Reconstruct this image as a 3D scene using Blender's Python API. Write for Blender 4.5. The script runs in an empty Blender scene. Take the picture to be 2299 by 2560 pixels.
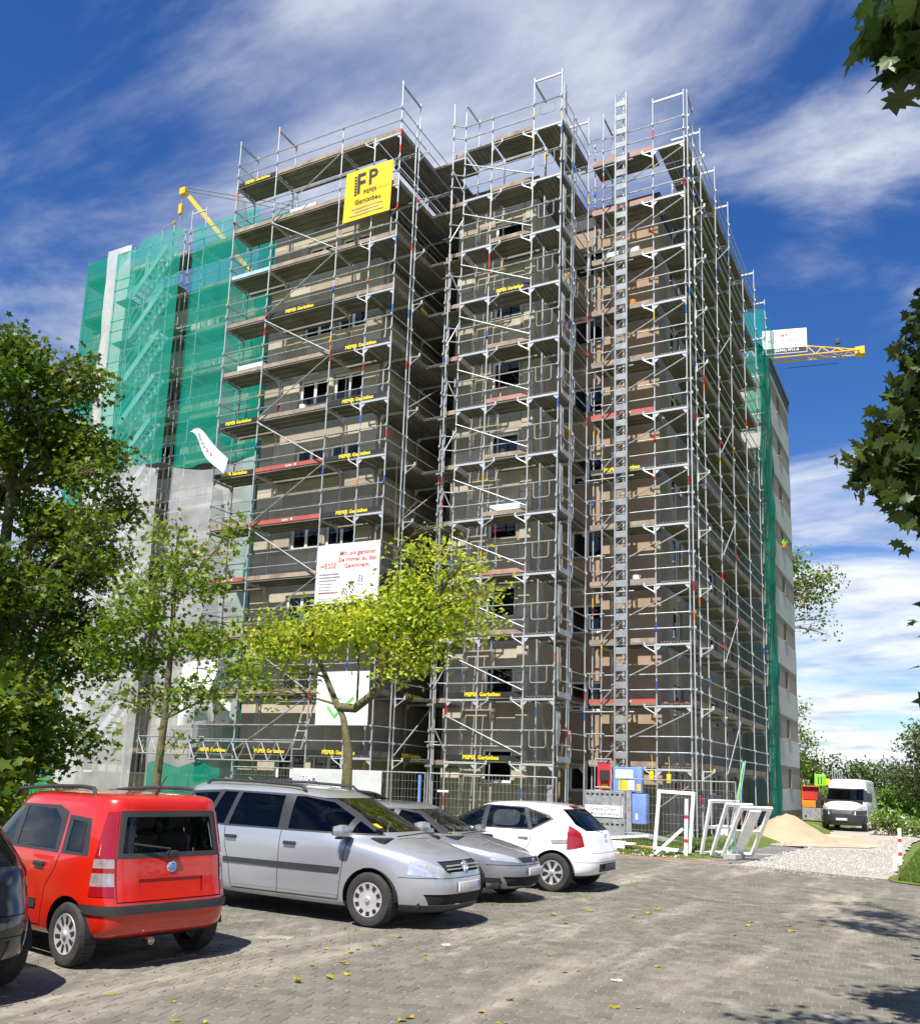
import bpy, bmesh, math, random
import numpy as np
from mathutils import Vector, Matrix, noise
PI = math.pi
S = bpy.context.scene
COL = S.collection
rng = random.Random(11)
nrng = np.random.default_rng(5)

# ------------------------------------------------------------------ camera
CAMH = 1.8315
yaw, pitch, roll = math.radians(28.784), math.radians(10.5136), math.radians(2.0792)
FPX, PX, PY, W0, H0 = 2321.76, 1100.83, 1514.53, 2299.0, 2560.0
fw = Vector((-math.sin(yaw)*math.cos(pitch), math.cos(yaw)*math.cos(pitch), math.sin(pitch)))
rt = Vector((math.cos(yaw), math.sin(yaw), 0)); up = rt.cross(fw)
r2 = rt*math.cos(roll)+up*math.sin(roll); u2 = up*math.cos(roll)-rt*math.sin(roll)
cd = bpy.data.cameras.new('camera'); cam = bpy.data.objects.new('camera', cd); COL.objects.link(cam)
cam.matrix_world = Matrix(((r2.x, u2.x, -fw.x, 0), (r2.y, u2.y, -fw.y, 0), (r2.z, u2.z, -fw.z, CAMH), (0, 0, 0, 1)))
cd.sensor_fit = 'HORIZONTAL'; cd.sensor_width = 36.0; cd.lens = 36.0*FPX/W0
cd.shift_x = (W0/2-PX)/W0; cd.shift_y = (PY-H0/2)/W0
cd.clip_start = 0.1; cd.clip_end = 3000
S.camera = cam

# ------------------------------------------------------------------ sun and sky
SUN_EL = math.radians(59.5)
SUN_DIR = Vector((0.10, -1.0, 0)).normalized()          # towards the sun, on the ground
sdir = Vector((SUN_DIR.x*math.cos(SUN_EL), SUN_DIR.y*math.cos(SUN_EL), math.sin(SUN_EL)))
sl = bpy.data.lights.new('sun', 'SUN'); sl.energy = 5.0; sl.angle = math.radians(0.53); sl.color = (1.0, 0.95, 0.87)
so = bpy.data.objects.new('sun', sl); COL.objects.link(so)
so.rotation_euler = sdir.to_track_quat('Z', 'Y').to_euler(); so.location = (0, -20, 60)
wd = bpy.data.worlds.new('World'); S.world = wd; wd.use_nodes = True
nt = wd.node_tree; nt.nodes.clear()
def N(t, typ, **kw):
    n = t.nodes.new(typ)
    for k, v in kw.items():
        if k.startswith('i_'):
            key = k[2:]; key = int(key) if key.isdigit() else key
            n.inputs[key].default_value = v
        else: setattr(n, k, v)
    return n
def math_n(t, op, a, b=None, clamp=False):
    n = t.nodes.new('ShaderNodeMath'); n.operation = op; n.use_clamp = clamp
    for i, v in enumerate((a, b)):
        if v is None: continue
        if isinstance(v, (int, float)): n.inputs[i].default_value = v
        else: t.links.new(v, n.inputs[i])
    return n.outputs[0]
sky = N(nt, 'ShaderNodeTexSky', sky_type='NISHITA', sun_disc=False)
sky.sun_elevation = SUN_EL; sky.sun_rotation = math.atan2(SUN_DIR.x, SUN_DIR.y)
sky.altitude = 100; sky.air_density = 1.0; sky.dust_density = 0.25; sky.ozone_density = 3.0
tc = N(nt, 'ShaderNodeTexCoord')
sep = N(nt, 'ShaderNodeSeparateXYZ'); nt.links.new(tc.outputs['Generated'], sep.inputs[0])
zz = math_n(nt, 'MAXIMUM', sep.outputs[2], 0.0)
den = math_n(nt, 'ADD', zz, 0.16)
cx_ = math_n(nt, 'DIVIDE', sep.outputs[0], den); cy_ = math_n(nt, 'DIVIDE', sep.outputs[1], den)
cmb = N(nt, 'ShaderNodeCombineXYZ'); nt.links.new(cx_, cmb.inputs[0]); nt.links.new(cy_, cmb.inputs[1])
mp = N(nt, 'ShaderNodeMapping'); mp.inputs['Rotation'].default_value = (0, 0, math.radians(20)); mp.inputs['Scale'].default_value = (0.8, 1.35, 1); mp.inputs['Location'].default_value = (0.12, 4.04, 0)
nt.links.new(cmb.outputs[0], mp.inputs[0])
n1 = N(nt, 'ShaderNodeTexNoise', i_Scale=1.25, i_Detail=12.0, i_Roughness=0.60, i_Distortion=0.75); nt.links.new(mp.outputs[0], n1.inputs['Vector'])
n2 = N(nt, 'ShaderNodeTexNoise', i_Scale=0.75, i_Detail=2.0, i_Roughness=0.5); nt.links.new(mp.outputs[0], n2.inputs['Vector'])
hz = math_n(nt, 'SUBTRACT', 1.0, math_n(nt, 'MULTIPLY', zz, 3.0), True)          # 1 at the horizon, 0 from ~20 degrees up
hz2 = math_n(nt, 'MULTIPLY', hz, 0.20)
cv = math_n(nt, 'ADD', math_n(nt, 'ADD', math_n(nt, 'MULTIPLY', n1.outputs[0], 0.55), math_n(nt, 'MULTIPLY', n2.outputs[0], 0.65)), hz2)
mr = N(nt, 'ShaderNodeMapRange', interpolation_type='SMOOTHSTEP'); nt.links.new(cv, mr.inputs['Value'])
mr.inputs['From Min'].default_value = 0.575; mr.inputs['From Max'].default_value = 0.775; mr.inputs['To Max'].default_value = 0.90
# grey undersides of the low clouds
n3 = N(nt, 'ShaderNodeTexNoise', i_Scale=3.4, i_Detail=6.0, i_Roughness=0.55); nt.links.new(mp.outputs[0], n3.inputs['Vector'])
cr = N(nt, 'ShaderNodeValToRGB'); nt.links.new(n3.outputs[0], cr.inputs[0])
cr.color_ramp.elements[0].position = 0.36; cr.color_ramp.elements[0].color = (4.6, 5.0, 5.9, 1)
cr.color_ramp.elements[1].position = 0.52; cr.color_ramp.elements[1].color = (7.6, 7.8, 8.1, 1)
hs = N(nt, 'ShaderNodeHueSaturation', i_Saturation=1.32, i_Value=0.98, i_Hue=0.514); nt.links.new(sky.outputs[0], hs.inputs['Color'])
mx = N(nt, 'ShaderNodeMixRGB'); nt.links.new(mr.outputs[0], mx.inputs[0]); nt.links.new(hs.outputs[0], mx.inputs[1]); nt.links.new(cr.outputs[0], mx.inputs[2])
bg = N(nt, 'ShaderNodeBackground', i_Strength=0.078); nt.links.new(mx.outputs[0], bg.inputs[0])
wo = N(nt, 'ShaderNodeOutputWorld'); nt.links.new(bg.outputs[0], wo.inputs[0])
S.view_settings.view_transform = 'Standard'; S.view_settings.look = 'None'; S.view_settings.gamma = 1.0
S.view_settings.use_curve_mapping = False; S.view_settings.exposure = 0.88

# ------------------------------------------------------------------ materials
MATS = {}
def mat(name, col, rough=0.6, metal=0.0, var=0.15, vs=2.5, bump=0.0, bs=40.0, spec=0.5, coat=0.0, col2=None, detail=5.0, coord='pos'):
    if name in MATS: return MATS[name]
    m = bpy.data.materials.new(name); m.use_nodes = True; t = m.node_tree; b = t.nodes['Principled BSDF']
    b.inputs['Roughness'].default_value = rough; b.inputs['Metallic'].default_value = metal
    b.inputs['Specular IOR Level'].default_value = spec
    if coat: b.inputs['Coat Weight'].default_value = coat; b.inputs['Coat Roughness'].default_value = 0.04
    if coord == 'obj': tcn = N(t, 'ShaderNodeTexCoord').outputs['Object']
    else: tcn = N(t, 'ShaderNodeNewGeometry').outputs['Position']
    if var or col2:
        nz = N(t, 'ShaderNodeTexNoise', i_Scale=vs, i_Detail=detail, i_Roughness=0.6); t.links.new(tcn, nz.inputs['Vector'])
        rp = N(t, 'ShaderNodeValToRGB'); t.links.new(nz.outputs[0], rp.inputs[0])
        c2 = col2 or tuple(c*(1-var) for c in col); c1 = col if col2 else tuple(min(1, c*(1+var)) for c in col)
        rp.color_ramp.elements[0].position = 0.33; rp.color_ramp.elements[0].color = (*c2, 1)
        rp.color_ramp.elements[1].position = 0.67; rp.color_ramp.elements[1].color = (*c1, 1)
        t.links.new(rp.outputs[0], b.inputs['Base Color'])
    else: b.inputs['Base Color'].default_value = (*col, 1)
    if bump:
        nb = N(t, 'ShaderNodeTexNoise', i_Scale=bs, i_Detail=6.0); t.links.new(tcn, nb.inputs['Vector'])
        bp = N(t, 'ShaderNodeBump', i_Strength=bump, i_Distance=0.02); t.links.new(nb.outputs[0], bp.inputs['Height']); t.links.new(bp.outputs[0], b.inputs['Normal'])
    MATS[name] = m; return m
def paint(name, col, metal=0.0, rough=0.35):
    m = mat(name, col, rough, metal, var=0.04, vs=1.2, coat=1.0); return m
def glassm(name, tint, gloss=1.0):
    m = bpy.data.materials.new(name); m.use_nodes = True; t = m.node_tree; t.nodes.clear()
    tr = N(t, 'ShaderNodeBsdfTransparent'); tr.inputs[0].default_value = (*tint, 1)
    gl = N(t, 'ShaderNodeBsdfGlossy', i_Roughness=0.015); fr = N(t, 'ShaderNodeFresnel', i_IOR=1.52)
    f2 = math_n(t, 'MULTIPLY', fr.outputs[0], 1.3*gloss, True)
    mxs = N(t, 'ShaderNodeMixShader'); t.links.new(f2, mxs.inputs[0]); t.links.new(tr.outputs[0], mxs.inputs[1]); t.links.new(gl.outputs[0], mxs.inputs[2])
    o = N(t, 'ShaderNodeOutputMaterial'); t.links.new(mxs.outputs[0], o.inputs[0]); MATS[name] = m; return m
def netm(name, col, cover, translucent=0.5, vs=0.8):
    m = bpy.data.materials.new(name); m.use_nodes = True; t = m.node_tree; t.nodes.clear()
    g = N(t, 'ShaderNodeNewGeometry').outputs['Position']
    nz = N(t, 'ShaderNodeTexNoise', i_Scale=vs, i_Detail=5.0, i_Roughness=0.6); t.links.new(g, nz.inputs['Vector'])
    fac = N(t, 'ShaderNodeMapRange'); t.links.new(nz.outputs[0], fac.inputs['Value'])
    fac.inputs['From Min'].default_value = 0.3; fac.inputs['From Max'].default_value = 0.7
    fac.inputs['To Min'].default_value = cover-0.12; fac.inputs['To Max'].default_value = min(1.0, cover+0.12)
    d = N(t, 'ShaderNodeBsdfDiffuse'); d.inputs[0].default_value = (*col, 1)
    tl = N(t, 'ShaderNodeBsdfTranslucent'); tl.inputs[0].default_value = (*col, 1)
    mm = N(t, 'ShaderNodeMixShader', i_0=translucent); t.links.new(d.outputs[0], mm.inputs[1]); t.links.new(tl.outputs[0], mm.inputs[2])
    tr = N(t, 'ShaderNodeBsdfTransparent')
    m2 = N(t, 'ShaderNodeMixShader'); t.links.new(fac.outputs[0], m2.inputs[0]); t.links.new(tr.outputs[0], m2.inputs[1]); t.links.new(mm.outputs[0], m2.inputs[2])
    o = N(t, 'ShaderNodeOutputMaterial'); t.links.new(m2.outputs[0], o.inputs[0]); MATS[name] = m; return m
def leafm(name, c1, c2, trans=0.35, vs=0.9):
    m = bpy.data.materials.new(name); m.use_nodes = True; t = m.node_tree; t.nodes.clear()
    g = N(t, 'ShaderNodeNewGeometry')
    nz = N(t, 'ShaderNodeTexNoise', i_Scale=vs, i_Detail=3.0); t.links.new(g.outputs['Position'], nz.inputs['Vector'])
    ad = math_n(t, 'ADD', nz.outputs[0], math_n(t, 'MULTIPLY', math_n(t, 'SUBTRACT', g.outputs['Random Per Island'], 0.5), 0.55))
    rp = N(t, 'ShaderNodeValToRGB'); t.links.new(ad, rp.inputs[0])
    rp.color_ramp.elements[0].position = 0.25; rp.color_ramp.elements[0].color = (*c1, 1)
    rp.color_ramp.elements[1].position = 0.75; rp.color_ramp.elements[1].color = (*c2, 1)
    d = N(t, 'ShaderNodeBsdfPrincipled', i_Roughness=0.45); d.inputs['Specular IOR Level'].default_value = 0.35; t.links.new(rp.outputs[0], d.inputs['Base Color'])
    tl = N(t, 'ShaderNodeBsdfTranslucent'); t.links.new(rp.outputs[0], tl.inputs[0])
    mm = N(t, 'ShaderNodeMixShader', i_0=trans); t.links.new(d.outputs[0], mm.inputs[1]); t.links.new(tl.outputs[0], mm.inputs[2])
    o = N(t, 'ShaderNodeOutputMaterial'); t.links.new(mm.outputs[0], o.inputs[0]); MATS[name] = m; return m

# ------------------------------------------------------------------ mesh helpers
def obj(name, me, parent=None, loc=None, label=None, cat=None, group=None, kind=None):
    o = bpy.data.objects.new(name, me); COL.objects.link(o)
    if parent is not None: o.parent = parent
    if loc is not None: o.location = loc
    if label: o['label'] = label
    if cat: o['category'] = cat
    if group: o['group'] = group
    if kind: o['kind'] = kind
    return o
def thing(name, label, cat, loc=(0, 0, 0), rz=0.0, group=None):
    o = obj(name, None, None, loc, label, cat, group); o.rotation_euler = (0, 0, rz); o.empty_display_size = 0.2
    return o
class MB:
    def __init__(s): s.v = []; s.f = []; s.mi = []
    def add(s, vs, fs, mi=0):
        b = len(s.v); s.v += [tuple(x) for x in vs]; s.f += [tuple(i+b for i in q) for q in fs]; s.mi += [mi]*len(fs); return s
    def box(s, x0, x1, y0, y1, z0, z1, mi=0, M=None):
        v = [Vector((x, y, z)) for z in (z0, z1) for x, y in ((x0, y0), (x1, y0), (x1, y1), (x0, y1))]
        if M is not None: v = [M @ p for p in v]
        return s.add(v, ((3, 2, 1, 0), (4, 5, 6, 7), (0, 1, 5, 4), (1, 2, 6, 5), (2, 3, 7, 6), (3, 0, 4, 7)), mi)
    def bevbox(s, x0, x1, y0, y1, z0, z1, b=0.02, mi=0, M=None):
        bm = bmesh.new(); bmesh.ops.create_cube(bm, size=1)
        for v in bm.verts: v.co = Vector(((x0+x1)/2+v.co.x*(x1-x0), (y0+y1)/2+v.co.y*(y1-y0), (z0+z1)/2+v.co.z*(z1-z0)))
        bmesh.ops.bevel(bm, geom=bm.edges[:], offset=b, segments=2, affect='EDGES', profile=0.6)
        if M is not None: bmesh.ops.transform(bm, matrix=M, verts=bm.verts)
        bm.verts.index_update(); s.add([v.co for v in bm.verts], [[v.index for v in f.verts] for f in bm.faces], mi); bm.free(); return s
    def tube(s, p, q, r, n=8, r1=None, mi=0, cap=True):
        p = Vector(p); q = Vector(q); r1 = r if r1 is None else r1
        d = (q-p); L = d.length
        if L < 1e-6: return s
        d /= L; a = d.orthogonal().normalized(); b = d.cross(a)
        vs = [c+(a*math.cos(2*PI*i/n)+b*math.sin(2*PI*i/n))*rr for c, rr in ((p, r), (q, r1)) for i in range(n)]
        fs = [(i, (i+1) % n, n+(i+1) % n, n+i) for i in range(n)]
        if cap: fs += [tuple(range(n-1, -1, -1)), tuple(range(n, 2*n))]
        return s.add(vs, fs, mi)
    def path(s, pts, r, n=6, mi=0, radii=None):
        pts = [Vector(p) for p in pts]; m = len(pts); ring = []; prev = None
        for i, p in enumerate(pts):
            d = (pts[min(i+1, m-1)]-pts[max(i-1, 0)]).normalized()
            a = d.orthogonal().normalized() if prev is None else (prev-d*prev.dot(d)).normalized()
            prev = a; b = d.cross(a); rr = radii[i] if radii else r
            ring.append([p+(a*math.cos(2*PI*k/n)+b*math.sin(2*PI*k/n))*rr for k in range(n)])
        vs = [v for g in ring for v in g]
        fs = [(i*n+k, i*n+(k+1) % n, (i+1)*n+(k+1) % n, (i+1)*n+k) for i in range(m-1) for k in range(n)]
        fs += [tuple(range(n-1, -1, -1)), tuple((m-1)*n+k for k in range(n))]
        return s.add(vs, fs, mi)
    def prism(s, poly, d0, d1, axis='y', mi=0, M=None):
        n = len(poly)
        def P(a, b, d): return Vector({'y': (a, d, b), 'x': (d, a, b), 'z': (a, b, d)}[axis])
        v = [P(a, b, d) for d in (d0, d1) for a, b in poly]
        if M is not None: v = [M @ p for p in v]
        fs = [tuple(range(n)), tuple(range(2*n-1, n-1, -1))]+[(i, n+i, n+(i+1) % n, (i+1) % n) for i in range(n)]
        return s.add(v, fs, mi)
    def lathe(s, prof, n=24, axis='y', mi=0):            # prof: (radius, along)
        m = len(prof); vs = []
        for r, a in prof:
            for k in range(n):
                c, q = r*math.cos(2*PI*k/n), r*math.sin(2*PI*k/n)
                vs.append({'y': (c, a, q), 'z': (c, q, a), 'x': (a, c, q)}[axis])
        return s.add(vs, [(i*n+k, i*n+(k+1) % n, (i+1)*n+(k+1) % n, (i+1)*n+k) for i in range(m-1) for k in range(n)], mi)
    def mesh(s, name, *mats, smooth=False, fix=True):
        me = bpy.data.meshes.new(name); me.from_pydata(s.v, [], s.f)
        for m in mats: me.materials.append(m if not isinstance(m, str) else MATS[m])
        if len(mats) > 1: me.polygons.foreach_set('material_index', s.mi)
        if fix:
            bm = bmesh.new(); bm.from_mesh(me); bmesh.ops.recalc_face_normals(bm, faces=bm.faces); bm.to_mesh(me); bm.free()
        if smooth:
            me.polygons.foreach_set('use_smooth', [True]*len(me.polygons))
            if smooth != 'all': me.set_sharp_from_angle(angle=math.radians(smooth if smooth is not True else 40))
        me.update(); return me
def npmesh(name, V, k, *mats, smooth=False, nf=None):
    """V: (N,3); faces are consecutive runs of k vertices (separate polygons)."""
    V = np.asarray(V, np.float32).reshape(-1, 3); n = len(V)//k
    me = bpy.data.meshes.new(name); me.vertices.add(n*k); me.vertices.foreach_set('co', V[:n*k].ravel())
    me.loops.add(n*k); me.loops.foreach_set('vertex_index', np.arange(n*k, dtype=np.int32))
    me.polygons.add(n); me.polygons.foreach_set('loop_start', np.arange(n, dtype=np.int32)*k)
    me.update(calc_edges=True)
    for m in mats: me.materials.append(m if not isinstance(m, str) else MATS[m])
    return me
def tmpl_mesh(name, tv, tf, Ms, *mats):
    """template (verts, tris/quads of equal length) copied by many 4x4 matrices (n,4,4)"""
    tv = np.asarray(tv, float); tf = np.asarray(tf, np.int32); n = len(Ms); m = len(tv); k = tf.shape[1]
    V = np.einsum('nij,mj->nmi', Ms[:, :3, :3], tv)+Ms[:, None, :3, 3]
    F = (tf[None]+(np.arange(n)*m)[:, None, None]).reshape(-1, k)
    me = bpy.data.meshes.new(name); me.vertices.add(n*m); me.vertices.foreach_set('co', V.astype(np.float32).ravel())
    me.loops.add(F.size); me.loops.foreach_set('vertex_index', F.astype(np.int32).ravel())
    me.polygons.add(len(F)); me.polygons.foreach_set('loop_start', np.arange(len(F), dtype=np.int32)*k)
    me.update(calc_edges=True)
    for mm in mats: me.materials.append(mm if not isinstance(mm, str) else MATS[mm])
    return me
def rand_rots(n, rg, tilt=1.0):
    q = rg.normal(size=(n, 4)); q[:, 0] += (1-tilt)*6; q /= np.linalg.norm(q, axis=1, keepdims=True)
    w, x, y, z = q.T
    R = np.empty((n, 3, 3))
    R[:, 0] = np.stack([1-2*(y*y+z*z), 2*(x*y-w*z), 2*(x*z+w*y)], 1)
    R[:, 1] = np.stack([2*(x*y+w*z), 1-2*(x*x+z*z), 2*(y*z-w*x)], 1)
    R[:, 2] = np.stack([2*(x*z-w*y), 2*(y*z+w*x), 1-2*(x*x+y*y)], 1)
    return R
def mats4(R, sc, P):
    n = len(P); M = np.zeros((n, 4, 4)); M[:, :3, :3] = R*np.asarray(sc).reshape(n, 1, 1); M[:, :3, 3] = P; M[:, 3, 3] = 1; return M
TXT = {}
TMP = bpy.data.scenes.new('scratch')
def text_mesh(s, size, m, bold=0.0, extrude=0.0004, align='CENTER', sx=1.0):
    key = (s, size, m.name, bold, align, sx)
    if key in TXT: return TXT[key]
    c = bpy.data.curves.new('lettering', 'FONT'); c.body = s; c.size = size; c.align_x = align; c.align_y = 'CENTER'; c.offset = bold; c.extrude = extrude; c.resolution_u = 2
    o = bpy.data.objects.new('lettering', c); TMP.collection.objects.link(o); vl = TMP.view_layers[0]; vl.update()
    me = bpy.data.meshes.new_from_object(o.evaluated_get(vl.depsgraph)); bpy.data.objects.remove(o)
    if sx != 1.0: me.transform(Matrix.Diagonal((sx, 1, 1, 1)))
    me.materials.clear(); me.materials.append(m); TXT[key] = me; return me
def lettering(s, size, m, parent, loc, rot=(PI/2, 0, 0), bold=0.0, align='CENTER', sx=1.0):
    o = obj('lettering', text_mesh(s, size, m, bold, align=align, sx=sx), parent, loc); o.rotation_euler = rot; return o
# ------------------------------------------------------------------ material library
mat('cream_plaster', (0.41, 0.355, 0.285), 0.85, var=0.16, vs=1.4, bump=0.15, bs=60)
mat('brown_plaster', (0.34, 0.245, 0.17), 0.85, var=0.14, vs=1.1, bump=0.15, bs=60)
mat('grey_plaster', (0.44, 0.43, 0.42), 0.85, var=0.09, vs=0.7, bump=0.1, bs=50)
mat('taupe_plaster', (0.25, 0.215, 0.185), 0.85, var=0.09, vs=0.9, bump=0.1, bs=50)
mat('roof_felt', (0.06, 0.06, 0.065), 0.8)
mat('white_pvc', (0.80, 0.80, 0.79), 0.4, var=0.03)
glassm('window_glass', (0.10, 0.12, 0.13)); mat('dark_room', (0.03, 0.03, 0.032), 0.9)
glassm('car_glass', (0.84, 0.88, 0.86)); glassm('dark_glass', (0.22, 0.24, 0.24), 0.6); glassm('lamp_glass', (0.93, 0.94, 0.95), 0.8)
mat('galvanised', (0.39, 0.40, 0.41), 0.42, 0.45, var=0.25, vs=6, detail=3)
mat('galvanised_dull', (0.34, 0.35, 0.35), 0.55, 0.3, var=0.22, vs=5)
mat('plank_steel', (0.215, 0.20, 0.175), 0.6, 0.2, var=0.25, vs=1.2)
mat('alu', (0.60, 0.61, 0.62), 0.38, 0.4, var=0.08, vs=4)
mat('board_wood', (0.29, 0.225, 0.17), 0.8, var=0.35, vs=3.0, bump=0.2)
mat('board_red', (0.42, 0.09, 0.065), 0.6, var=0.15, vs=3)
mat('board_faded_red', (0.40, 0.20, 0.16), 0.7, var=0.2, vs=3)
mat('board_black', (0.022, 0.022, 0.024), 0.55, var=0.2)
mat('board_blue', (0.35, 0.52, 0.72), 0.6, var=0.2, vs=3)
mat('letter_yellow', (0.85, 0.65, 0.02), 0.5, var=0); mat('letter_white', (0.85, 0.85, 0.85), 0.5, var=0)
mat('letter_black', (0.02, 0.02, 0.025), 0.6, var=0); mat('letter_red', (0.55, 0.05, 0.06), 0.6, var=0); mat('letter_green', (0.12, 0.60, 0.10), 0.6, var=0)
mat('letter_grey', (0.30, 0.30, 0.32), 0.6, var=0)
mat('banner_yellow', (0.84, 0.53, 0.008), 0.55, var=0.05, vs=2); mat('banner_white', (0.83, 0.83, 0.84), 0.6, var=0.04, vs=2)
mat('banner_grey', (0.55, 0.57, 0.58), 0.6, var=0.08, vs=3)
mat('black_rubber', (0.018, 0.018, 0.018), 0.75, var=0.2); mat('black_plastic', (0.03, 0.031, 0.033), 0.5, var=0.12)
mat('dark_interior', (0.012, 0.012, 0.013), 0.9, var=0.2)
mat('seat_cloth', (0.035, 0.035, 0.038), 0.9, var=0.2)
mat('silver_trim', (0.60, 0.61, 0.62), 0.3, 0.6, var=0.05); mat('chrome', (0.80, 0.80, 0.80), 0.12, 1.0, var=0)
mat('lamp_red', (0.26, 0.005, 0.007), 0.15, var=0.1, coat=1.0); mat('lamp_clear', (0.36, 0.31, 0.31), 0.18, 0.35, var=0.25, vs=14, coat=1.0)
mat('headlamp_glass', (0.62, 0.64, 0.66), 0.10, 0.55, var=0.12, vs=25, coat=1.0); mat('mast_alu', (0.33, 0.34, 0.35), 0.45, 0.35, var=0.2, vs=3)
mat('orange_lens', (0.75, 0.28, 0.03), 0.2, var=0, coat=1.0)
mat('plate_white', (0.62, 0.62, 0.60), 0.5, var=0.15, vs=30)
mat('bark', (0.16, 0.125, 0.09), 0.9, var=0.4, vs=8, bump=0.8, bs=25); mat('bark_moss', (0.16, 0.15, 0.05), 0.9, col2=(0.07, 0.055, 0.04), vs=6, bump=0.8, bs=25)
mat('concrete', (0.38, 0.37, 0.35), 0.85, var=0.2, vs=4, bump=0.3)
mat('yellow_paint', (0.78, 0.46, 0.03), 0.45, var=0.08); mat('orange_paint', (0.80, 0.24, 0.02), 0.45, var=0.1)
mat('hopper_red', (0.40, 0.03, 0.02), 0.55, var=0.2); mat('lime_paint', (0.22, 0.75, 0.04), 0.4, var=0.05)
mat('blue_paint', (0.16, 0.27, 0.62), 0.5, var=0.12); mat('red_paint', (0.55, 0.03, 0.05), 0.5, var=0.12)
mat('old_white_wood', (0.80, 0.79, 0.76), 0.65, var=0.12, vs=5); mat('stripe_red', (0.60, 0.02, 0.03), 0.5, var=0.05)
mat('raw_wood', (0.55, 0.36, 0.17), 0.8, var=0.25, vs=6)
netm('green_net', (0.02, 0.52, 0.40), 0.50, 0.5); netm('green_net_dense', (0.01, 0.33, 0.23), 0.80, 0.5)
netm('white_net', (0.80, 0.81, 0.83), 0.47, 0.35); netm('white_net_dense', (0.80, 0.80, 0.81), 0.86, 0.45); netm('clear_foil', (0.60, 0.66, 0.68), 0.40, 0.4)
leafm('leaf_dark', (0.028, 0.078, 0.006), (0.17, 0.225, 0.014), 0.38, 0.7)
leafm('leaf_mid', (0.062, 0.15, 0.010), (0.26, 0.33, 0.022), 0.44)
leafm('leaf_yellow', (0.28, 0.42, 0.02), (0.62, 0.64, 0.06), 0.5)
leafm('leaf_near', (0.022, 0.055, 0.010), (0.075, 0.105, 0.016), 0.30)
leafm('leaf_wood', (0.05, 0.085, 0.028), (0.13, 0.17, 0.045), 0.3, 0.25)
leafm('leaf_bush', (0.08, 0.17, 0.018), (0.20, 0.30, 0.035), 0.35)
leafm('grass_blade', (0.07, 0.13, 0.018), (0.17, 0.23, 0.035), 0.3)
leafm('fallen', (0.18, 0.20, 0.015), (0.48, 0.34, 0.03), 0.2, 9)
mat('blossom', (0.75, 0.74, 0.66), 0.7, var=0.05)

def std_material():                                            # galvanised standards with rings of marking tape
    m = bpy.data.materials.new('marked_tube'); m.use_nodes = True; t = m.node_tree; b = t.nodes['Principled BSDF']
    b.inputs['Roughness'].default_value = 0.42; b.inputs['Metallic'].default_value = 0.35
    g = N(t, 'ShaderNodeNewGeometry').outputs['Position']; sp = N(t, 'ShaderNodeSeparateXYZ'); t.links.new(g, sp.inputs[0])
    oi = N(t, 'ShaderNodeObjectInfo').outputs['Random']
    cell = math_n(t, 'ADD', math_n(t, 'FLOOR', math_n(t, 'MULTIPLY', sp.outputs[2], 3.1)), math_n(t, 'MULTIPLY', oi, 517.0))
    w = N(t, 'ShaderNodeTexWhiteNoise', noise_dimensions='1D'); t.links.new(cell, w.inputs['W'])
    has = math_n(t, 'GREATER_THAN', w.outputs['Value'], 0.935)
    rp = N(t, 'ShaderNodeValToRGB'); rp.color_ramp.interpolation = 'CONSTANT'
    t.links.new(math_n(t, 'FRACT', math_n(t, 'MULTIPLY', w.outputs['Value'], 61.0)), rp.inputs[0])
    e = rp.color_ramp.elements; e[0].color = (0.55, 0.03, 0.02, 1); e[1].position = 0.45; e[1].color = (0.05, 0.16, 0.55, 1)
    for p, c in ((0.68, (0.75, 0.5, 0.02, 1)), (0.85, (0.65, 0.2, 0.05, 1))):
        k = e.new(p); k.color = c
    nz = N(t, 'ShaderNodeTexNoise', i_Scale=5.0, i_Detail=3.0); t.links.new(g, nz.inputs['Vector'])
    r2_ = N(t, 'ShaderNodeValToRGB'); t.links.new(nz.outputs[0], r2_.inputs[0]); r2_.color_ramp.elements[0].color = (0.36, 0.38, 0.39, 1); r2_.color_ramp.elements[1].color = (0.56, 0.57, 0.58, 1)
    mx_ = N(t, 'ShaderNodeMixRGB'); t.links.new(has, mx_.inputs[0]); t.links.new(r2_.outputs[0], mx_.inputs[1]); t.links.new(rp.outputs[0], mx_.inputs[2])
    t.links.new(mx_.outputs[0], b.inputs['Base Color']); MATS['marked_tube'] = m
std_material()

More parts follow.
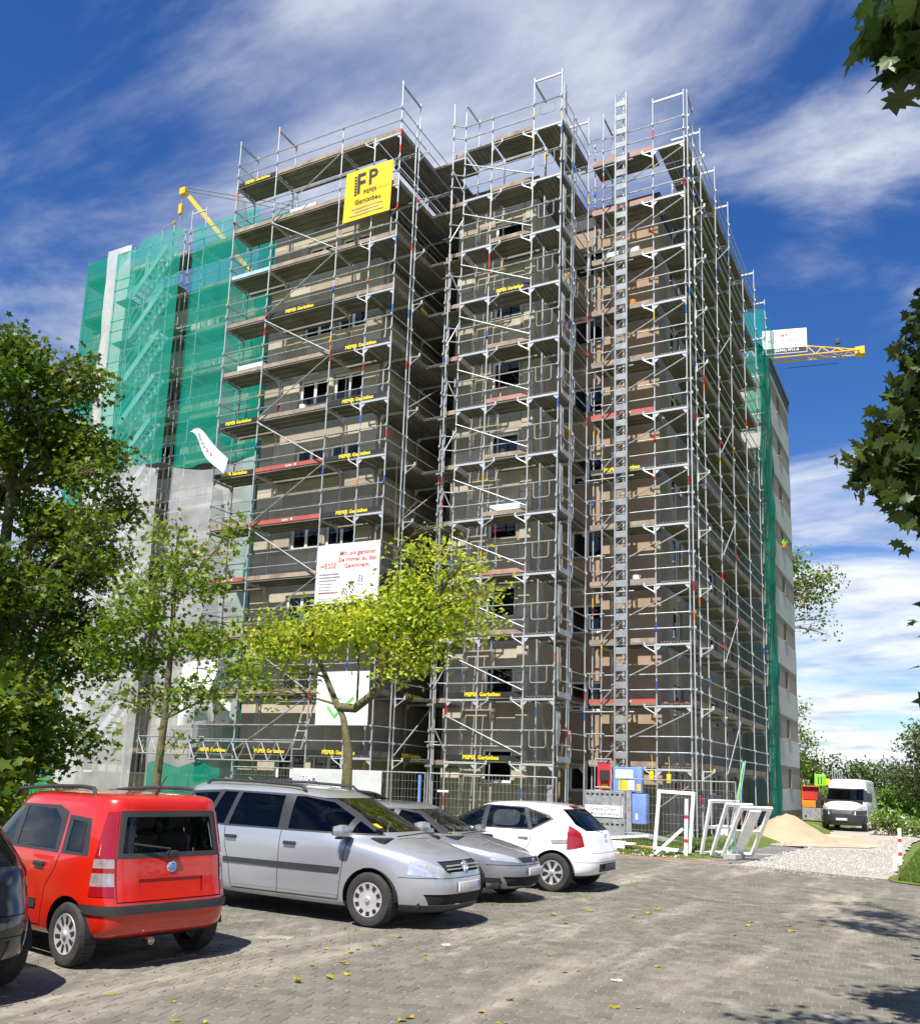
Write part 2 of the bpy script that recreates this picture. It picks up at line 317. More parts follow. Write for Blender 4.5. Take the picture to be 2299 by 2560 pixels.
# ------------------------------------------------------------------ ground
def ground_material(name, layers, bump=0.4, bs=30.0, rough=0.9):
    """layers: [(colour)], base first; each further: (colour, scale, lo, hi, stretch)"""
    m = bpy.data.materials.new(name); m.use_nodes = True; t = m.node_tree; b = t.nodes['Principled BSDF']; b.inputs['Roughness'].default_value = rough
    b.inputs['Specular IOR Level'].default_value = 0.25
    g = N(t, 'ShaderNodeNewGeometry').outputs['Position']
    c0, c1, s0 = layers[0]
    nz = N(t, 'ShaderNodeTexNoise', i_Scale=s0, i_Detail=8.0, i_Roughness=0.65); t.links.new(g, nz.inputs['Vector'])
    rp = N(t, 'ShaderNodeValToRGB'); t.links.new(nz.outputs[0], rp.inputs[0]); rp.color_ramp.elements[0].position = 0.3; rp.color_ramp.elements[1].position = 0.7
    rp.color_ramp.elements[0].color = (*c0, 1); rp.color_ramp.elements[1].color = (*c1, 1)
    cur = rp.outputs[0]
    for (c, s, lo, hi, rot, st) in layers[1:]:
        mp_ = N(t, 'ShaderNodeMapping'); mp_.inputs['Rotation'].default_value = (0, 0, rot); mp_.inputs['Scale'].default_value = (st[0], st[1], 1); t.links.new(g, mp_.inputs[0])
        n_ = N(t, 'ShaderNodeTexNoise', i_Scale=s, i_Detail=7.0, i_Roughness=0.6, i_Distortion=0.3); t.links.new(mp_.outputs[0], n_.inputs['Vector'])
        r_ = N(t, 'ShaderNodeMapRange', interpolation_type='SMOOTHSTEP'); t.links.new(n_.outputs[0], r_.inputs['Value']); r_.inputs['From Min'].default_value = lo; r_.inputs['From Max'].default_value = hi
        x_ = N(t, 'ShaderNodeMixRGB'); t.links.new(r_.outputs[0], x_.inputs[0]); t.links.new(cur, x_.inputs[1]); x_.inputs[2].default_value = (*c, 1); cur = x_.outputs[0]
    t.links.new(cur, b.inputs['Base Color'])
    nb = N(t, 'ShaderNodeTexNoise', i_Scale=bs, i_Detail=8.0, i_Roughness=0.7); t.links.new(g, nb.inputs['Vector'])
    bp = N(t, 'ShaderNodeBump', i_Strength=bump, i_Distance=0.03); t.links.new(nb.outputs[0], bp.inputs['Height']); t.links.new(bp.outputs[0], b.inputs['Normal'])
    MATS[name] = m; return m, t, cur, b
ground_material('meadow', [((0.075, 0.12, 0.022), (0.13, 0.18, 0.035), 0.35), ((0.26, 0.25, 0.09), 0.12, 0.55, 0.75, 0, (1, 1))], 0.6, 18)
ground_material('lawn', [((0.06, 0.10, 0.018), (0.13, 0.17, 0.03), 1.2), ((0.30, 0.24, 0.12), 0.55, 0.55, 0.72, 0, (1, 1))], 0.7, 30)
ground_material('joint_sand', [((0.20, 0.185, 0.16), (0.30, 0.28, 0.245), 1.5), ((0.36, 0.335, 0.29), 0.30, 0.50, 0.70, 0.5, (0.5, 2.2))], 0.5, 90)
ground_material('gravel', [((0.30, 0.285, 0.26), (0.41, 0.395, 0.365), 4.0), ((0.46, 0.39, 0.29), 0.35, 0.46, 0.62, 0.2, (1, 1)), ((0.20, 0.19, 0.18), 14.0, 0.60, 0.70, 0, (1, 1))], 0.9, 45)
ground_material('sandy_dirt', [((0.36, 0.29, 0.20), (0.46, 0.385, 0.285), 1.2), ((0.34, 0.28, 0.20), 0.6, 0.55, 0.72, 0, (1, 1)), ((0.58, 0.55, 0.50), 0.5, 0.52, 0.7, 1.0, (1, 1))], 0.7, 25)
ground_material('asphalt', [((0.12, 0.12, 0.115), (0.19, 0.185, 0.18), 1.6), ((0.38, 0.35, 0.30), 0.8, 0.53, 0.70, 0.4, (1, 1))], 0.5, 80)
ground_material('sand', [((0.35, 0.27, 0.175), (0.44, 0.345, 0.235), 1.5), ((0.33, 0.265, 0.18), 3.0, 0.55, 0.75, 0, (1, 1))], 0.8, 30)
# paving stones: grey concrete, dusty streaks of sand dragged along the drive
pm, pt, pc, pb = ground_material('paver', [((0.115, 0.107, 0.087), (0.17, 0.159, 0.131), 2.2), ((0.32, 0.287, 0.23), 0.42, 0.48, 0.72, -1.05, (2.6, 0.38)), ((0.31, 0.29, 0.25), 1.6, 0.56, 0.78, 0.3, (1, 1)), ((0.09, 0.088, 0.068), 0.7, 0.56, 0.72, 0, (1, 1)), ((0.05, 0.048, 0.044), 1.1, 0.68, 0.76, 1.3, (1, 1))], 0.35, 120)
isl = N(pt, 'ShaderNodeNewGeometry').outputs['Random Per Island']; oin = N(pt, 'ShaderNodeObjectInfo').outputs['Random']
pv = math_n(pt, 'ADD', math_n(pt, 'MULTIPLY', math_n(pt, 'FRACT', math_n(pt, 'ADD', isl, oin)), 0.30), 0.85)
pmx = N(pt, 'ShaderNodeMixRGB', blend_type='MULTIPLY', i_0=1.0); pt.links.new(pc, pmx.inputs[1]); pt.links.new(pv, pmx.inputs[2]); pt.links.new(pmx.outputs[0], pb.inputs['Base Color'])
ground_material('red_paver', [((0.24, 0.13, 0.10), (0.32, 0.19, 0.15), 3.0), ((0.36, 0.31, 0.26), 0.9, 0.5, 0.7, 0, (1, 1))], 0.35, 100)

def sheet(name, pts, z, m, kind='structure', n=0, zf=None):
    """polygon sheet; with n it is gridded over its bounding box and clipped by nothing (rectangles only)"""
    mb = MB()
    if n:
        x0, x1 = min(p[0] for p in pts), max(p[0] for p in pts); y0, y1 = min(p[1] for p in pts), max(p[1] for p in pts)
        nx = max(1, int((x1-x0)/n)); ny = max(1, int((y1-y0)/n))
        vs = []
        for j in range(ny+1):
            for i in range(nx+1):
                x = x0+(x1-x0)*i/nx; y = y0+(y1-y0)*j/ny; vs.append((x, y, zf(x, y) if zf else z))
        mb.add(vs, [(j*(nx+1)+i, j*(nx+1)+i+1, (j+1)*(nx+1)+i+1, (j+1)*(nx+1)+i) for j in range(ny) for i in range(nx)])
    else: mb.add([(x, y, z) for x, y in pts], [tuple(range(len(pts)))])
    return obj(name, mb.mesh(name, m, smooth='all' if n else False), kind=kind)
def ss(a, b, x): t = min(1, max(0, (x-a)/(b-a))); return t*t*(3-2*t)
def ragged(pts, amp=0.12, step=0.5, seed=1):
    """subdivide a polygon outline and make its edge uneven"""
    out = []; n = len(pts)
    for i in range(n):
        a = Vector((*pts[i], 0)); b = Vector((*pts[(i+1) % n], 0)); L = (b-a).length; k = max(1, int(L/step)) if L < 60 else 1
        for j in range(k):
            p = a.lerp(b, j/k); d = noise.noise_vector(Vector((p.x*1.3, p.y*1.3, seed*7.3)))*amp; out.append((p.x+d.x, p.y+d.y))
    return out
sheet('ground', [(-900, -300), (900, -300), (900, 1600), (-900, 1600)], -0.05, 'meadow')
park = sheet('car_park', [(-13, -12), (14, -12), (14, 21.2), (-1.2, 23.4), (-4.9, 24.3), (-13, 24.3)], -0.0045, 'joint_sand')
sheet('gravel_track', ragged([(-4.9, 24.2), (-1.15, 23.2), (-1.35, 28), (-1.5, 34), (-1.3, 52), (-1.6, 60), (-4.6, 60), (-5.2, 50), (-4.3, 34), (-4.6, 28)], 0.22, 0.6, 1), 0.004, 'gravel')
sheet('asphalt_path', ragged([(-6.35, 24.9), (-4.75, 24.3), (-4.4, 33), (-5.3, 33.5), (-5.75, 29.2)], 0.10, 0.5, 2), 0.012, 'asphalt')
sheet('sand_spill', ragged([(-7.2, 34.2), (-5.4, 33.4), (-4.0, 34.2), (-2.6, 35.5), (-2.2, 38.5), (-3.0, 42), (-4.2, 45.5), (-7.0, 43)], 0.35, 0.6, 3), 0.020, 'sandy_dirt')
def lawn_z(x, y): return -0.035+0.30*ss(24.4, 27.0, y)*(1-ss(-6.4, -5.2, x))+0.02*noise.noise(Vector((x*0.8, y*0.8, 0)))
lo = sheet('lawn', [(-44, 24.35), (-4.9, 24.35), (-4.9, 56), (-44, 56)], 0, 'lawn', n=0.45, zf=lawn_z)
sheet('parking_lawn', [(-44, -12), (-12.9, -12), (-12.9, 24.4), (-44, 24.4)], -0.02, 'lawn')
lr = sheet('verge', ragged([(-1.3, 22.6), (0.2, 21.7), (14, 20), (14, 60), (-0.6, 60), (-1.0, 33), (-1.25, 28)], 0.15, 0.5, 5), 0.016, 'lawn')
# brick edging between the paving and the lawn, every brick on its own
mb = MB(); mb.bevbox(-0.048, 0.048, -0.098, 0.098, -0.02, 0.012, 0.006); ebm = mb.mesh('edging_brick', 'red_paver')
edge = obj('brick_edging', MB().box(-8.4, -4.95, 24.16, 24.62, -0.03, 0.0).mesh('edging_bed', 'joint_sand'), kind='structure')
for i in range(33):
    for j in range(2):
        o = obj('brick', ebm, edge, (-8.32+i*0.103, 24.28+j*0.205, 0.006)); o.rotation_euler = (0, 0, rng.uniform(-.02, .02))

# H-shaped interlocking stones laid in rows turned 11.5 degrees to the building
PW, PD = 0.165, 0.20
def hstone():
    g = 0.0035; w = PW/2-g; d = PD/2-g; n_ = 0.022
    out = [(-w, -d), (-w*0.45, -d+n_*0.0), (-w*0.20, -d+n_), (w*0.20, -d+n_), (w*0.45, -d), (w, -d), (w-0.014, 0), (w, d), (w*0.45, d), (w*0.20, d+n_), (-w*0.20, d+n_), (-w*0.45, d), (-w, d), (-w+0.0-0.014, 0)]
    c = [(x*0.95, y*0.955) for x, y in out]; n = len(out)
    vs = [(x, y, -0.03) for x, y in out]+[(x, y, -0.003) for x, y in out]+[(x, y, 0) for x, y in c]
    fs = [(i, (i+1) % n, n+(i+1) % n, n+i) for i in range(n)]+[(n+i, n+(i+1) % n, 2*n+(i+1) % n, 2*n+i) for i in range(n)]
    return vs, fs, tuple(2*n+i for i in range(n))
hv, hf, htop = hstone()
smb = MB(); smb.add(hv, hf+[htop]); stone_me = smb.mesh('paver', 'paver')
pa = math.radians(11.5); pu = Vector((math.cos(pa), math.sin(pa), 0)); pvv = Vector((-math.sin(pa), math.cos(pa), 0))
cells = []
def inside_poly(x, y, P):
    c = False; j = len(P)-1
    for i in range(len(P)):
        if (P[i][1] > y) != (P[j][1] > y) and x < (P[j][0]-P[i][0])*(y-P[i][1])/(P[j][1]-P[i][1])+P[i][0]: c = not c
        j = i
    return c
PARK = [(-12.6, 3.0), (1.5, 3.0), (3.2, 13), (2.2, 20.5), (-1.4, 23.1), (-4.9, 24.0), (-12.6, 24.0)]
for j in range(-10, 135):
    for i in range(-85, 60):
        p = pu*((i+(j % 2)*0.5)*PW)+pvv*(j*PD)
        if not inside_poly(p.x, p.y, PARK): continue
        d = p-Vector((0, 0, CAMH)); dep = d.dot(fw)
        if dep < 3: continue
        U = PX+FPX*d.dot(r2)/dep; V = PY-FPX*d.dot(u2)/dep
        if U < -260 or U > W0+160 or V > H0+220: continue
        vis = 0 <= U <= W0 and V <= H0
        cells.append((0 if vis else 1, dep, p))
cells.sort(key=lambda c: (c[0], c[1]))
def stone_pose(p):
    z = rng.gauss(0, 0.0010)+0.0015*noise.noise(Vector((p.x*0.5, p.y*0.5, 3)))
    return (p.x, p.y, z), (rng.gauss(0, 0.006), rng.gauss(0, 0.006), pa+rng.gauss(0, 0.008))
for c in cells[:300]:
    l, r_ = stone_pose(c[2]); o = obj('paver', stone_me, park, l); o.rotation_euler = r_
vs = []; fs = []; nb_ = len(hv); HV = [Vector(v) for v in hv]
for c in cells[300:]:
    l, r_ = stone_pose(c[2]); M = Matrix.Translation(l) @ Matrix.Rotation(r_[2], 4, 'Z') @ Matrix.Rotation(r_[0], 4, 'X') @ Matrix.Rotation(r_[1], 4, 'Y'); b_ = len(vs)
    vs += [tuple(M @ v) for v in HV]; n = nb_//3
    fs += [tuple(i+b_ for i in f) for f in hf[n:]]+[tuple(i+b_ for i in htop)]
me = bpy.data.meshes.new('paver_field'); me.from_pydata(vs, [], fs); me.materials.append(MATS['paver']); obj('paver_field', me, park, kind='stuff')

# grass tufts where the lawn is near enough to show blades
def blades(name, regions, n, h, zf, m='grass_blade', parent=None, wmul=1.0, seed=3):
    rg = np.random.default_rng(seed); P = []
    while len(P) < n:
        rx0, rx1, ry0, ry1 = regions[rg.integers(len(regions))]
        x = rg.uniform(rx0, rx1); y = rg.uniform(ry0, ry1); z = zf(x, y)
        if z is None: continue
        if noise.noise(Vector((x*0.9, y*0.9, 2.0)))+rg.uniform(-0.3, 0.5) < -0.05: continue
        P.append((x, y, z))
    P = np.array(P); a = rg.uniform(0, 2*PI, n); hh = h*rg.uniform(0.45, 1.25, n); w = 0.006*wmul*rg.uniform(0.7, 1.5, n); ln = rg.normal(0, 0.35, (n, 2))*hh[:, None]
    V = np.zeros((n, 3, 3)); V[:, 0] = P; V[:, 1] = P; V[:, 2] = P
    V[:, 0, 0] -= np.cos(a)*w; V[:, 0, 1] -= np.sin(a)*w; V[:, 1, 0] += np.cos(a)*w; V[:, 1, 1] += np.sin(a)*w
    V[:, 2, :2] += ln; V[:, 2, 2] += hh
    return obj(name, npmesh(name, V, 3, m), parent, label='short green grass growing on the lawn', cat='grass', kind='stuff')
def lz(x, y):
    return lawn_z(x, y)-0.01 if not (x > -5.9 and y < 33) or y > 24.9 and x < -5.9 else None
g1 = blades('grass', [(-12, -5.9, 24.8, 30), (-9, -5.8, 25, 29), (-8, -5.4, 38, 48)], 26000, 0.075, lambda x, y: lawn_z(x, y)-0.01, wmul=1.3)
g1['label'] = 'green grass on the strip of lawn in front of the scaffold'
def vz(x, y):
    e = -1.15 if y > 23 else -1.2+(23-y)*1.2
    return 0.01 if x > e+0.1*noise.noise(Vector((y*2, 0, 0))) else None
g2 = blades('grass', [(-1.3, 1.2, 22.2, 36), (-1.2, 0.6, 22.0, 27)], 22000, 0.10, vz, seed=4, wmul=1.4); g2['label'] = 'green grass on the verge right of the gravel'
# loose stones on the gravel track
def stones(name, regs, n, smin, smax, m, label, seed):
    rg = np.random.default_rng(seed); P = np.zeros((n, 3))
    k = rg.integers(len(regs), size=n); R_ = np.array(regs)[k]
    P[:, 0] = rg.uniform(R_[:, 0], R_[:, 1]); P[:, 1] = rg.uniform(R_[:, 2], R_[:, 3]); P[:, 2] = R_[:, 4]
    t = [(1, 0, 0), (-1, 0, 0), (0, 1, 0), (0, -1, 0), (0, 0, .7), (0, 0, -.7)]
    f = [(0, 2, 4), (2, 1, 4), (1, 3, 4), (3, 0, 4), (2, 0, 5), (1, 2, 5), (3, 1, 5), (0, 3, 5)]
    sc = smin*(smax/smin)**(rg.uniform(0, 1, n)**2)
    return obj(name, tmpl_mesh(name, t, f, mats4(rand_rots(n, rg), sc, P), m), label=label, cat='stones', kind='stuff')
mat('stone_pale', (0.36, 0.345, 0.32), 0.9, var=0.3, vs=9)
stones('gravel_stones', [(-4.6, -1.4, 24, 31, .008), (-4.4, -1.4, 24, 34, .012), (-2.4, -1.5, 33, 48, .012)], 8000, 0.012, 0.05, 'stone_pale', 'loose pale crushed stone scattered on the gravel track', 9)
stones('rubble', [(-9, -5.8, 25.0, 27.4, .1), (-8.3, -6.4, 24.75, 25.4, .02), (-7, -5, 33, 36, .03)], 260, 0.02, 0.08, 'stone_pale', 'small white rubble lying in the grass by the fence', 10)
# sand heap
def heap(x, y):
    r = math.hypot((x+5.5)/1.0, (y-37.3)/1.15); a = math.atan2(y-37.3, x+5.5)
    R0 = 1.62*(1+0.10*math.sin(2*a+0.6)+0.06*math.sin(5*a)); t = max(0, 1-r/R0)
    return 1.12*(t**1.05)*(1-0.10*math.exp(-(r/0.25)**2))+0.07*noise.noise(Vector((x*2.2, y*2.2, 0)))*min(1, t*4)+0.03*noise.noise(Vector((x*4.6, y*4.6, 9)))*min(1, t*5)+0.02*noise.noise(Vector((x*9, y*9, 4)))*min(1, t*6)-0.02
vs = []; n = 80
for j in range(n+1):
    for i in range(n+1):
        x = -5.5+(i/n-0.5)*5.4; y = 37.3+(j/n-0.5)*6; vs.append((x+5.5, y-37.3, heap(x, y)))
mb = MB(); mb.add(vs, [(j*(n+1)+i, j*(n+1)+i+1, (j+1)*(n+1)+i+1, (j+1)*(n+1)+i) for j in range(n) for i in range(n)])
obj('sand_heap', mb.mesh('sand_heap', 'sand', smooth='all'), None, (-5.5, 37.3, 0.012), 'heap of yellow building sand beside the gravel track', 'sand heap')
stones('paving_grit', [(-9, 1, 4.5, 20, .0), (-6.5, 0, 4.5, 14, .0)], 1500, 0.003, 0.011, 'stone_pale', 'pale grit scattered over the paving', 14)
mat('bark_bits', (0.10, 0.075, 0.05), 0.9, var=0.4, vs=30); stones('litter_bits', [(-8, -3, 4.5, 15, .002), (-7, -5.5, 5, 9.5, .002)], 500, 0.004, 0.016, 'bark_bits', 'dark bits of bark and seed scattered near the parked cars', 15)
gm = blades('joint_weeds', [(-6.6, -5.2, 9.5, 17), (-9, -6, 5, 10), (-6.2, -4.5, 13, 20)], 1500, 0.022, lambda x, y: -0.004 if noise.noise(Vector((x*1.7, y*1.7, 5))) > 0.25 else None, seed=8); gm['label'] = 'tiny green weeds in the paving joints near the parked cars'
stones('gravel_spill', [(-4.9, -1.3, 23.4, 24.6, .004), (-4.6, -1.6, 22.6, 24.2, .004)], 900, 0.006, 0.03, 'stone_pale', 'pale stones spilled from the gravel onto the paving edge', 19)
# ------------------------------------------------------------------ apartment building
bld = thing('apartment_building', 'nine storey cream apartment block wrapped in scaffolding', 'building', (-14, 32, 0.0))
BO = Vector((-14, 32, 0))
PANE_MES = {}
def facade(P0, U, L, z0, z1, cols, rows, m, wm='window_glass', depth=0.16, th=0.3, frame=True, two=False, sill=True, rowskip=()):
    """wall plane from P0 along U (unit), outward normal = U x up; openings at cols x rows"""
    P0 = Vector(P0)-BO; U = Vector(U); Nn = U.cross(Vector((0, 0, 1)))
    us = sorted({0, L, *[a for c in cols for a in c]}); zs = sorted({z0, z1, *[a for r in rows for a in r]})
    def inc(u, z): return any(a < u < b for a, b in cols) and any(a < z < b for a, b in rows)
    mb = MB()
    def pt(u, z, d=0): q = P0+U*u+Nn*d; return (q.x, q.y, q.z+z)
    for i in range(len(us)-1):
        for j in range(len(zs)-1):
            u0, u1, za, zb = us[i], us[i+1], zs[j], zs[j+1]
            if inc((u0+u1)/2, (za+zb)/2):
                d = -depth
                for a, b in (((u0, za), (u1, za)), ((u1, za), (u1, zb)), ((u1, zb), (u0, zb)), ((u0, zb), (u0, za))):
                    mb.add([pt(*a), pt(*b), pt(*b, d), pt(*a, d)], [(3, 2, 1, 0)])
            else: mb.add([pt(u0, za), pt(u1, za), pt(u1, zb), pt(u0, zb)], [(0, 1, 2, 3)])
    w = obj('wall', mb.mesh('wall', m, fix=False), bld)
    rot = math.atan2(U.y, U.x)
    for (a, b) in cols:
        for (za, zb) in rows:
            W_, H_ = b-a, zb-za; key = (round(W_, 3), round(H_, 3), wm, two)
            if key not in PANE_MES:
                f = MB(); e = 0.085
                f.box(0, W_, -0.03, 0.03, 0, e); f.box(0, W_, -0.03, 0.03, H_-e, H_); f.box(0, e, -0.03, 0.03, e, H_-e); f.box(W_-e, W_, -0.03, 0.03, e, H_-e)
                if two: f.box(W_*0.5-e*0.7, W_*0.5+e*0.7, -0.028, 0.028, e, H_-e)
                g = MB(); g.box(e*0.8, W_-e*0.8, -0.006, 0.006, e*0.8, H_-e*0.8)
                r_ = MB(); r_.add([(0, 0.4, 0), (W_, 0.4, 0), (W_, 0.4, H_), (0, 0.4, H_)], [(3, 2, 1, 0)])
                s_ = MB(); s_.box(-0.05, W_+0.05, -depth-0.06, 0.03, -0.035, 0.0)
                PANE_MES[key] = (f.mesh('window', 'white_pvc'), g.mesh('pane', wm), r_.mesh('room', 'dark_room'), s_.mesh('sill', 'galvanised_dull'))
            f, g, r_, s_ = PANE_MES[key]
            q = P0+U*a-Nn*depth; o = obj('window', f, bld, (q.x, q.y, za)); o.rotation_euler = (0, 0, rot)
            obj('pane', g, o); obj('dark_room_sheet', r_, o)  # near-black sheet behind the pane, painted as the shade of the room
            if sill: obj('sill', s_, o)
    return w
ZT = 23.25
R275 = [(2.6+2.75*i-1.05, 2.6+2.75*i) for i in range(8)]
R243 = [(1.93+2.43*i, 2.88+2.43*i) for i in range(9)]
X = Vector((1, 0, 0)); Y = Vector((0, 1, 0))
facade((-36, 29.0, 0), X, 13.6, 0, ZT, [(1.5, 3.0), (5, 6.5), (8.2, 9.7)], R275, 'cream_plaster')
facade((-22.4, 26.15, 0), X, 5.2, 0, ZT, [(1.65, 2.95), (3.2, 4.5)], R275, 'cream_plaster', two=True)
facade((-17.2, 26.15, 0), Y, 5.35, 0, ZT, [], [], 'cream_plaster')
facade((-17.2, 31.5, 0), X, 2.0, 0, ZT, [(0.4, 1.5)], R275, 'grey_plaster')
facade((-15.2, 31.5, 0), -Y, 3.4, 0, ZT, [], [], 'cream_plaster')
facade((-15.2, 28.1, 0), X, 3.15, 0, ZT, [(1.5, 2.6)], [(a+0.2, b+0.25) for a, b in R275], 'cream_plaster')
facade((-12.05, 28.1, 0), Y, 2.8, 0, ZT, [], [], 'cream_plaster')
facade((-12.05, 30.9, 0), X, 3.65, 0, ZT, [(0.35, 1.55)], R275, 'brown_plaster', two=True)
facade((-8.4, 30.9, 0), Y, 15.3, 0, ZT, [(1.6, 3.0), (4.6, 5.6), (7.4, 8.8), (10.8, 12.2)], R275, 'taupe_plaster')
facade((-8.4, 46.2, 0), X, 1.4, 0, ZT, [], [], 'grey_plaster')
facade((-7.0, 52.5, 0), -X, 15, 0, ZT, [], [], 'grey_plaster')
facade((-22.4, 29, 0), -Y, 2.85, 0, ZT, [], [], 'cream_plaster') if False else None
facade((-22.4, 29.0, 0), -Y, 2.85, 0, ZT, [], [], 'cream_plaster')
# gable wall beyond the scaffold: window bands in taupe, pale spandrel bands standing proud
facade((-7.0, 46.2, 0), Y, 6.3, 0, ZT, [(2.35, 3.35)], R243, 'taupe_plaster', depth=0.2)
prev = 0.02
for i, (a, b) in enumerate(R243+[(22.62, 23.2)]):
    top = a-0.02 if i < 9 else None
    z0_ = prev if i else 0.9; z1_ = a-0.05 if i < 9 else 23.2
    if z1_-z0_ > 0.2:
        obj('spandrel_panel', MB().bevbox(0, 0.022, 0.0, 6.28, 0, z1_-z0_, 0.006).mesh('spandrel_panel', 'grey_plaster'), bld, (-7.0-BO.x, 46.21-BO.y, z0_))
    prev = b+0.12
# roof slabs and dark parapet caps of every block
for x0, x1, y0, y1 in ((-36.1, -22.5, 28.9, 40), (-22.5, -17.1, 26.05, 40), (-17.3, -15.1, 31.4, 40), (-15.3, -11.95, 28.0, 40), (-12.15, -8.3, 30.8, 52.4), (-12, -6.9, 46.1, 52.6)):
    k = 0.002*(x0 % 3)
    obj('roof', MB().box(x0+.05, x1-.05, y0+.05, y1-.05, ZT-0.5+k, ZT+k).mesh('roof', 'roof_felt'), bld, (-BO.x, -BO.y, 0))
    cap = MB(); zc = ZT+0.01+k*3
    cap.box(x0, x1, y0, y0+0.35, zc, zc+0.22); cap.box(x1-0.35, x1, y0+0.35, y1, zc, zc+0.22)
    obj('parapet', cap.mesh('parapet', 'roof_felt'), bld, (-BO.x, -BO.y, 0))
# corner pier of the middle block: blocks of insulation with open joints
pm_ = MB()
pm_.bevbox(-0.21, 0.21, -0.05, 0.0, 0, 0.60, 0.008); pier = pm_.mesh('pier_block', 'cream_plaster')
for i in range(36): obj('pier_block', pier, bld, (-12.26-BO.x, 28.1-BO.y, 0.35+i*0.625))
# a flower pot on a sill of the gable wall
obj('potted_plant', MB().lathe([(0.0, 0), (0.09, 0), (0.12, 0.2), (0.10, 0.2)], 12, 'z').mesh('pot', 'orange_paint'), None, (-6.9, 48.9, 14.09), 'small potted plant on a high window sill of the gable wall', 'plant')
pp = bpy.data.objects['potted_plant']
rg = np.random.default_rng(77); P = rg.normal(0, 0.11, (90, 3)); P[:, 2] = np.abs(P[:, 2])+0.22
leaf_q = ([(-.5, 0, 0), (0, -.3, .1), (.5, 0, 0), (0, .3, .1)], [(0, 1, 2, 3)])
obj('foliage', tmpl_mesh('foliage', *leaf_q, mats4(rand_rots(90, rg), rg.uniform(0.05, 0.10, 90), P), 'lime_paint'), pp)
# insulation boards on the two front walls, laid in half bond around the windows
def board_mat():
    m = bpy.data.materials.new('insulation'); m.use_nodes = True; t = m.node_tree; b = t.nodes['Principled BSDF']; b.inputs['Roughness'].default_value = 0.9
    r = N(t, 'ShaderNodeObjectInfo').outputs['Random']; g = N(t, 'ShaderNodeNewGeometry').outputs['Position']; nz = N(t, 'ShaderNodeTexNoise', i_Scale=2.2, i_Detail=6.0); t.links.new(g, nz.inputs['Vector'])
    rp = N(t, 'ShaderNodeValToRGB'); t.links.new(math_n(t, 'ADD', math_n(t, 'MULTIPLY', r, 0.6), math_n(t, 'MULTIPLY', nz.outputs[0], 0.4)), rp.inputs[0])
    rp.color_ramp.elements[0].position = 0.15; rp.color_ramp.elements[0].color = (0.27, 0.232, 0.185, 1); rp.color_ramp.elements[1].position = 0.85; rp.color_ramp.elements[1].color = (0.48, 0.43, 0.355, 1)
    t.links.new(rp.outputs[0], b.inputs['Base Color']); MATS['insulation'] = m
board_mat(); IB = {}
def boards(x0, x1, y, wins, z0, z1, hgt=0.62, wid=1.25):
    j = 0; z = z0
    while z < z1-0.1:
        h = min(hgt, z1-z); xs_ = [x0]; x = x0+(wid if j % 2 else wid*0.5)
        while x < x1-0.25: xs_.append(x); x += wid
        xs_.append(x1)
        for a, b in zip(xs_[:-1], xs_[1:]):
            segs = [(a, b)]
            for wa, wb, za, zb in wins:
                if z+h > za+0.02 and z < zb-0.02:
                    ns = []
                    for p, q in segs:
                        if q <= wa or p >= wb: ns.append((p, q)); continue
                        if p < wa: ns.append((p, wa))
                        if q > wb: ns.append((wb, q))
                    segs = ns
            for p, q in segs:
                if q-p < 0.08: continue
                k = (round(q-p, 2), round(h, 2))
                if k not in IB: IB[k] = MB().bevbox(0.006, k[0]-0.006, -0.022, 0, 0.006, k[1]-0.006, 0.004).mesh('insulation_board', 'insulation')
                obj('insulation_board', IB[k], bld, (p-BO.x, y-BO.y+rng.uniform(-0.004, 0.003), z))
        z += hgt; j += 1
boards(-22.4, -17.2, 26.15, [(-22.4+a, -22.4+b, r0-0.04, r1) for a, b in ((1.65, 2.95), (3.2, 4.5)) for r0, r1 in R275], 8.4, 23.2)
boards(-15.2, -12.5, 28.1, [(-13.7, -12.6, r0+0.16, r1+0.25) for r0, r1 in R275], 8.4, 23.2)
# ------------------------------------------------------------------ scaffolding
Z0, LIFT, NL = 2.38, 2.0, 12            # first deck, lift height, number of decks
ZG = 0.22                               # ground at the scaffold feet
UT = {}
def unit_tube(mname, r=0.0242, n=8):
    k = (mname, r)
    if k not in UT:
        mb = MB(); mb.tube((0, 0, 0), (0, 0, 1), r, n); UT[k] = mb.mesh('tube', mname, smooth=30)
    return UT[k]
def unit_box(mname, w, h):
    k = (mname, w, h)
    if k not in UT:
        mb = MB(); mb.box(-w/2, w/2, -h/2, h/2, 0, 1); UT[k] = mb.mesh('bar', mname)
    return UT[k]
def along(p, q, upv=Vector((0, 0, 1))):
    p = Vector(p); q = Vector(q); d = q-p; L = d.length; z = d/L
    x = z.cross(upv) if abs(z.dot(upv)) < 0.98 else Vector((1, 0, 0)); x = x.normalized(); y = z.cross(x)
    return Matrix(((x.x, y.x, z.x*L, p.x), (x.y, y.y, z.y*L, p.y), (x.z, y.z, z.z*L, p.z), (0, 0, 0, 1)))
STD = {}
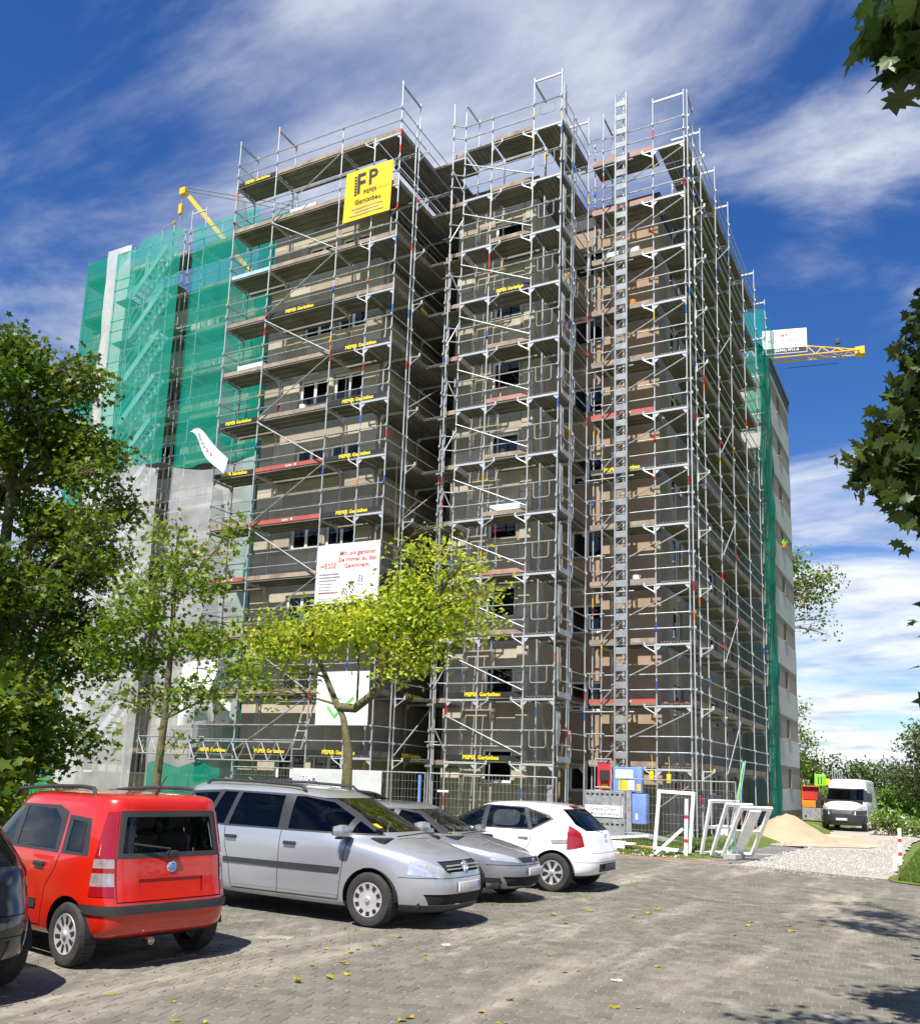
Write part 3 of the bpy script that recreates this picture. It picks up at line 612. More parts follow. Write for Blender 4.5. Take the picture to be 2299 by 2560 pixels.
def std_mesh(h, lo=0.0, turn=0):
    """standard of height h above its foot with spigot collars every lift and wedge boxes for the rails"""
    k = (round(h, 2), turn)
    if k not in STD:
        mb = MB(); mb.tube((0, 0, 0.1), (0, 0, h), 0.0245, 8); mb.box(-0.07, 0.07, -0.07, 0.07, 0, 0.012); mb.tube((0, 0, 0.012), (0, 0, 0.3), 0.019, 6); mb.tube((0, 0, 0.28), (0, 0, 0.33), 0.045, 6)
        z = Z0-ZG; dx, dy = ((0.0, -0.045), (0.045, 0), (0, 0.045), (-0.045, 0))[turn]
        while z < h:
            mb.tube((0, 0, z-0.10), (0, 0, z+0.06), 0.030, 8)
            for dz in (0.5, 1.0):
                if z+dz < h: mb.box(dx-0.025, dx+0.025, dy-0.025, dy+0.025, z+dz-0.05, z+dz+0.04)
            z += LIFT
        STD[k] = mb.mesh('standard', 'marked_tube', smooth=30)
    return STD[k]
GUS = {}
def gusset_mesh(s):                      # quarter-disc plate under a transom
    if s not in GUS:
        mb = MB(); mb.prism([(0.02*s, 0), (0.17*s, 0), (0.15*s, -0.04), (0.07*s, -0.13), (0.02*s, -0.15)], -0.009, 0.009, 'y'); GUS[s] = mb.mesh('gusset', 'alu')
    return GUS[s]
PLK = {}
def plank_mesh(L, kind=0):
    k = (round(L, 3), kind)
    if k not in PLK:
        mb = MB(); w = 0.150; t = 0.07
        prof = [(-w, 0), (-w+0.018, 0), (-w+0.018, t-0.008), (-0.075, t-0.008), (-0.067, t-0.04), (-0.035, t-0.04), (-0.027, t-0.008), (0.027, t-0.008), (0.035, t-0.04), (0.067, t-0.04), (0.075, t-0.008), (w-0.018, t-0.008), (w-0.018, 0), (w, 0), (w, t), (-w, t)]
        n = len(prof); vs = [(x, a, b) for x in (0.03, L-0.03) for a, b in prof]
        mb.add(vs, [tuple(range(n)), tuple(range(2*n-1, n-1, -1))]+[(i, n+i, n+(i+1) % n, (i+1) % n) for i in range(n)])
        for x in (0.03, L-0.03-0.03): mb.box(x, x+0.03, -w+.02, w-.02, -0.012, 0.0)
        PLK[k] = mb.mesh('plank', 'plank_steel')
    return PLK[k]
mb = MB(); mb.path([(0, 0, 0), (0.40, 0, 0)], 0.018, 6); mb.path([(0.40, 0, -0.01), (0.03, 0, -0.24)], 0.016, 6); mb.box(-0.02, 0.06, -0.02, 0.02, -0.28, 0.03); mb.box(0.36, 0.42, -0.02, 0.02, -0.02, 0.10)
BRK = mb.mesh('bracket', 'alu', smooth=40)
def uguard_mesh(L, w=0.55, h=0.52):
    mb = MB(); mb.tube((0, 0, 0), (L, 0, 0), 0.02, 6); c = L/2; a = w/2; r = 0.07
    pts = [(c-a, 0, 0), (c-a, 0, -h+r)]+[(c-a+r-r*math.cos(t), 0, -h+r-r*math.sin(t)) for t in (0.5, 1.05, PI/2)]+[(c+a-r+r*math.sin(t), 0, -h+r-r*math.cos(t)) for t in (0, 0.5, 1.05, PI/2)]+[(c+a, 0, 0)]
    mb.path(pts, 0.018, 6); return mb.mesh('end_guard', 'galvanised', smooth=40)
class Scaf:
    def __init__(s, label, x, y, group='facade scaffold sections round the building', name='scaffold'):
        s.o = Vector((x, y, ZG)); s.root = thing(name, label, 'scaffold', s.o, 0, group)
    def put(s, name, me, M, parent=None):
        o = obj(name, me, parent or s.root); o.matrix_basis = Matrix.Translation(-s.o) @ M; return o
    def tube(s, name, p, q, m='galvanised', r=0.0242): return s.put(name, unit_tube(m, r), along(p, q))
    def bar(s, name, p, q, m='alu', w=0.05, h=0.065): return s.put(name, unit_box(m, w, h), along(p, q))
    def std(s, x, y, top, turn=0, zb=None):
        return s.put('standard', std_mesh(top-ZG, turn=turn), Matrix.Translation((x, y, ZG)))
    def frame(s, p, q, zs, gus=True):                       # transoms between two standards, gussets at both ends
        p = Vector((*p, 0)); q = Vector((*q, 0)); a = math.atan2(q.y-p.y, q.x-p.x)
        for z in zs:
            d = Vector((0, 0, z)); s.bar('transom', p+d, q+d)
            if gus:
                s.put('gusset', gusset_mesh(1), Matrix.Translation(p+d+Vector((0, 0, -0.03))) @ Matrix.Rotation(a, 4, 'Z'))
                s.put('gusset', gusset_mesh(-1), Matrix.Translation(q+d+Vector((0, 0, -0.03))) @ Matrix.Rotation(a, 4, 'Z'))
    def deck(s, p, q, inward, z, n=3, pitch=0.325, off=0.20, inner=0.0):    # planks from p to q, laid side by side towards 'inward'
        p = Vector((*p, 0)); q = Vector((*q, 0)); L = (q-p).length; a = math.atan2(q.y-p.y, q.x-p.x); iv = Vector((*inward, 0))
        for i in range(n):
            c = p+iv*(off+i*pitch)+Vector((0, 0, z+rng.uniform(-.004, .004)))
            s.put('plank', plank_mesh(L), Matrix.Translation(c) @ Matrix.Rotation(a, 4, 'Z'))
        if inner: s.put('inner_plank', plank_mesh(L), Matrix.Translation(p+iv*inner+Vector((0, 0, z-0.03))) @ Matrix.Rotation(a, 4, 'Z') @ Matrix.Diagonal((1, 0.55, 1, 1)))
    def rails(s, p, q, z, hs=(0.5, 1.0), m='galvanised'):
        for h in hs: s.tube('guardrail', (p[0], p[1], z+h), (q[0], q[1], z+h), m, 0.0195)
    def toe(s, p, q, z, kind='wood', out=(0, -1), flip=False):
        m = {'wood': 'board_wood', 'red': 'board_red', 'pieper': 'board_black', 'blue': 'board_blue', 'fred': 'board_faded_red', 'black': 'board_black'}[kind]
        p = Vector((*p, 0)); q = Vector((*q, 0)); iv = -Vector((*out, 0))*0.045; d = Vector((0, 0, z+0.135))
        o = s.put('toe_board', unit_box(m, 0.15, 0.032), along(p+iv+d, q+iv+d, Vector((*out, 0))))
        L = (q-p).length; a = math.atan2(q.y-p.y, q.x-p.x)
        if kind in ('pieper', 'red'):
            c = (p+q)/2+iv+d-iv.normalized()*0.020
            if kind == 'pieper': me = text_mesh('PIEPER Gerüstbau', 0.172, MATS['letter_yellow'], bold=0.0065, sx=min(1.0, L/2.0))
            else: me = text_mesh('Layher', 0.10, MATS['letter_white'], bold=0.002)
            l = obj('lettering', me, s.root); l.matrix_basis = Matrix.Translation(c-s.o) @ Matrix.Rotation(a, 4, 'Z') @ Matrix.Rotation(PI/2, 4, 'X')
            if kind == 'red':
                k = obj('lettering', text_mesh('■', 0.10, MATS['letter_white']), s.root); k.matrix_basis = Matrix.Translation(c+Vector((math.cos(a), math.sin(a), 0))*0.28-s.o) @ Matrix.Rotation(a, 4, 'Z') @ Matrix.Rotation(PI/2, 4, 'X')
        return o
    def brace(s, p, q): return s.tube('brace', p, q, 'galvanised', 0.021)
    def bracket(s, x, y, z, ang): return s.put('bracket', BRK, Matrix.Translation((x, y, z)) @ Matrix.Rotation(ang, 4, 'Z'))
ZD = [Z0+LIFT*k for k in range(NL)]
TOP = ZD[-1]+2.02
FW = 1.07

# --- left tower: front run
LT = Scaf('tallest left scaffold tower carrying the yellow banner, open towards the car park', -19.7, 24.82)
yf = 24.82; yi = yf+FW
xs = [-23.42, -21.5, -18.45, -15.93]
for i, x in enumerate(xs):
    LT.std(x, yf, TOP if i != 2 else ZD[-1]+1.08, 0)
    LT.std(x, yi, TOP if i in (0, 1) else (ZD[-1]+1.08 if i == 3 else ZD[-1]+0.1), 2)
    if i in (0, 1, 3): LT.bar('transom', (x, yf, TOP-0.12), (x, yi if i < 3 else yf+1.28, TOP-0.12), 'galvanised_dull')
    if i in (0, 1, 2): LT.frame((x, yf), (x, yi), [z-0.04 for z in ZD])
LT.std(-15.93-FW, yf, ZD[-1]+0.1, 0)
LT.frame((-15.93-FW, yf), (-15.93, yf), [z-0.04 for z in ZD])
toes = {11: ('pieper', 'wood', 'wood'), 10: ('wood', 'wood', 'wood'), 9: ('blue', 'wood', 'wood'), 8: ('wood', 'pieper', 'wood'), 7: ('wood', 'wood', 'pieper'), 6: ('pieper', 'wood', 'pieper'),
        5: ('pieper', 'red', 'pieper'), 4: ('wood', 'red', 'pieper'), 3: ('red', 'wood', 'wood'), 2: ('wood', 'fred', 'wood'), 1: ('wood', 'wood', 'wood'), 0: ('pieper', 'pieper', 'pieper')}
for k, z in enumerate(ZD):
    for b in range(3):
        p, q = (xs[b], yf), (xs[b+1], yf)
        LT.rails(p, q, z)
        LT.toe(p, q, z, toes[k][b])
        if b < 2 or True: LT.deck((xs[b], yf), (xs[b+1] if b < 2 else -15.93-FW, yf), (0, 1), z, inner=1.16 if (k+b) % 3 == 0 else 0)
    LT.bracket(-15.93-FW, yf, z-0.05, PI)
    # left end of the run
    LT.rails((xs[0], yf), (xs[0], yi), z); LT.toe((xs[0], yf), (xs[0], yi), z, 'wood', (-1, 0))
    # inner rail, as the wall is set back
    LT.rails((xs[0], yi), (xs[1], yi), z, (1.0,), 'galvanised_dull')
for k in range(NL):                       # zig-zag braces on the middle bay
    a, b = (xs[1], xs[2]) if k % 2 else (xs[2], xs[1])
    if k > 0: LT.brace((a, yf-0.05, ZD[k-1]+0.1), (b, yf-0.05, ZD[k]-0.05))
# --- left tower: right-hand run along the return wall
LR = Scaf('shaded scaffold run along the return wall right of the left tower', -16.4, 28)
xr = -15.93; xri = xr-FW; ys = [24.82, 26.1, 28.67, 31.2]
for i, y in enumerate(ys[1:]):
    LR.std(xr, y, TOP if i == 0 else ZD[-1]+1.08, 1); LR.std(xri, y, ZD[-1]+0.1, 3); LR.frame((xri, y), (xr, y), [z-0.04 for z in ZD])
for k, z in enumerate(ZD):
    for b in range(3):
        p, q = (xr, ys[b]), (xr, ys[b+1]); LR.rails(p, q, z); LR.deck(p, q, (-1, 0), z, inner=1.14)
        LR.toe(p, q, z, 'pieper' if (b == 1 and k in (3, 8, 0, 1)) else 'wood', (1, 0))
    LR.bracket(xr, ys[1], z-0.05, 0)
    if k % 2: LR.brace((xr+0.05, ys[1], ZD[k]-2+0.1), (xr+0.05, ys[2], ZD[k]-0.05))

# --- middle tower
MT = Scaf('middle scaffold tower with rounded end guards at every deck', -12.6, 26.75)
ym = 26.75; xm = [-14.70, -14.34, -13.25, -11.65, -10.61]
for i, x in enumerate(xm):
    t = TOP if i in (3, 4) else (ZD[-1]+1.6 if i == 1 else ZD[-1]+1.08)
    MT.std(x, ym-(0.25 if i == 0 else 0.0), t if i else ZD[-1]+1.9, 0)
    if i: MT.std(x, ym+FW, ZD[-1]+0.1 if i != 1 else TOP, 2)
    if i in (1,): MT.frame((x, ym), (x, ym+FW), [z-0.04 for z in ZD])
MT.bar('transom', (-14.34, ym-0.0, TOP-0.12), (-14.34, ym+FW, TOP-0.12)); MT.bar('transom', (-11.65, ym, TOP-0.12), (-10.61, ym, TOP-0.12)); MT.bar('transom', (-11.65, ym, TOP-0.14), (-11.65, ym+FW, TOP-0.14), 'galvanised_dull')
MT.frame((-14.34, ym), (-13.25, ym), [z-0.04 for z in ZD[:-1]]); MT.frame((-11.65, ym), (-10.61, ym), [z-0.04 for z in ZD])
mts = {11: 'wood', 10: 'wood', 9: 'wood', 8: 'pieper', 7: 'wood', 6: 'fred', 5: 'wood', 4: 'wood', 3: 'fred', 2: 'wood', 1: 'pieper', 0: 'pieper'}
ug = uguard_mesh(1.04)
for k, z in enumerate(ZD):
    MT.deck((-13.25, ym), (-11.65, ym), (0, 1), z, inner=1.16 if k % 2 else 0)
    MT.deck((-15.88, ym+0.35), (-15.88, 31.2), (1, 0), z-0.02, n=2, off=0.17); MT.toe((-13.25 if k not in (0, 1) else -14.5, ym), (-11.65, ym), z, mts[k])
    for x in (-14.34, -11.65):                                     # decks of the two side runs, seen from below end-on
        y1 = ym+FW if x < -12 else 29.5
        MT.deck((x+0.02, ym+0.02), (x+0.02, y1), (1, 0), z, off=0.19, pitch=0.33)
    MT.deck((-15.2, ym+0.12), (-14.36, ym+0.12), (0, 1), z-0.2)
    MT.rails((-14.34, ym), (-11.65, ym), z)
    o = MT.put('end_guard', ug, Matrix.Translation((-11.65, ym-0.02, z+1.0)))
    MT.rails((-11.65, ym), (-10.61, ym), z, (1.0,))
    MT.bracket(-13.25, ym, z-0.05, 0); MT.bracket(-11.65, ym, z-0.05, PI)
    MT.rails((-14.70, ym-0.25), (-14.34, ym), z, (0.5, 1.0)); MT.toe((-14.9, ym+0.02), (-14.36, ym+0.02), z-0.18, 'wood')
    if k:
        MT.brace((-14.34, ym-0.05, ZD[k]-0.55), (-11.65, ym-0.05, ZD[k]-1.75)) if k % 1 == 0 else None
        MT.brace((-14.70, ym-0.28, z-1.7+(0.9 if k % 2 else 0)), (-14.34, ym-0.03, z-0.8-(0.9 if k % 2 else 0)))
# tall pair of lift tubes in the recess left of the tower
for x, y, h in ((-15.28, 27.35, 20.7), (-15.02, 27.2, 20.7)):
    MT.std(x, y, h, 0)
for z in (3.0, 7.5, 12.0, 16.5, 19.9): MT.tube('ledger', (-15.45, 27.38, z), (-14.85, 27.16, z))
# right side of the middle tower with wide loading gates
ML = Scaf('scaffold side of the middle tower with loading gates and steel panels', -10.61, 28.2)
for y in (28.0, 29.5):
    ML.std(-10.61, y, ZD[-1]+(2.02 if y > 29 else 1.08), 1); ML.std(-11.68, y, ZD[-1]+0.1, 3); ML.frame((-11.68, y), (-10.61, y), [z-0.04 for z in ZD])
ML.bar('transom', (-11.68, 29.5, TOP-0.12), (-10.61, 29.5, TOP-0.12))
gate = MB()
for a, b in (((0, 0, 0.05), (0, 0, 1.02)), ((0, 1.15, 0.05), (0, 1.15, 1.02)), ((0, 0, 1.02), (0, 1.15, 1.02)), ((0, 0, 0.55), (0, 1.15, 0.55))): gate.tube(a, b, 0.02, 6)
gate.box(-0.012, 0.012, 0.0, 1.15, 0.02, 0.20); gate_me = gate.mesh('gate', 'alu', smooth=40)
panel = MB(); panel.bevbox(-0.012, 0.012, 0, 0.30, 0, 1.05, 0.008); panel.box(0.012, 0.03, 0.06, 0.10, 0.05, 1.0); panel.box(0.012, 0.03, 0.20, 0.24, 0.05, 1.0); panel_me = panel.mesh('steel_panel', 'galvanised')
for k, z in enumerate(ZD):
    ML.put('gate', gate_me, Matrix.Translation((-10.60, 27.05, z+0.04)))
    ML.put('steel_panel', panel_me, Matrix.Translation((-10.57, 26.86, z+0.55)))
    ML.rails((-10.61, 28.15), (-10.61, 29.5), z); ML.toe((-10.61, 26.8), (-10.61, 29.5), z, 'black', (1, 0))
    ML.tube('ledger', (-10.9, 29.5, z-0.22), (-8.9, 29.45, z-0.22)) if k % 2 else None

# --- right wing front
RW = Scaf('scaffold front of the right wing behind the hoist mast', -9, 29.56)
ya = 29.56
for x, t in ((-10.05, ZD[-1]+2.02), (-8.2, TOP), (-7.09, TOP)): RW.std(x, ya, t, 0)
RW.std(-10.05, ya+FW, ZD[-1]+2.02, 2); RW.std(-10.45, ya+0.25, ZD[-1]+1.1, 0); RW.bar('transom', (-10.05, ya, TOP-0.12), (-10.05, ya+FW, TOP-0.12), 'galvanised_dull')
RW.bar('transom', (-8.2, ya, TOP-0.12), (-7.09, ya, TOP-0.12))
RW.frame((-8.2, ya), (-7.09, ya), [z-0.04 for z in ZD]); RW.frame((-10.05, ya), (-10.05, ya+FW), [z-0.04 for z in ZD])
rts = {11: 'fred', 10: 'fred', 9: 'wood', 8: 'wood', 7: 'wood', 6: 'red', 5: 'pieper', 4: 'wood', 3: 'wood', 2: 'wood', 1: 'red', 0: 'wood'}
ug2 = uguard_mesh(0.62, 0.42)
for k, z in enumerate(ZD):
    RW.deck((-10.5, ya), (-8.2, ya), (0, 1), z); RW.toe((-10.5, ya+0.03), (-8.25, ya+0.03), z, rts[k])
    if k in (1, 6, 2, 4, 0, 10): RW.toe((-8.25, ya+FW), (-7.3, ya+FW), z, 'wood' if k != 1 else 'red')
    RW.rails((-10.05, ya), (-8.2, ya), z); RW.rails((-8.2, ya), (-7.09, ya), z)
    RW.put('end_guard', ug2, Matrix.Translation((-10.55, ya-0.04, z+1.06)))
    RW.bracket(-8.2, ya, z-0.05, PI)
    if k:
        RW.brace((-9.7, ya-0.05, z-1.35), (-8.2, ya-0.05, z-0.62)); RW.brace((-8.2, ya-0.04, z-0.75), (-7.15, ya-0.04, z-0.25))
        RW.brace((-10.05, ya-0.05, z-1.9), (-9.55, ya-0.05, z-1.35))
RW.brace((-8.2, ya-0.05, 1.1), (-7.2, ya-0.05, 1.85))
# --- long east side
ES = Scaf('long scaffold run along the shaded side wall, receding to the green net', -7.6, 37)
xe = -7.04; xei = xe-FW; ye = [30.65, 31.85, 34.35, 36.92, 39.95, 42.85, 45.92]
tops = [TOP, TOP, TOP, TOP, TOP-2, TOP, TOP]
ES.std(-6.98, ya+0.06, TOP, 1)
for i, y in enumerate(ye):
    ES.std(xe if i else xe, y, tops[i], 1)
    if i: ES.std(xei, y, ZD[-1]+0.1 if i < 5 else TOP, 3); ES.frame((xei, y), (xe, y), [z-0.04 for z in ZD]); ES.bar('transom', (xei, y, tops[i]-0.12), (xe, y, tops[i]-0.12))
ES.bar('transom', (-6.98, ya+0.06, TOP-0.12), (xe, ye[0], TOP-0.12), 'galvanised_dull')
yy = [ya]+ye
for k, z in enumerate(ZD):
    for b in range(len(yy)-1):
        p, q = (xe, yy[b]), (xe, yy[b+1]); nodeck = b == len(yy)-2
        ES.rails(p, q, z)
        if not nodeck: ES.deck(p, q, (-1, 0), z); ES.toe(p, q, z, 'wood', (1, 0))
    ES.bracket(xe, ye[0], z-0.05, 0)
for k in range(0, NL, 2):
    ES.brace((xe+0.05, ye[2], ZD[k]-0.05), (xe+0.05, ye[3], ZD[k]+1.95)) if k+1 < NL else None
ES.brace((xe+0.05, ye[2], ZD[1]-0.05), (xe-0.6, ye[3], ZD[0]))

# --- left wing behind the nets, with a stair flight in every lift
LW = Scaf('scaffold of the left wing hung with green and white nets', -30, 27.5)
yl = 27.5; xl = [-34.9, -33.6, -31.0, -28.5, -27.65, -25.1, -22.6]
for i, x in enumerate(xl):
    LW.std(x, yl, TOP if i in (3, 4) else ZD[-1]+1.1, 0); LW.std(x, yl+FW, ZD[-1]+(2.0 if i == 4 else 0.3), 2)
    LW.frame((x, yl), (x, yl+FW), [z-0.04 for z in ZD], gus=False)
LW.bar('transom', (xl[3], yl, TOP-0.12), (xl[4], yl, TOP-0.12))
for k, z in enumerate(ZD):
    for b in range(6):
        p, q = (xl[b], yl), (xl[b+1], yl)
        LW.deck(p, q, (0, 1), z); LW.rails(p, q, z); 
        if b != 3: LW.toe(p, q, z, 'pieper' if (k in (8, 3) and b == 1) else ('red' if k == 4 and b == 4 else 'wood'))
    LW.put('end_guard', uguard_mesh(0.85, 0.6, 0.5) if k == 0 else ug3, Matrix.Translation((xl[3], yl-0.03, z+1.0))) if k else None
    if k == 0: ug3 = uguard_mesh(0.85, 0.6, 0.5)
# aluminium stair flights, one per lift, rising to the right
ST = Scaf('aluminium stair tower with one flight per lift behind the green net', -30.2, 26.7, name='stair_tower')
fl = MB(); L_, H_ = 2.05, 2.0
for y in (0.02, 0.60):
    fl.add([(0, y, 0), (0.28, y, 0), (L_, y, H_-0.1), (L_, y, H_+0.05), (L_-0.2, y, H_+0.05), (0, y, 0.12)], [(0, 1, 2, 3, 4, 5)]); fl.add([(0, y+0.03, 0), (0.28, y+0.03, 0), (L_, y+0.03, H_-0.1), (L_, y+0.03, H_+0.05), (L_-0.2, y+0.03, H_+0.05), (0, y+0.03, 0.12)], [(5, 4, 3, 2, 1, 0)])
for i in range(9): fl.box(0.12+i*0.205, 0.12+i*0.205+0.19, 0.05, 0.60, 0.13+i*0.215, 0.155+i*0.215)
fl_me = fl.mesh('stair_flight', 'alu')
hr = MB()
for y in (0.0, 0.65):
    hr.path([(-0.15, y, 0.55), (0.1, y, 1.0), (L_-0.3, y, H_+1.0), (L_+0.3, y, H_+1.05)], 0.019, 6); hr.path([(0.1, y, 0.5), (L_-0.3, y, H_+0.5)], 0.016, 6)
    for t in (0.05, 0.5, 0.95): hr.tube((0.1+t*1.65, y, 0.1+t*1.9), (0.1+t*1.65, y, 1.0+t*1.9), 0.016, 6)
hr_me = hr.mesh('handrail', 'alu', smooth=40)
ld = MB(); ld.bevbox(0, 0.85, 0.0, 0.64, -0.05, 0.0, 0.01); ld_me = ld.mesh('landing', 'plank_steel')
for x in (-31.9, -30.9, -28.6):
    for y in (26.6, 27.3):
        ST.std(x, y, ZD[-1]+(0.4 if x < -29 else 1.1), 0)
for k in range(NL-1):
    z = ZD[k]
    a = ST.put('stair_flight', fl_me, Matrix.Translation((-31.0, 26.63, z))); ST.put('handrail', hr_me, Matrix.Translation((-31.0, 26.63, z)), None)
    ST.put('landing', ld_me, Matrix.Translation((-31.85, 26.63, z))); ST.put('landing', ld_me, Matrix.Translation((-29.0, 26.63, z)))
    ST.tube('guardrail', (-31.9, 26.6, z+1.0), (-30.9, 26.6, z+1.0)); ST.tube('guardrail', (-31.9, 26.6, z+0.5), (-30.9, 26.6, z+0.5))

# --- nets and sheets
def net(name, p, q, z0, z1, m, label, amp=0.06, n=14, parent=None, seed=0, group='scaffold nets', cut=None, cat='net'):
    p = Vector((*p, 0)); q = Vector((*q, 0)); d = q-p; L = d.length; nr = Vector((d.y, -d.x, 0)).normalized(); nx = max(3, int(L/0.28)); nz = max(4, int((z1-z0)/0.35)); vs = []
    for j in range(nz+1):
        for i in range(nx+1):
            t = i/nx; z = z0+(z1-z0)*j/nz
            if j == 0: z += 0.16*noise.noise(Vector((t*L*1.4, seed*3.1, 1)))
            if j == nz and cut: z -= cut(t)
            tie = abs(math.sin(PI*(z-Z0)/2.0))**0.7
            w = amp*tie*(noise.noise(Vector((t*L*0.9, z*0.35, seed*5.7)))+0.5*noise.noise(Vector((t*L*3.1, z*0.5, seed+9.))))+amp*0.4
            sx = 0.03*noise.noise(Vector((z*1.1, i*0.9, seed))) if i in (0, nx) else 0
            c = p+d*(t+sx/L)+nr*w; vs.append((c.x, c.y, z))
    c0 = (p+q)/2; zb = z0
    mb = MB(); mb.add([(a-c0.x, b-c0.y, c-zb) for a, b, c in vs], [(j*(nx+1)+i, j*(nx+1)+i+1, (j+1)*(nx+1)+i+1, (j+1)*(nx+1)+i) for j in range(nz) for i in range(nx)])
    return obj(name, mb.mesh(name, m, smooth='all', fix=False), None, (c0.x, c0.y, zb), label, cat, group)
net('safety_net', (-34.95, 27.40), (-33.5, 27.40), 0.6, 25.4, 'green_net_dense', 'narrow green net at the far left corner of the building', seed=1)
net('safety_net', (-33.45, 27.33), (-31.95, 27.33), 10.5, 25.6, 'white_net_dense', 'bright white net hanging between two green nets', 0.12, seed=2)
net('safety_net', (-31.9, 26.52), (-27.95, 26.52), 14.2, 25.0, 'green_net', 'green net covering the stair tower', 0.05, seed=3, cut=lambda t: max(0, 0.42-t)*3.0)
net('safety_net', (-31.9, 26.50), (-27.95, 26.50), 0.9, 14.35, 'white_net', 'pale net covering the lower stair tower', 0.16, seed=4, cut=lambda t: 1.1*abs(0.6-t))
net('safety_net', (-28.15, 27.40), (-24.4, 27.40), 14.2, 25.5, 'green_net', 'green net between the stair tower and the tall open scaffold', 0.05, seed=5)
net('safety_net', (-28.15, 27.38), (-23.5, 27.38), 1.0, 14.3, 'white_net', 'pale net between the stair tower and the tall open scaffold', 0.15, seed=6, cut=lambda t: 0.35*math.sin(t*3))
net('safety_net', (-24.35, 27.42), (-22.5, 27.42), 0.8, 24.8, 'green_net_dense', 'dark green net strip behind the left end of the open scaffold', 0.05, seed=7)
net('safety_net', (-33.4, 27.30), (-32.0, 27.30), 0.9, 10.4, 'white_net', 'pale net below the bright white net', 0.10, seed=8)
net('safety_net', (xe+0.03, 42.9), (xe+0.03, 45.9), 0.5, 23.2, 'green_net_dense', 'tall green net hanging at the far end of the side scaffold', 0.22, seed=9, cut=lambda t: 1.2*(1-t)**2)
net('safety_net', (xei, 45.95), (xe, 45.95), 20.0, 26.1, 'green_net', 'green net at the top far corner of the side scaffold', 0.1, seed=10, cut=lambda t: 0.2*t)
net('safety_net', (xe+0.02, 45.95), (xe+0.02, 48.2), 22.4, 26.0, 'green_net', 'green net corner flap above the gable wall', 0.1, seed=12, cut=lambda t: 2.6*t)
for k in range(NL):
    z = ZD[k]+0.05; a = Vector((-23.45, 24.9, z)); vs = []
    for j in range(7):
        for i in range(6):
            t = i/5; h = j/6; x = -23.46-0.05*math.sin(h*4+k)*math.sin(t*PI)+0.03*noise.noise(Vector((t*4, h*4, k)))
            y = 24.86+t*(1.0-0.35*h*(1+0.4*math.sin(k*2.1))); vs.append((x+23.46, y-24.86, h*1.75*(1-0.18*t*(k % 2))))
    mb = MB(); mb.add(vs, [(j*6+i, j*6+i+1, (j+1)*6+i+1, (j+1)*6+i) for j in range(6) for i in range(5)])
    obj('foil_sheet', mb.mesh('foil_sheet', 'clear_foil', smooth='all', fix=False), None, (-23.46, 24.86, z), 'clear plastic foil tied to the left scaffold end at deck %s' % ('one two three four five six seven eight nine ten eleven twelve'.split()[k]+' from the ground'), 'foil', 'foil sheets at the scaffold end')
# ------------------------------------------------------------------ banners on the scaffold
def banner(name, x0, x1, z0, z1, y, m, label, amp=0.03, skew=0.0, nx=20, nz=16):
    vs = []; W_, H_ = x1-x0, z1-z0
    for s in (0, 1):
        for j in range(nz+1):
            for i in range(nx+1):
                t, h = i/nx, j/nz
                x = x0+W_*t-skew*(1-h); z = z0+H_*h
                w = amp*(math.sin(t*PI*2.2+h*1.3)*0.5+noise.noise(Vector((t*3, h*3, x0)))*0.8)
                vs.append((x-x0, w+s*0.004, z-z0))
    n = (nx+1)*(nz+1); fs = []
    for j in range(nz):
        for i in range(nx):
            a = j*(nx+1)+i; q = (a, a+1, a+nx+2, a+nx+1); fs.append(q); fs.append(tuple(k+n for k in reversed(q)))
    mb = MB(); mb.add(vs, fs)
    return obj(name, mb.mesh(name, m, smooth='all', fix=False), None, (x0, y, z0), label, 'banner')
b1 = banner('banner', -18.10, -16.12, 21.33, 23.30, 24.70, 'banner_yellow', 'yellow banner with dark lettering high on the left scaffold tower', 0.008, 0.06)
L = 'letter_black'; yt = -0.014
lettering('F', 1.10, MATS[L], b1, (0.66, yt, 1.36), bold=0.02, sx=0.8); lettering('P', 0.82, MATS[L], b1, (1.16, yt, 1.50), bold=0.02, sx=0.95)
lettering('PIEPER', 0.23, MATS[L], b1, (1.06, yt, 1.00), sx=0.85, bold=0.003); lettering('GmbH & Co. KG', 0.07, MATS[L], b1, (1.63, yt, 1.02)); lettering('Gerüstbau', 0.25, MATS[L], b1, (0.98, yt, 0.68), bold=0.004, sx=1.05)
for i, s in enumerate((1.3, 1.0, 1.45)):                      # small print, too small to read in the photograph
    obj('small_print', MB().box(-s/2, s/2, -0.0006, 0.0006, 0, 0.035).mesh('small_print', 'letter_grey'), b1, (0.95, yt, 0.42-i*0.13))
for i in range(7): obj('comb_mark', MB().box(-0.05, 0.05, -0.002, 0.002, 0, 0.055).mesh('comb_mark', 'letter_black'), b1, (0.43, yt, 0.98+i*0.115)) if i % 2 == 0 or True else None
b2 = banner('banner', -18.36, -15.88, 7.38, 9.38, 24.70, 'banner_white', 'large white banner with red slogan on the left scaffold tower', 0.006)
for i, s in enumerate(('Mit uns gehören', 'Sie immer zu den', 'Gewinnern.')): lettering(s, 0.215, MATS['letter_red'], b2, (1.63, yt, 1.66-i*0.215), bold=0.003)
lettering('HESSE', 0.26, MATS['letter_red'], b2, (0.48, yt, 1.27), sx=0.95)
for i, (w_, m_) in enumerate(((0.80, 'letter_grey'), (0.85, 'letter_grey'), (0.70, 'letter_grey'), (0.6, 'banner_grey'), (0.5, 'banner_grey'), (0.45, 'banner_grey'), (0.8, 'letter_red'))):
    obj('small_print', MB().box(0, w_, -0.0006, 0.0006, 0, 0.03).mesh('small_print', m_), b2, (0.12, yt, 0.98-i*0.105))
for i in range(2): obj('small_print', MB().box(0, 2.1, -0.002, 0.002, 0, 0.018).mesh('small_print', 'banner_grey'), b2, (0.15, yt, 0.17-i*0.08))
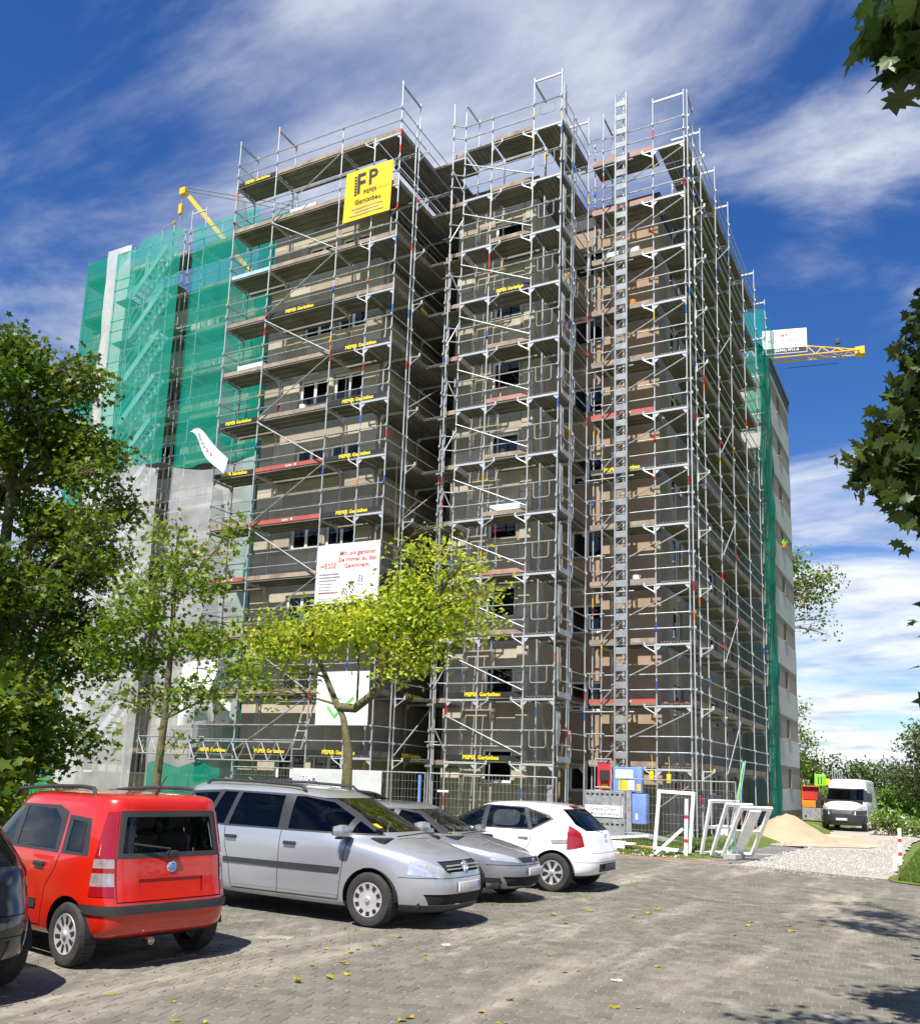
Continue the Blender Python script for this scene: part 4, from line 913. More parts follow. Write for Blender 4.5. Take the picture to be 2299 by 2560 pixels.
dot = MB().lathe([(0.0, 0.002), (0.026, 0.002), (0.026, -0.002), (0.0, -0.002)], 8, 'y').mesh('dice_pip', 'letter_black')
for x, z in ((1.70, .86), (1.80, .84), (1.69, .78), (1.79, .76), (1.68, .70), (1.78, .68), (1.67, .58), (1.79, .56), (1.28, .68), (1.36, .62), (1.44, .56), (1.20, .60), (1.28, .54), (1.12, .48), (1.18, .42), (1.24, .35), (1.10, .38), (1.16, .31), (1.22, .25), (1.38, .36), (1.44, .43), (1.50, .50), (1.36, .25), (1.42, .32), (1.48, .39)): obj('dice_pip', dot, b2, (x+0.05, yt, z))
b3 = banner('banner', -18.05, -16.04, 3.38, 5.10, 24.70, 'banner_white', 'white banner with a green tick behind the yellow-green tree', 0.006)
lettering('ereich.', 0.17, MATS['letter_grey'], b3, (0.95, yt, 0.86)); lettering('für den', 0.13, MATS['letter_green'], b3, (0.95, yt, 1.02)) if False else None
tick = MB(); tick.prism([(0.42, 0.58), (0.50, 0.62), (0.74, 0.34), (1.42, 0.92), (1.48, 0.86), (0.74, 0.22)], -0.0006, 0.0006, 'y'); obj('tick_mark', tick.mesh('tick_mark', 'letter_green'), b3, (0, yt, 0))
b4 = banner('banner', -17.85, -14.62, 1.02, 1.98, 23.42, 'banner_grey', 'long grey banner with white capitals tied to the site fence', 0.015, nx=34)
lettering('TEAM', 0.24, MATS['letter_white'], b4, (0.62, -0.024, 0.68), bold=0.006); lettering('FENSTER - TÜREN - HAUSTÜREN', 0.24, MATS['letter_white'], b4, (1.75, -0.024, 0.36), bold=0.006, sx=0.72)
# torn white banner streaming from the left corner of the scaffold
vs = []; n = 26
for i in range(n+1):
    t = i/n; c = Vector((-24.5+1.9*t**1.1, 24.55-0.15*math.sin(t*3), 14.35-0.15*t-1.55*t**1.6+0.12*math.sin(t*7)))
    w = 0.10+0.22*ss(0.1, 0.5, t)+0.06*t
    for j in range(5):
        f = j/4-0.5; vs.append((c.x-(-23.5)+f*w*0.75, c.y-24.6+0.06*math.sin(t*9+f*3), c.z-13+f*w*1.25))
mb = MB(); fs = [(i*5+j, i*5+j+1, (i+1)*5+j+1, (i+1)*5+j) for i in range(n) for j in range(4)]
mb.add(vs, fs); so_ = obj('streaming_banner', mb.mesh('streaming_banner', 'banner_white', smooth='all', fix=False), None, (-23.5, 24.6, 13), 'torn white banner fluttering from the left corner of the scaffold', 'banner')
for t in (0.35, 0.42, 0.49, 0.56, 0.63, 0.70):
    i = int(t*n); p = Vector(vs[i*5+2]); obj('letter_trace', MB().box(-0.05, 0.05, -0.004, 0.004, -0.04, 0.04).mesh('letter_trace', 'letter_grey'), so_, p+Vector((0.0, -0.05, 0)))
# bulging white tarpaulin and dark sheets at the foot of the left wing
vs = []
for j in range(13):
    for i in range(15):
        t, h = i/14, j/12; vs.append((t*2.5, -0.45*math.sin(PI*t)*math.sin(PI*min(1, h*1.1))+0.1*noise.noise(Vector((t*5, h*5, 1))), h*2.3+0.2*math.sin(t*3)))
mb = MB(); mb.add(vs, [(j*15+i, j*15+i+1, (j+1)*15+i+1, (j+1)*15+i) for j in range(12) for i in range(14)])
obj('tarpaulin', mb.mesh('tarpaulin', 'banner_white', smooth='all', fix=False), None, (-25.4, 26.1, 3.4), 'white tarpaulin bulging out low beside the open scaffold', 'tarpaulin')
mb = MB(); mb.add([(t*3.3, 0.08*math.sin(i*1.7), h*1.5+0.12*math.sin(i*0.9)*h) for h in (0, 0.5, 1) for i, t in enumerate([k/12 for k in range(13)])], [(j*13+i, j*13+i+1, (j+1)*13+i+1, (j+1)*13+i) for j in range(2) for i in range(12)])
obj('tarpaulin', mb.mesh('tarpaulin', 'green_net_dense', smooth='all', fix=False), None, (-25.2, 24.6, 0.5), 'dark green tarpaulin over material beside the site fence', 'tarpaulin')
# lattice bridging girders over the entrance on the first lift
def truss(L, h=0.62, n=None, r=0.024):
    mb = MB(); n = n or max(3, round(L/0.62)); mb.tube((0, 0, 0), (L, 0, 0), r, 8); mb.tube((0, 0, h), (L, 0, h), r, 8); mb.tube((0, 0, 0), (0, 0, h), r, 6); mb.tube((L, 0, 0), (L, 0, h), r, 6)
    for i in range(n):
        a, b = L*i/n, L*(i+1)/n; c = (a+b)/2; mb.tube((a, 0, h), (c, 0, 0), r*0.8, 6); mb.tube((c, 0, 0), (b, 0, h), r*0.8, 6)
    return mb.mesh('lattice_girder', 'galvanised', smooth=40)
for (x, y, z, L_, lab) in ((-23.3, 24.55, 2.18, 4.5, 'lattice girder across the first lift of the left scaffold tower'), (-26.4, 25.2, 2.35, 3.2, 'lattice girder left of the scaffold corner beside the tarpaulin'), (-23.2, 25.6, 1.0, 3.4, 'lattice girder lying low behind the site fence')):
    obj('lattice_girder', truss(L_), None, (x, y, z), lab, 'girder', 'lattice girders')
# light access ladder on the left tower
mb = MB()
for s in (0, 0.38): mb.tube((s, 0, 0), (s+0.45, 0.3, 2.4), 0.022, 6)
for i in range(8): t = (i+0.5)/8; mb.tube((0.45*t, 0.3*t, 2.4*t), (0.38+0.45*t, 0.3*t, 2.4*t), 0.015, 6)
obj('ladder', mb.mesh('ladder', 'alu', smooth=40), None, (-19.2, 25.0, 2.45), 'aluminium ladder between the first two decks of the left tower', 'ladder')

# ------------------------------------------------------------------ hoist mast and platform
hm = thing('hoist_mast', 'tall aluminium hoist mast rising above the right wing', 'hoist', (-9.27, 29.2, 0.25))
HH = 26.55
for x in (-0.2, 0.2):
    mb = MB(); mb.box(x-0.028, x+0.028, -0.03, 0.03, 0, HH); obj('mast_rail', mb.mesh('mast_rail', 'mast_alu'), hm)
mb = MB(); mb.tube((0, 0.3, 0), (0, 0.3, HH), 0.03, 8); obj('back_tube', mb.mesh('back_tube', 'alu', smooth=40), hm)
mb = MB(); mb.bevbox(-0.172, 0.172, -0.02, 0.02, 0, 0.22, 0.006); plate_me = mb.mesh('mast_plate', 'mast_alu')
mb = MB(); mb.tube((-0.18, 0.01, 0), (0, 0.29, 0.2), 0.014, 6); mb.tube((0.18, 0.01, 0), (0, 0.29, 0.2), 0.014, 6); mb.tube((-0.17, 0, 0.05), (0.17, 0, 0.33), 0.012, 6); lace_me = mb.mesh('mast_lacing', 'galvanised_dull', smooth=40)
for i in range(47): obj('mast_plate', plate_me, hm, (0, 0, 0.15+i*0.562)); obj('mast_lacing', lace_me, hm, (0, 0, 0.42+i*0.562))
hp = thing('hoist_platform', 'builders hoist with blue drive unit, red panel and grey loading ramp', 'hoist', (-9.3, 27.7, 0.28))
mb = MB(); mb.bevbox(-0.62, 0.64, -0.03, 0.03, 0.06, 1.36, 0.012)
for i in range(8):
    x = -0.58+i*0.155; mb.box(x, x+0.01, -0.042, -0.03, 0.1, 1.32); 
obj('loading_ramp', mb.mesh('loading_ramp', 'galvanised'), hp)
sl_ = MB(); sl_.box(-0.045, 0.045, -0.002, 0.002, 0, 0.035); slm = sl_.mesh('slot', 'dark_interior')
for i in range(8):
    for z in (1.24, 0.36): obj('slot', slm, hp, (-0.52+i*0.155, -0.046, z))
sg = obj('sign', MB().box(-0.60, 0.58, -0.004, 0.004, 0, 0.34).mesh('sign', 'banner_white'), hp, (0, -0.055, 0.58))
lettering('Grewe GmbH', 0.14, MATS['letter_grey'], sg, (-0.02, -0.012, 0.235), bold=0.002); lettering('Mietung & Service', 0.12, MATS['letter_grey'], sg, (0.02, -0.012, 0.10), bold=0.002)
rp_ = MB(); rp_.bevbox(-0.26, 0.16, -0.05, 0.05, 1.4, 2.2, 0.015); obj('red_panel', rp_.mesh('red_panel', 'red_paint'), hp, (0, 0.12, 0))
obj('control_box', MB().bevbox(-0.15, 0.13, -0.1, 0.0, 1.65, 1.98, 0.015).mesh('control_box', 'black_plastic'), hp, (0, 0.06, 0)); obj('warning_label', MB().box(-0.12, 0.08, -0.004, 0.004, 1.45, 1.56).mesh('warning_label', 'banner_yellow'), hp, (0, 0.065, 0))
mb = MB()
for a, b in (((-0.32, 0, 0.05), (-0.32, 0, 2.3)), ((0.2, 0, 1.3), (0.2, 0, 2.3)), ((-0.32, 0, 2.3), (0.2, 0, 2.3)), ((-0.32, 0, 1.45), (0.2, 0, 1.45))): mb.tube(a, b, 0.022, 6)
obj('guard_frame', mb.mesh('guard_frame', 'galvanised', smooth=40), hp, (0, 0.02, 0))
mb = MB(); mb.bevbox(0.24, 0.95, -0.05, 0.05, 1.35, 2.08, 0.02); bp_ = obj('blue_panel', mb.mesh('blue_panel', 'blue_paint'), hp, (0, 0.12, 0))
obj('poster', MB().box(0.32, 0.86, -0.003, 0.003, 1.76, 2.0).mesh('poster', 'banner_white'), bp_, (0, -0.056, 0)); obj('poster_strip', MB().box(0.32, 0.86, -0.003, 0.003, 1.71, 1.757).mesh('poster_strip', 'letter_green'), bp_, (0, -0.056, 0))
obj('warning_sheet', MB().box(0.42, 0.71, -0.003, 0.003, 1.38, 1.69).mesh('warning_sheet', 'banner_yellow'), bp_, (0, -0.056, 0)); obj('notice_sheet', MB().box(0.72, 0.90, -0.003, 0.003, 1.40, 1.69).mesh('notice_sheet', 'banner_white'), bp_, (0, -0.056, 0))
mb = MB(); mb.bevbox(0.97, 1.16, -0.1, 0.1, 1.32, 2.1, 0.02); mb.bevbox(0.86, 1.30, -0.16, 0.2, 0.42, 1.30, 0.04); obj('drive_unit', mb.mesh('drive_unit', 'blue_paint', smooth=30), hp, (0, 0.1, 0))
obj('drive_label', MB().box(1.0, 1.12, -0.004, 0.004, 1.38, 1.58).mesh('drive_label', 'banner_yellow'), hp, (0, -0.008, 0)); obj('drive_slot', MB().box(0.98, 1.05, -0.004, 0.004, 0.55, 0.72).mesh('drive_slot', 'banner_white'), hp, (0, -0.07, 0))
mb = MB(); mb.bevbox(0.70, 0.84, -0.05, 0.05, 0, 1.42, 0.01); obj('ramp_post', mb.mesh('ramp_post', 'galvanised'), hp); obj('base_frame', MB().bevbox(-0.7, 1.25, -0.1, 0.7, -0.02, 0.06, 0.01).mesh('base_frame', 'galvanised_dull'), hp)
mb = MB(); mb.bevbox(0, 1.35, -0.4, 0.4, 0, 0.03, 0.01); o = obj('side_ramp', mb.mesh('side_ramp', 'galvanised'), hp, (0.9, -0.1, 0.16)); o.rotation_euler = (0.0, 0.12, -0.35)
# tall yellow control handles hanging on the scaffold
for i, (x, z, lab) in enumerate(((-7.62, 1.98, 'yellow hoist control hanging left on the scaffold'), (-7.12, 1.92, 'yellow hoist control hanging right on the scaffold'))):
    mb = MB(); mb.bevbox(-0.06, 0.06, -0.05, 0.05, 0, 0.26, 0.02); mb.path([(0, 0, 0.26), (0.02, 0, 0.5), (0.0, 0, 0.75)], 0.008, 5)
    obj('hoist_control', mb.mesh('hoist_control', 'banner_yellow', smooth=30), None, (x, 26.9, z), lab, 'control box')

# ------------------------------------------------------------------ site fence panels
WIRE = {}
def fence_panel(p, q, label, h=2.0, cols=30):
    p = Vector(p); q = Vector(q); L = (q-p).length; key = round(L, 2)
    t = thing('mesh_fence', label, 'fence', p, math.atan2(q.y-p.y, q.x-p.x), 'mesh panels of the site fence')
    if key not in WIRE:
        fr = MB()
        for a, b in (((0, 0, 0.05), (0, 0, h)), ((L, 0, 0.05), (L, 0, h)), ((0, 0, h-0.02), (L, 0, h-0.02)), ((0, 0, 0.12), (L, 0, 0.12))): fr.tube(a, b, 0.019, 6)
        v1 = MB(); v1.tube((0, 0, 0.12), (0, 0, h-0.02), 0.0032, 4); h1 = MB(); h1.tube((0, 0, 0), (L, 0, 0), 0.0042, 4)
        ft = MB(); ft.bevbox(-0.11, 0.11, -0.34, 0.34, 0, 0.14, 0.02)
        WIRE[key] = (fr.mesh('frame', 'galvanised', smooth=40), v1.mesh('wire', 'galvanised'), h1.mesh('cross_wire', 'galvanised'), ft.mesh('foot', 'concrete'))
    a, b, c, d = WIRE[key]; obj('frame', a, t)
    n = int(L/0.105)
    for i in range(1, n): obj('wire', b, t, (L*i/n, 0, 0))
    for i in range(1, 8): obj('cross_wire', c, t, (0, 0.006, 0.12+i*(h-0.14)/8))
    obj('foot', d, t, (0.02, 0, 0)); obj('foot', d, t, (L-0.02, 0, 0))
    return t
fence_panel((-16.75, 23.55, -0.02), (-13.35, 23.75, -0.02), 'mesh fence panel behind the grey banner')
fence_panel((-20.3, 23.5, -0.02), (-16.85, 23.52, -0.02), 'mesh fence panel left of the grey banner under the girder')
fence_panel((-13.25, 23.85, -0.02), (-9.75, 24.85, -0.0), 'mesh fence panel behind the white car')
fp = fence_panel((-8.35, 26.3, 0.02), (-5.05, 25.75, 0.0), 'mesh fence panel behind the white window frames')
mb = MB(); mb.bevbox(-0.08, 0.08, -0.03, 0.03, 0, 1.75, 0.01); obj('fence_post', mb.mesh('fence_post', 'galvanised'), None, (-10.0, 25.0, 0.0), 'wide grey steel post beside the hoist', 'post')
o = obj('fence_tag', MB().box(-0.16, 0.16, -0.004, 0.004, 0, 0.055).mesh('fence_tag', 'banner_white'), None, (-12.85, 23.93, 1.44), 'small white tag on the fence behind the white car', 'tag')
o.rotation_euler = (0, 0, 0.28)
obj('fence_tag', MB().box(-0.18, 0.18, -0.004, 0.004, 0, 0.06).mesh('fence_tag', 'banner_white'), None, (-5.6, 25.80, 1.45), 'small white tag on the fence behind the window frames', 'tag')
mb = MB(); mb.box(-0.04, 0.04, -0.015, 0.015, 0, 1.9); o = obj('fence_brace', mb.mesh('fence_brace', 'blue_paint'), None, (-13.45, 23.62, 0.0), 'blue strap post on the fence behind the silver cars', 'post')
# concrete foot with leaning props at the fence end
mb = MB(); mb.bevbox(-0.13, 0.13, -0.36, 0.36, 0, 0.15, 0.02); mb.box(-0.06, 0.06, -0.39, -0.36, 0.02, 0.11); obj('concrete_block', mb.mesh('concrete_block', 'concrete'), None, (-5.25, 26.0, 0.0), 'grey concrete block holding the props at the path edge', 'block')
for i, (a, b, m_) in enumerate((((-5.27, 25.95, 0.15), (-5.05, 26.9, 2.55), 'lime_paint'), ((-5.22, 25.92, 0.15), (-5.0, 26.95, 2.6), 'blue_paint'), ((-5.5, 26.35, 0.1), (-5.02, 26.92, 2.58), 'galvanised'), ((-5.30, 25.98, 0.15), (-5.32, 26.0, 2.05), 'galvanised'))):
    mb = MB(); mb.tube((0, 0, 0), Vector(b)-Vector(a), 0.017, 8); obj('prop', mb.mesh('prop', m_, smooth=40), None, a, ('thin green prop leaning on the scaffold corner', 'thin blue prop leaning on the scaffold corner', 'grey prop leaning lowest at the scaffold corner', 'upright grey tube standing in the concrete foot')[i], 'prop')

# ------------------------------------------------------------------ old window frames and rubble
def wframe(w, h, e=0.09, d=0.07, cross=False, m='old_white_wood'):
    mb = MB(); mb.bevbox(0, e, 0, d, 0, h, 0.008); mb.bevbox(w-e, w, 0, d, 0, h, 0.008); mb.bevbox(e, w-e, 0, d, 0, e, 0.008); mb.bevbox(e, w-e, 0, d, h-e, h, 0.008)
    if cross: mb.bevbox(e, w-e, 0.01, d-0.01, h*0.5-e/2, h*0.5+e/2, 0.006)
    return mb.mesh('window_frame', m)
def place(o, loc, rot): o.location = loc; o.rotation_euler = rot; return o
G = 'removed window frames leaning by the fence'
place(obj('window_frame', wframe(1.05, 1.62), None, label='empty white frame standing upright before the fence', cat='window frame', group=G), (-7.22, 25.55, 0.14), (-0.16, 0.03, -0.10))
place(obj('window_frame', wframe(0.95, 1.5, 0.08, cross=True), None, label='white frame leaning at left of the stack beside the props', cat='window frame', group=G), (-5.95, 25.85, 0.08), Matrix.Rotation(math.radians(62), 3, 'Z').to_euler()); 
def lean(o, loc, rz, th): o.rotation_mode = 'QUATERNION'; o.rotation_quaternion = (Matrix.Rotation(rz, 3, 'Z') @ Matrix.Rotation(th, 3, 'X')).to_quaternion(); o.location = loc
lean(bpy.data.objects['window_frame.001'], (-5.98, 25.75, 0.08), math.radians(50), 0.30)
o = obj('window_frame', wframe(0.85, 1.55, 0.09), None, label='scuffed white frame leaning in the middle of the stack', cat='window frame', group=G); lean(o, (-5.72, 25.75, 0.06), math.radians(48), 0.48)
o = obj('window_frame', wframe(0.95, 1.62, 0.10, cross=True), None, label='white frame leaning farthest right in the stack', cat='window frame', group=G); lean(o, (-5.45, 25.8, 0.05), math.radians(44), 0.62)
mb = MB(); mb.bevbox(0, 0.30, 0, 0.05, 0, 1.6, 0.01); o = obj('door_leaf', mb.mesh('door_leaf', 'old_white_wood'), None, label='narrow white door panel lying against the leaning frames', cat='door'); lean(o, (-5.22, 25.9, 0.05), math.radians(40), 0.70)
for i, (p, L_, r_, w_, m_, lab) in enumerate((((-7.0, 24.95, 0.06), 1.0, (0.1, -0.75, 0.4), 0.10, 'old_white_wood', 'short white post lying across the lawn edge'),
        ((-9.6, 25.6, 0.25), 2.2, (0, -0.10, 0.15), 0.10, 'old_white_wood', 'long white plank lying over rubble behind the white car'), ((-9.2, 25.9, 0.2), 1.5, (0, -0.03, -0.2), 0.16, 'old_white_wood', 'wide white plank on the rubble pile'),
        ((-8.75, 25.55, 0.14), 0.75, (0, 0, 0.1), 0.22, 'old_white_wood', 'stack of white offcuts in the grass'), ((-8.2, 26.1, 0.18), 1.3, (0, 0.02, -0.3), 0.08, 'raw_wood', 'raw timber batten in the rubble'), ((-7.6, 26.0, 0.16), 1.2, (0, 0.0, 0.35), 0.05, 'galvanised_dull', 'bent grey strip lying by the fence'))):
    mb = MB(); mb.bevbox(0, L_, -w_/2, w_/2, -0.03, 0.03 if i != 3 else 0.16, 0.008); place(obj('debris_board', mb.mesh('debris_board', m_), None, label=lab, cat='board'), p, r_)
# striped marker posts
def striped(loc, h, w, bands, label, tilt=(0, 0, 0)):
    mb = MB(); zs = [0]+[b for q in bands for b in q]+[h]
    for i in range(len(zs)-1): mb.box(-w/2, w/2, -w/4, w/4, zs[i], zs[i+1], i % 2)
    o = obj('marker_post', mb.mesh('marker_post', 'old_white_wood', 'stripe_red'), None, loc, label, 'marker post'); o.rotation_euler = tilt; return o
striped((-6.28, 25.35, 0.02), 1.5, 0.09, [(0.36, 0.46), (0.98, 1.08)], 'white post with two red bands before the window frames', (0.02, 0.03, 0))
striped((-1.33, 28.3, 0.0), 0.95, 0.085, [(0.23, 0.33), (0.58, 0.68)], 'white post with two red bands at the verge of the gravel', (0, 0.02, 0))
mb = MB(); mb.bevbox(-0.05, 0.05, -0.025, 0.025, 0, 0.42, 0.01); place(obj('marker_post', mb.mesh('marker_post', 'old_white_wood'), None, label='short plain white stake leaning beside the gravel verge', cat='marker post'), (-1.36, 26.0, -0.02), (0.05, 0.12, 0))
mb = MB(); mb.bevbox(-0.25, 0.25, -0.15, 0.15, 0, 0.4, 0.03); place(obj('white_bucket', mb.mesh('white_bucket', 'banner_white'), None, label='white bin standing by the scaffold foot near the sand', cat='bin'), (-7.0, 33.2, 0.2), (0, 0, 0.3))
mb = MB(); mb.bevbox(-0.13, 0.13, -0.13, 0.13, 0, 0.6, 0.02); obj('green_box', mb.mesh('green_box', 'green_net_dense'), None, (-6.6, 36.0, 0.22), 'small green box by the scaffold foot behind the sand', 'box')

# ------------------------------------------------------------------ cranes
def lattice(mb, a, b, w, h, n, r, tip=0.0):
    a = Vector(a); b = Vector(b); d = (b-a).normalized(); s = d.cross(Vector((0, 0, 1))).normalized(); u = Vector((0, 0, 1)); L_ = (b-a).length
    def P(t, k):
        sc = 1-tip*max(0, (t-0.75)/0.25)
        return a+d*(L_*t)+(s*(w/2), -s*(w/2), u*h*sc)[k]
    for k in range(3): mb.path([P(t, k) for t in (0, 0.5, 0.75, 1)], r, 6)
    for i in range(n):
        t0, t1, tm = i/n, (i+1)/n, (i+0.5)/n
        for k in (0, 1): mb.tube(P(t0, k), P(tm, 2), r*0.6, 5); mb.tube(P(tm, 2), P(t1, k), r*0.6, 5)
        mb.tube(P(t0, 0), P(t1, 1), r*0.5, 5)
cr = thing('tower_crane', 'yellow lattice tower crane with a white sign behind the right end of the building', 'crane', (-26, 80, 0))
mb = MB(); lattice(mb, (0, 2.5, 41.1), (20.7, 7.3, 41.5), 1.1, 1.3, 17, 0.07, tip=0.8); mb.box(20.4, 21.2, 6.9, 7.7, 41.2, 41.9); obj('jib', mb.mesh('jib', 'yellow_paint', smooth=40), cr)
mb = MB()
for dx, dy in ((-.6, -.6), (.6, -.6), (.6, .6), (-.6, .6)): mb.tube((dx, dy, 0), (dx, dy, 42), 0.08, 6)
for i in range(28):
    z = i*1.5; mb.tube((-.6, -.6, z), (.6, -.6, z+1.5), 0.04, 5); mb.tube((.6, -.6, z), (.6, .6, z+1.5), 0.04, 5); mb.tube((.6, .6, z), (-.6, .6, z+1.5), 0.04, 5); mb.tube((-.6, .6, z), (-.6, -.6, z+1.5), 0.04, 5)
obj('mast', mb.mesh('mast', 'yellow_paint'), cr)
sgn = obj('sign', MB().bevbox(-1.95, 1.95, -0.05, 0.05, -1.2, 1.2, 0.04).mesh('sign', 'banner_white'), cr, (14.6, 5.2, 42.85)); sgn.rotation_euler = (0, 0, 0.24)
lettering('FÜRSTENBERG', 0.44, MATS['letter_grey'], sgn, (0.0, -0.07, 0.02), sx=1.0); obj('sign_strip', MB().box(-1.9, 1.9, -0.005, 0.005, -1.12, -0.66).mesh('sign_strip', 'letter_black'), sgn, (0, -0.06, 0))
lettering('(02941) 9711-0', 0.34, MATS['letter_white'], sgn, (0.15, -0.075, -0.89), bold=0.008); 
tw = MB(); tw.prism([(-0.30, 0.5), (-0.30, 0.62), (-0.16, 0.74), (-0.02, 0.62), (-0.02, 0.5)], -0.004, 0.004, 'y'); tw.prism([(0.14, 0.5), (0.14, 0.72), (0.20, 0.86), (0.26, 0.72), (0.26, 0.5)], -0.004, 0.004, 'y'); obj('sign_emblem', tw.mesh('sign_emblem', 'letter_red'), sgn, (0, -0.06, 0))
mb = MB(); mb.tube((0, 2.2, 40.0), (19, 6.9, 40.6), 0.025, 5); obj('rope', mb.mesh('rope', 'black_plastic'), cr)
mb = MB(); mb.bevbox(-0.2, 0.2, -0.2, 0.2, 0, 0.4, 0.03); obj('lamp', mb.mesh('lamp', 'black_plastic'), cr, (19.0, 6.9, 42.5))
# mobile crane boom behind the left wing
c2 = thing('crane_boom', 'yellow telescopic crane boom with hook above the left wing', 'crane', (-21, 45, 0))
tipv = Vector((-26.55, 0, 43.93)); basev = Vector((0, 2, 12.0))
for i, (t0, t1, w_) in enumerate(((0, 0.35, 0.36), (0.35, 0.7, 0.29), (0.7, 0.985, 0.23))):
    a = basev.lerp(tipv, t0); b = basev.lerp(tipv, t1); mb = MB(); mb.box(-w_/2, w_/2, -w_*0.6, w_*0.6, 0, (b-a).length); o = obj('boom_section', mb.mesh('boom_section', 'yellow_paint'), c2)
    M = along(a, b); L_ = (b-a).length; o.matrix_basis = M @ Matrix.Diagonal((1, 1, 1/L_, 1))
mb = MB(); mb.bevbox(-0.40, 0.15, -0.2, 0.2, -0.28, 0.28, 0.08); obj('boom_head', mb.mesh('boom_head', 'yellow_paint'), c2, tipv+Vector((-0.1, 0, 0.1)))
mb = MB(); mb.path([tipv+Vector((-0.35, 0, -0.3)), tipv+Vector((-0.35, 0, -8))], 0.03, 6); obj('hoist_rope', mb.mesh('hoist_rope', 'board_faded_red'), c2)
obj('hook_block', MB().bevbox(-0.15, 0.15, -0.12, 0.12, -0.5, 0.3, 0.05).mesh('hook_block', 'yellow_paint'), c2, tipv+Vector((-0.35, 0, -1.2)))
for dz in (0.1, 0.35): mb = MB(); mb.path([tipv+Vector((0.1, 0, dz)), Vector((-3, 6, 36+dz*3))], 0.035, 5); obj('stay_rope', mb.mesh('stay_rope', 'black_plastic'), c2)
mb = MB(); mb.bevbox(-1.3, 1.3, -4, 4, 1.0, 3.0, 0.1); mb.bevbox(-1, 1, 0, 4, 3.0, 12.2, 0.1); obj('carrier', mb.mesh('carrier', 'yellow_paint'), c2, (0.5, 2, 0))

# ------------------------------------------------------------------ material standing on the decks
bk = MB(); bk.lathe([(0, 0), (0.12, 0), (0.15, 0.28), (0.14, 0.28), (0.115, 0.02), (0, 0.02)], 14, 'z'); bkm = {m_: bk.mesh('bucket', m_, smooth=40) for m_ in ('black_plastic', 'banner_white', 'orange_paint')}
ord_ = 'first second third fourth fifth sixth seventh eighth ninth tenth eleventh twelfth'.split()
for k, x, y, m_, w_ in ((9, -17.6, 24.95, 'black_plastic', 'black bucket on the %s deck of the left scaffold tower'), (6, -19.6, 24.98, 'banner_white', 'white bucket on the %s deck of the left scaffold tower'), (5, -12.6, 26.95, 'black_plastic', 'black bucket on the %s deck of the middle scaffold tower'), (8, -9.0, 29.75, 'orange_paint', 'orange bucket on the %s deck of the right wing scaffold'), (3, -8.9, 29.75, 'banner_white', 'white bucket on the %s deck of the right wing scaffold'), (2, -20.4, 24.98, 'orange_paint', 'orange bucket on the %s deck of the left scaffold tower')):
    obj('bucket', bkm[m_], None, (x, y, ZD[k]+0.075), w_ % ord_[k], 'bucket')
for k, x, y, L_, w_ in ((7, -22.9, 25.05, 1.2, 'pack of white boards on the %s deck at the left scaffold end'), (10, -20.9, 25.05, 1.2, 'pack of white boards on the %s deck of the left scaffold tower'), (4, -13.1, 27.0, 1.1, 'pack of white boards on the %s deck of the middle scaffold tower'), (9, -10.0, 29.8, 1.2, 'pack of white boards on the %s deck of the right wing scaffold')):
    mb = MB()
    for i in range(4): mb.bevbox(0, L_, 0, 0.5, i*0.105, i*0.105+0.10, 0.008)
    obj('board_pack', mb.mesh('board_pack', 'banner_white'), None, (x, y, ZD[k]+0.075), w_ % ord_[k], 'board pack')
# ------------------------------------------------------------------ vehicles
paint('paint_red', (0.47, 0.013, 0.003), 0.0, 0.28); paint('paint_silver', (0.40, 0.415, 0.45), 0.5, 0.30); paint('paint_graphite', (0.25, 0.26, 0.28), 0.5, 0.32)
paint('paint_white', (0.82, 0.82, 0.83), 0.0, 0.30); paint('paint_black', (0.008, 0.008, 0.010), 0.0, 0.22)
mat('tyre', (0.028, 0.027, 0.026), 0.85, var=0.25, vs=12); mat('hubcap', (0.58, 0.58, 0.59), 0.35, 0.45, var=0.08, vs=10)
def superring(r, n=44):
    xF, zF, w, zS, xR, zR, nF, nR = r; xm = (xF+xR)/2; pts = []
    for k in range(n):
        th = 2*PI*(k+0.5)/n; c, s = math.cos(th), math.sin(th); e = nF if c > 0 else nR
        cc = abs(c)**(2/e); sc = abs(s)**(2/e); a = (xF-xm) if c > 0 else (xR-xm)
        zz_ = zS+((zF if c > 0 else zR)-zS)*cc**2
        pts.append((xm+a*cc, math.copysign(w*sc, s), zz_))
    return pts
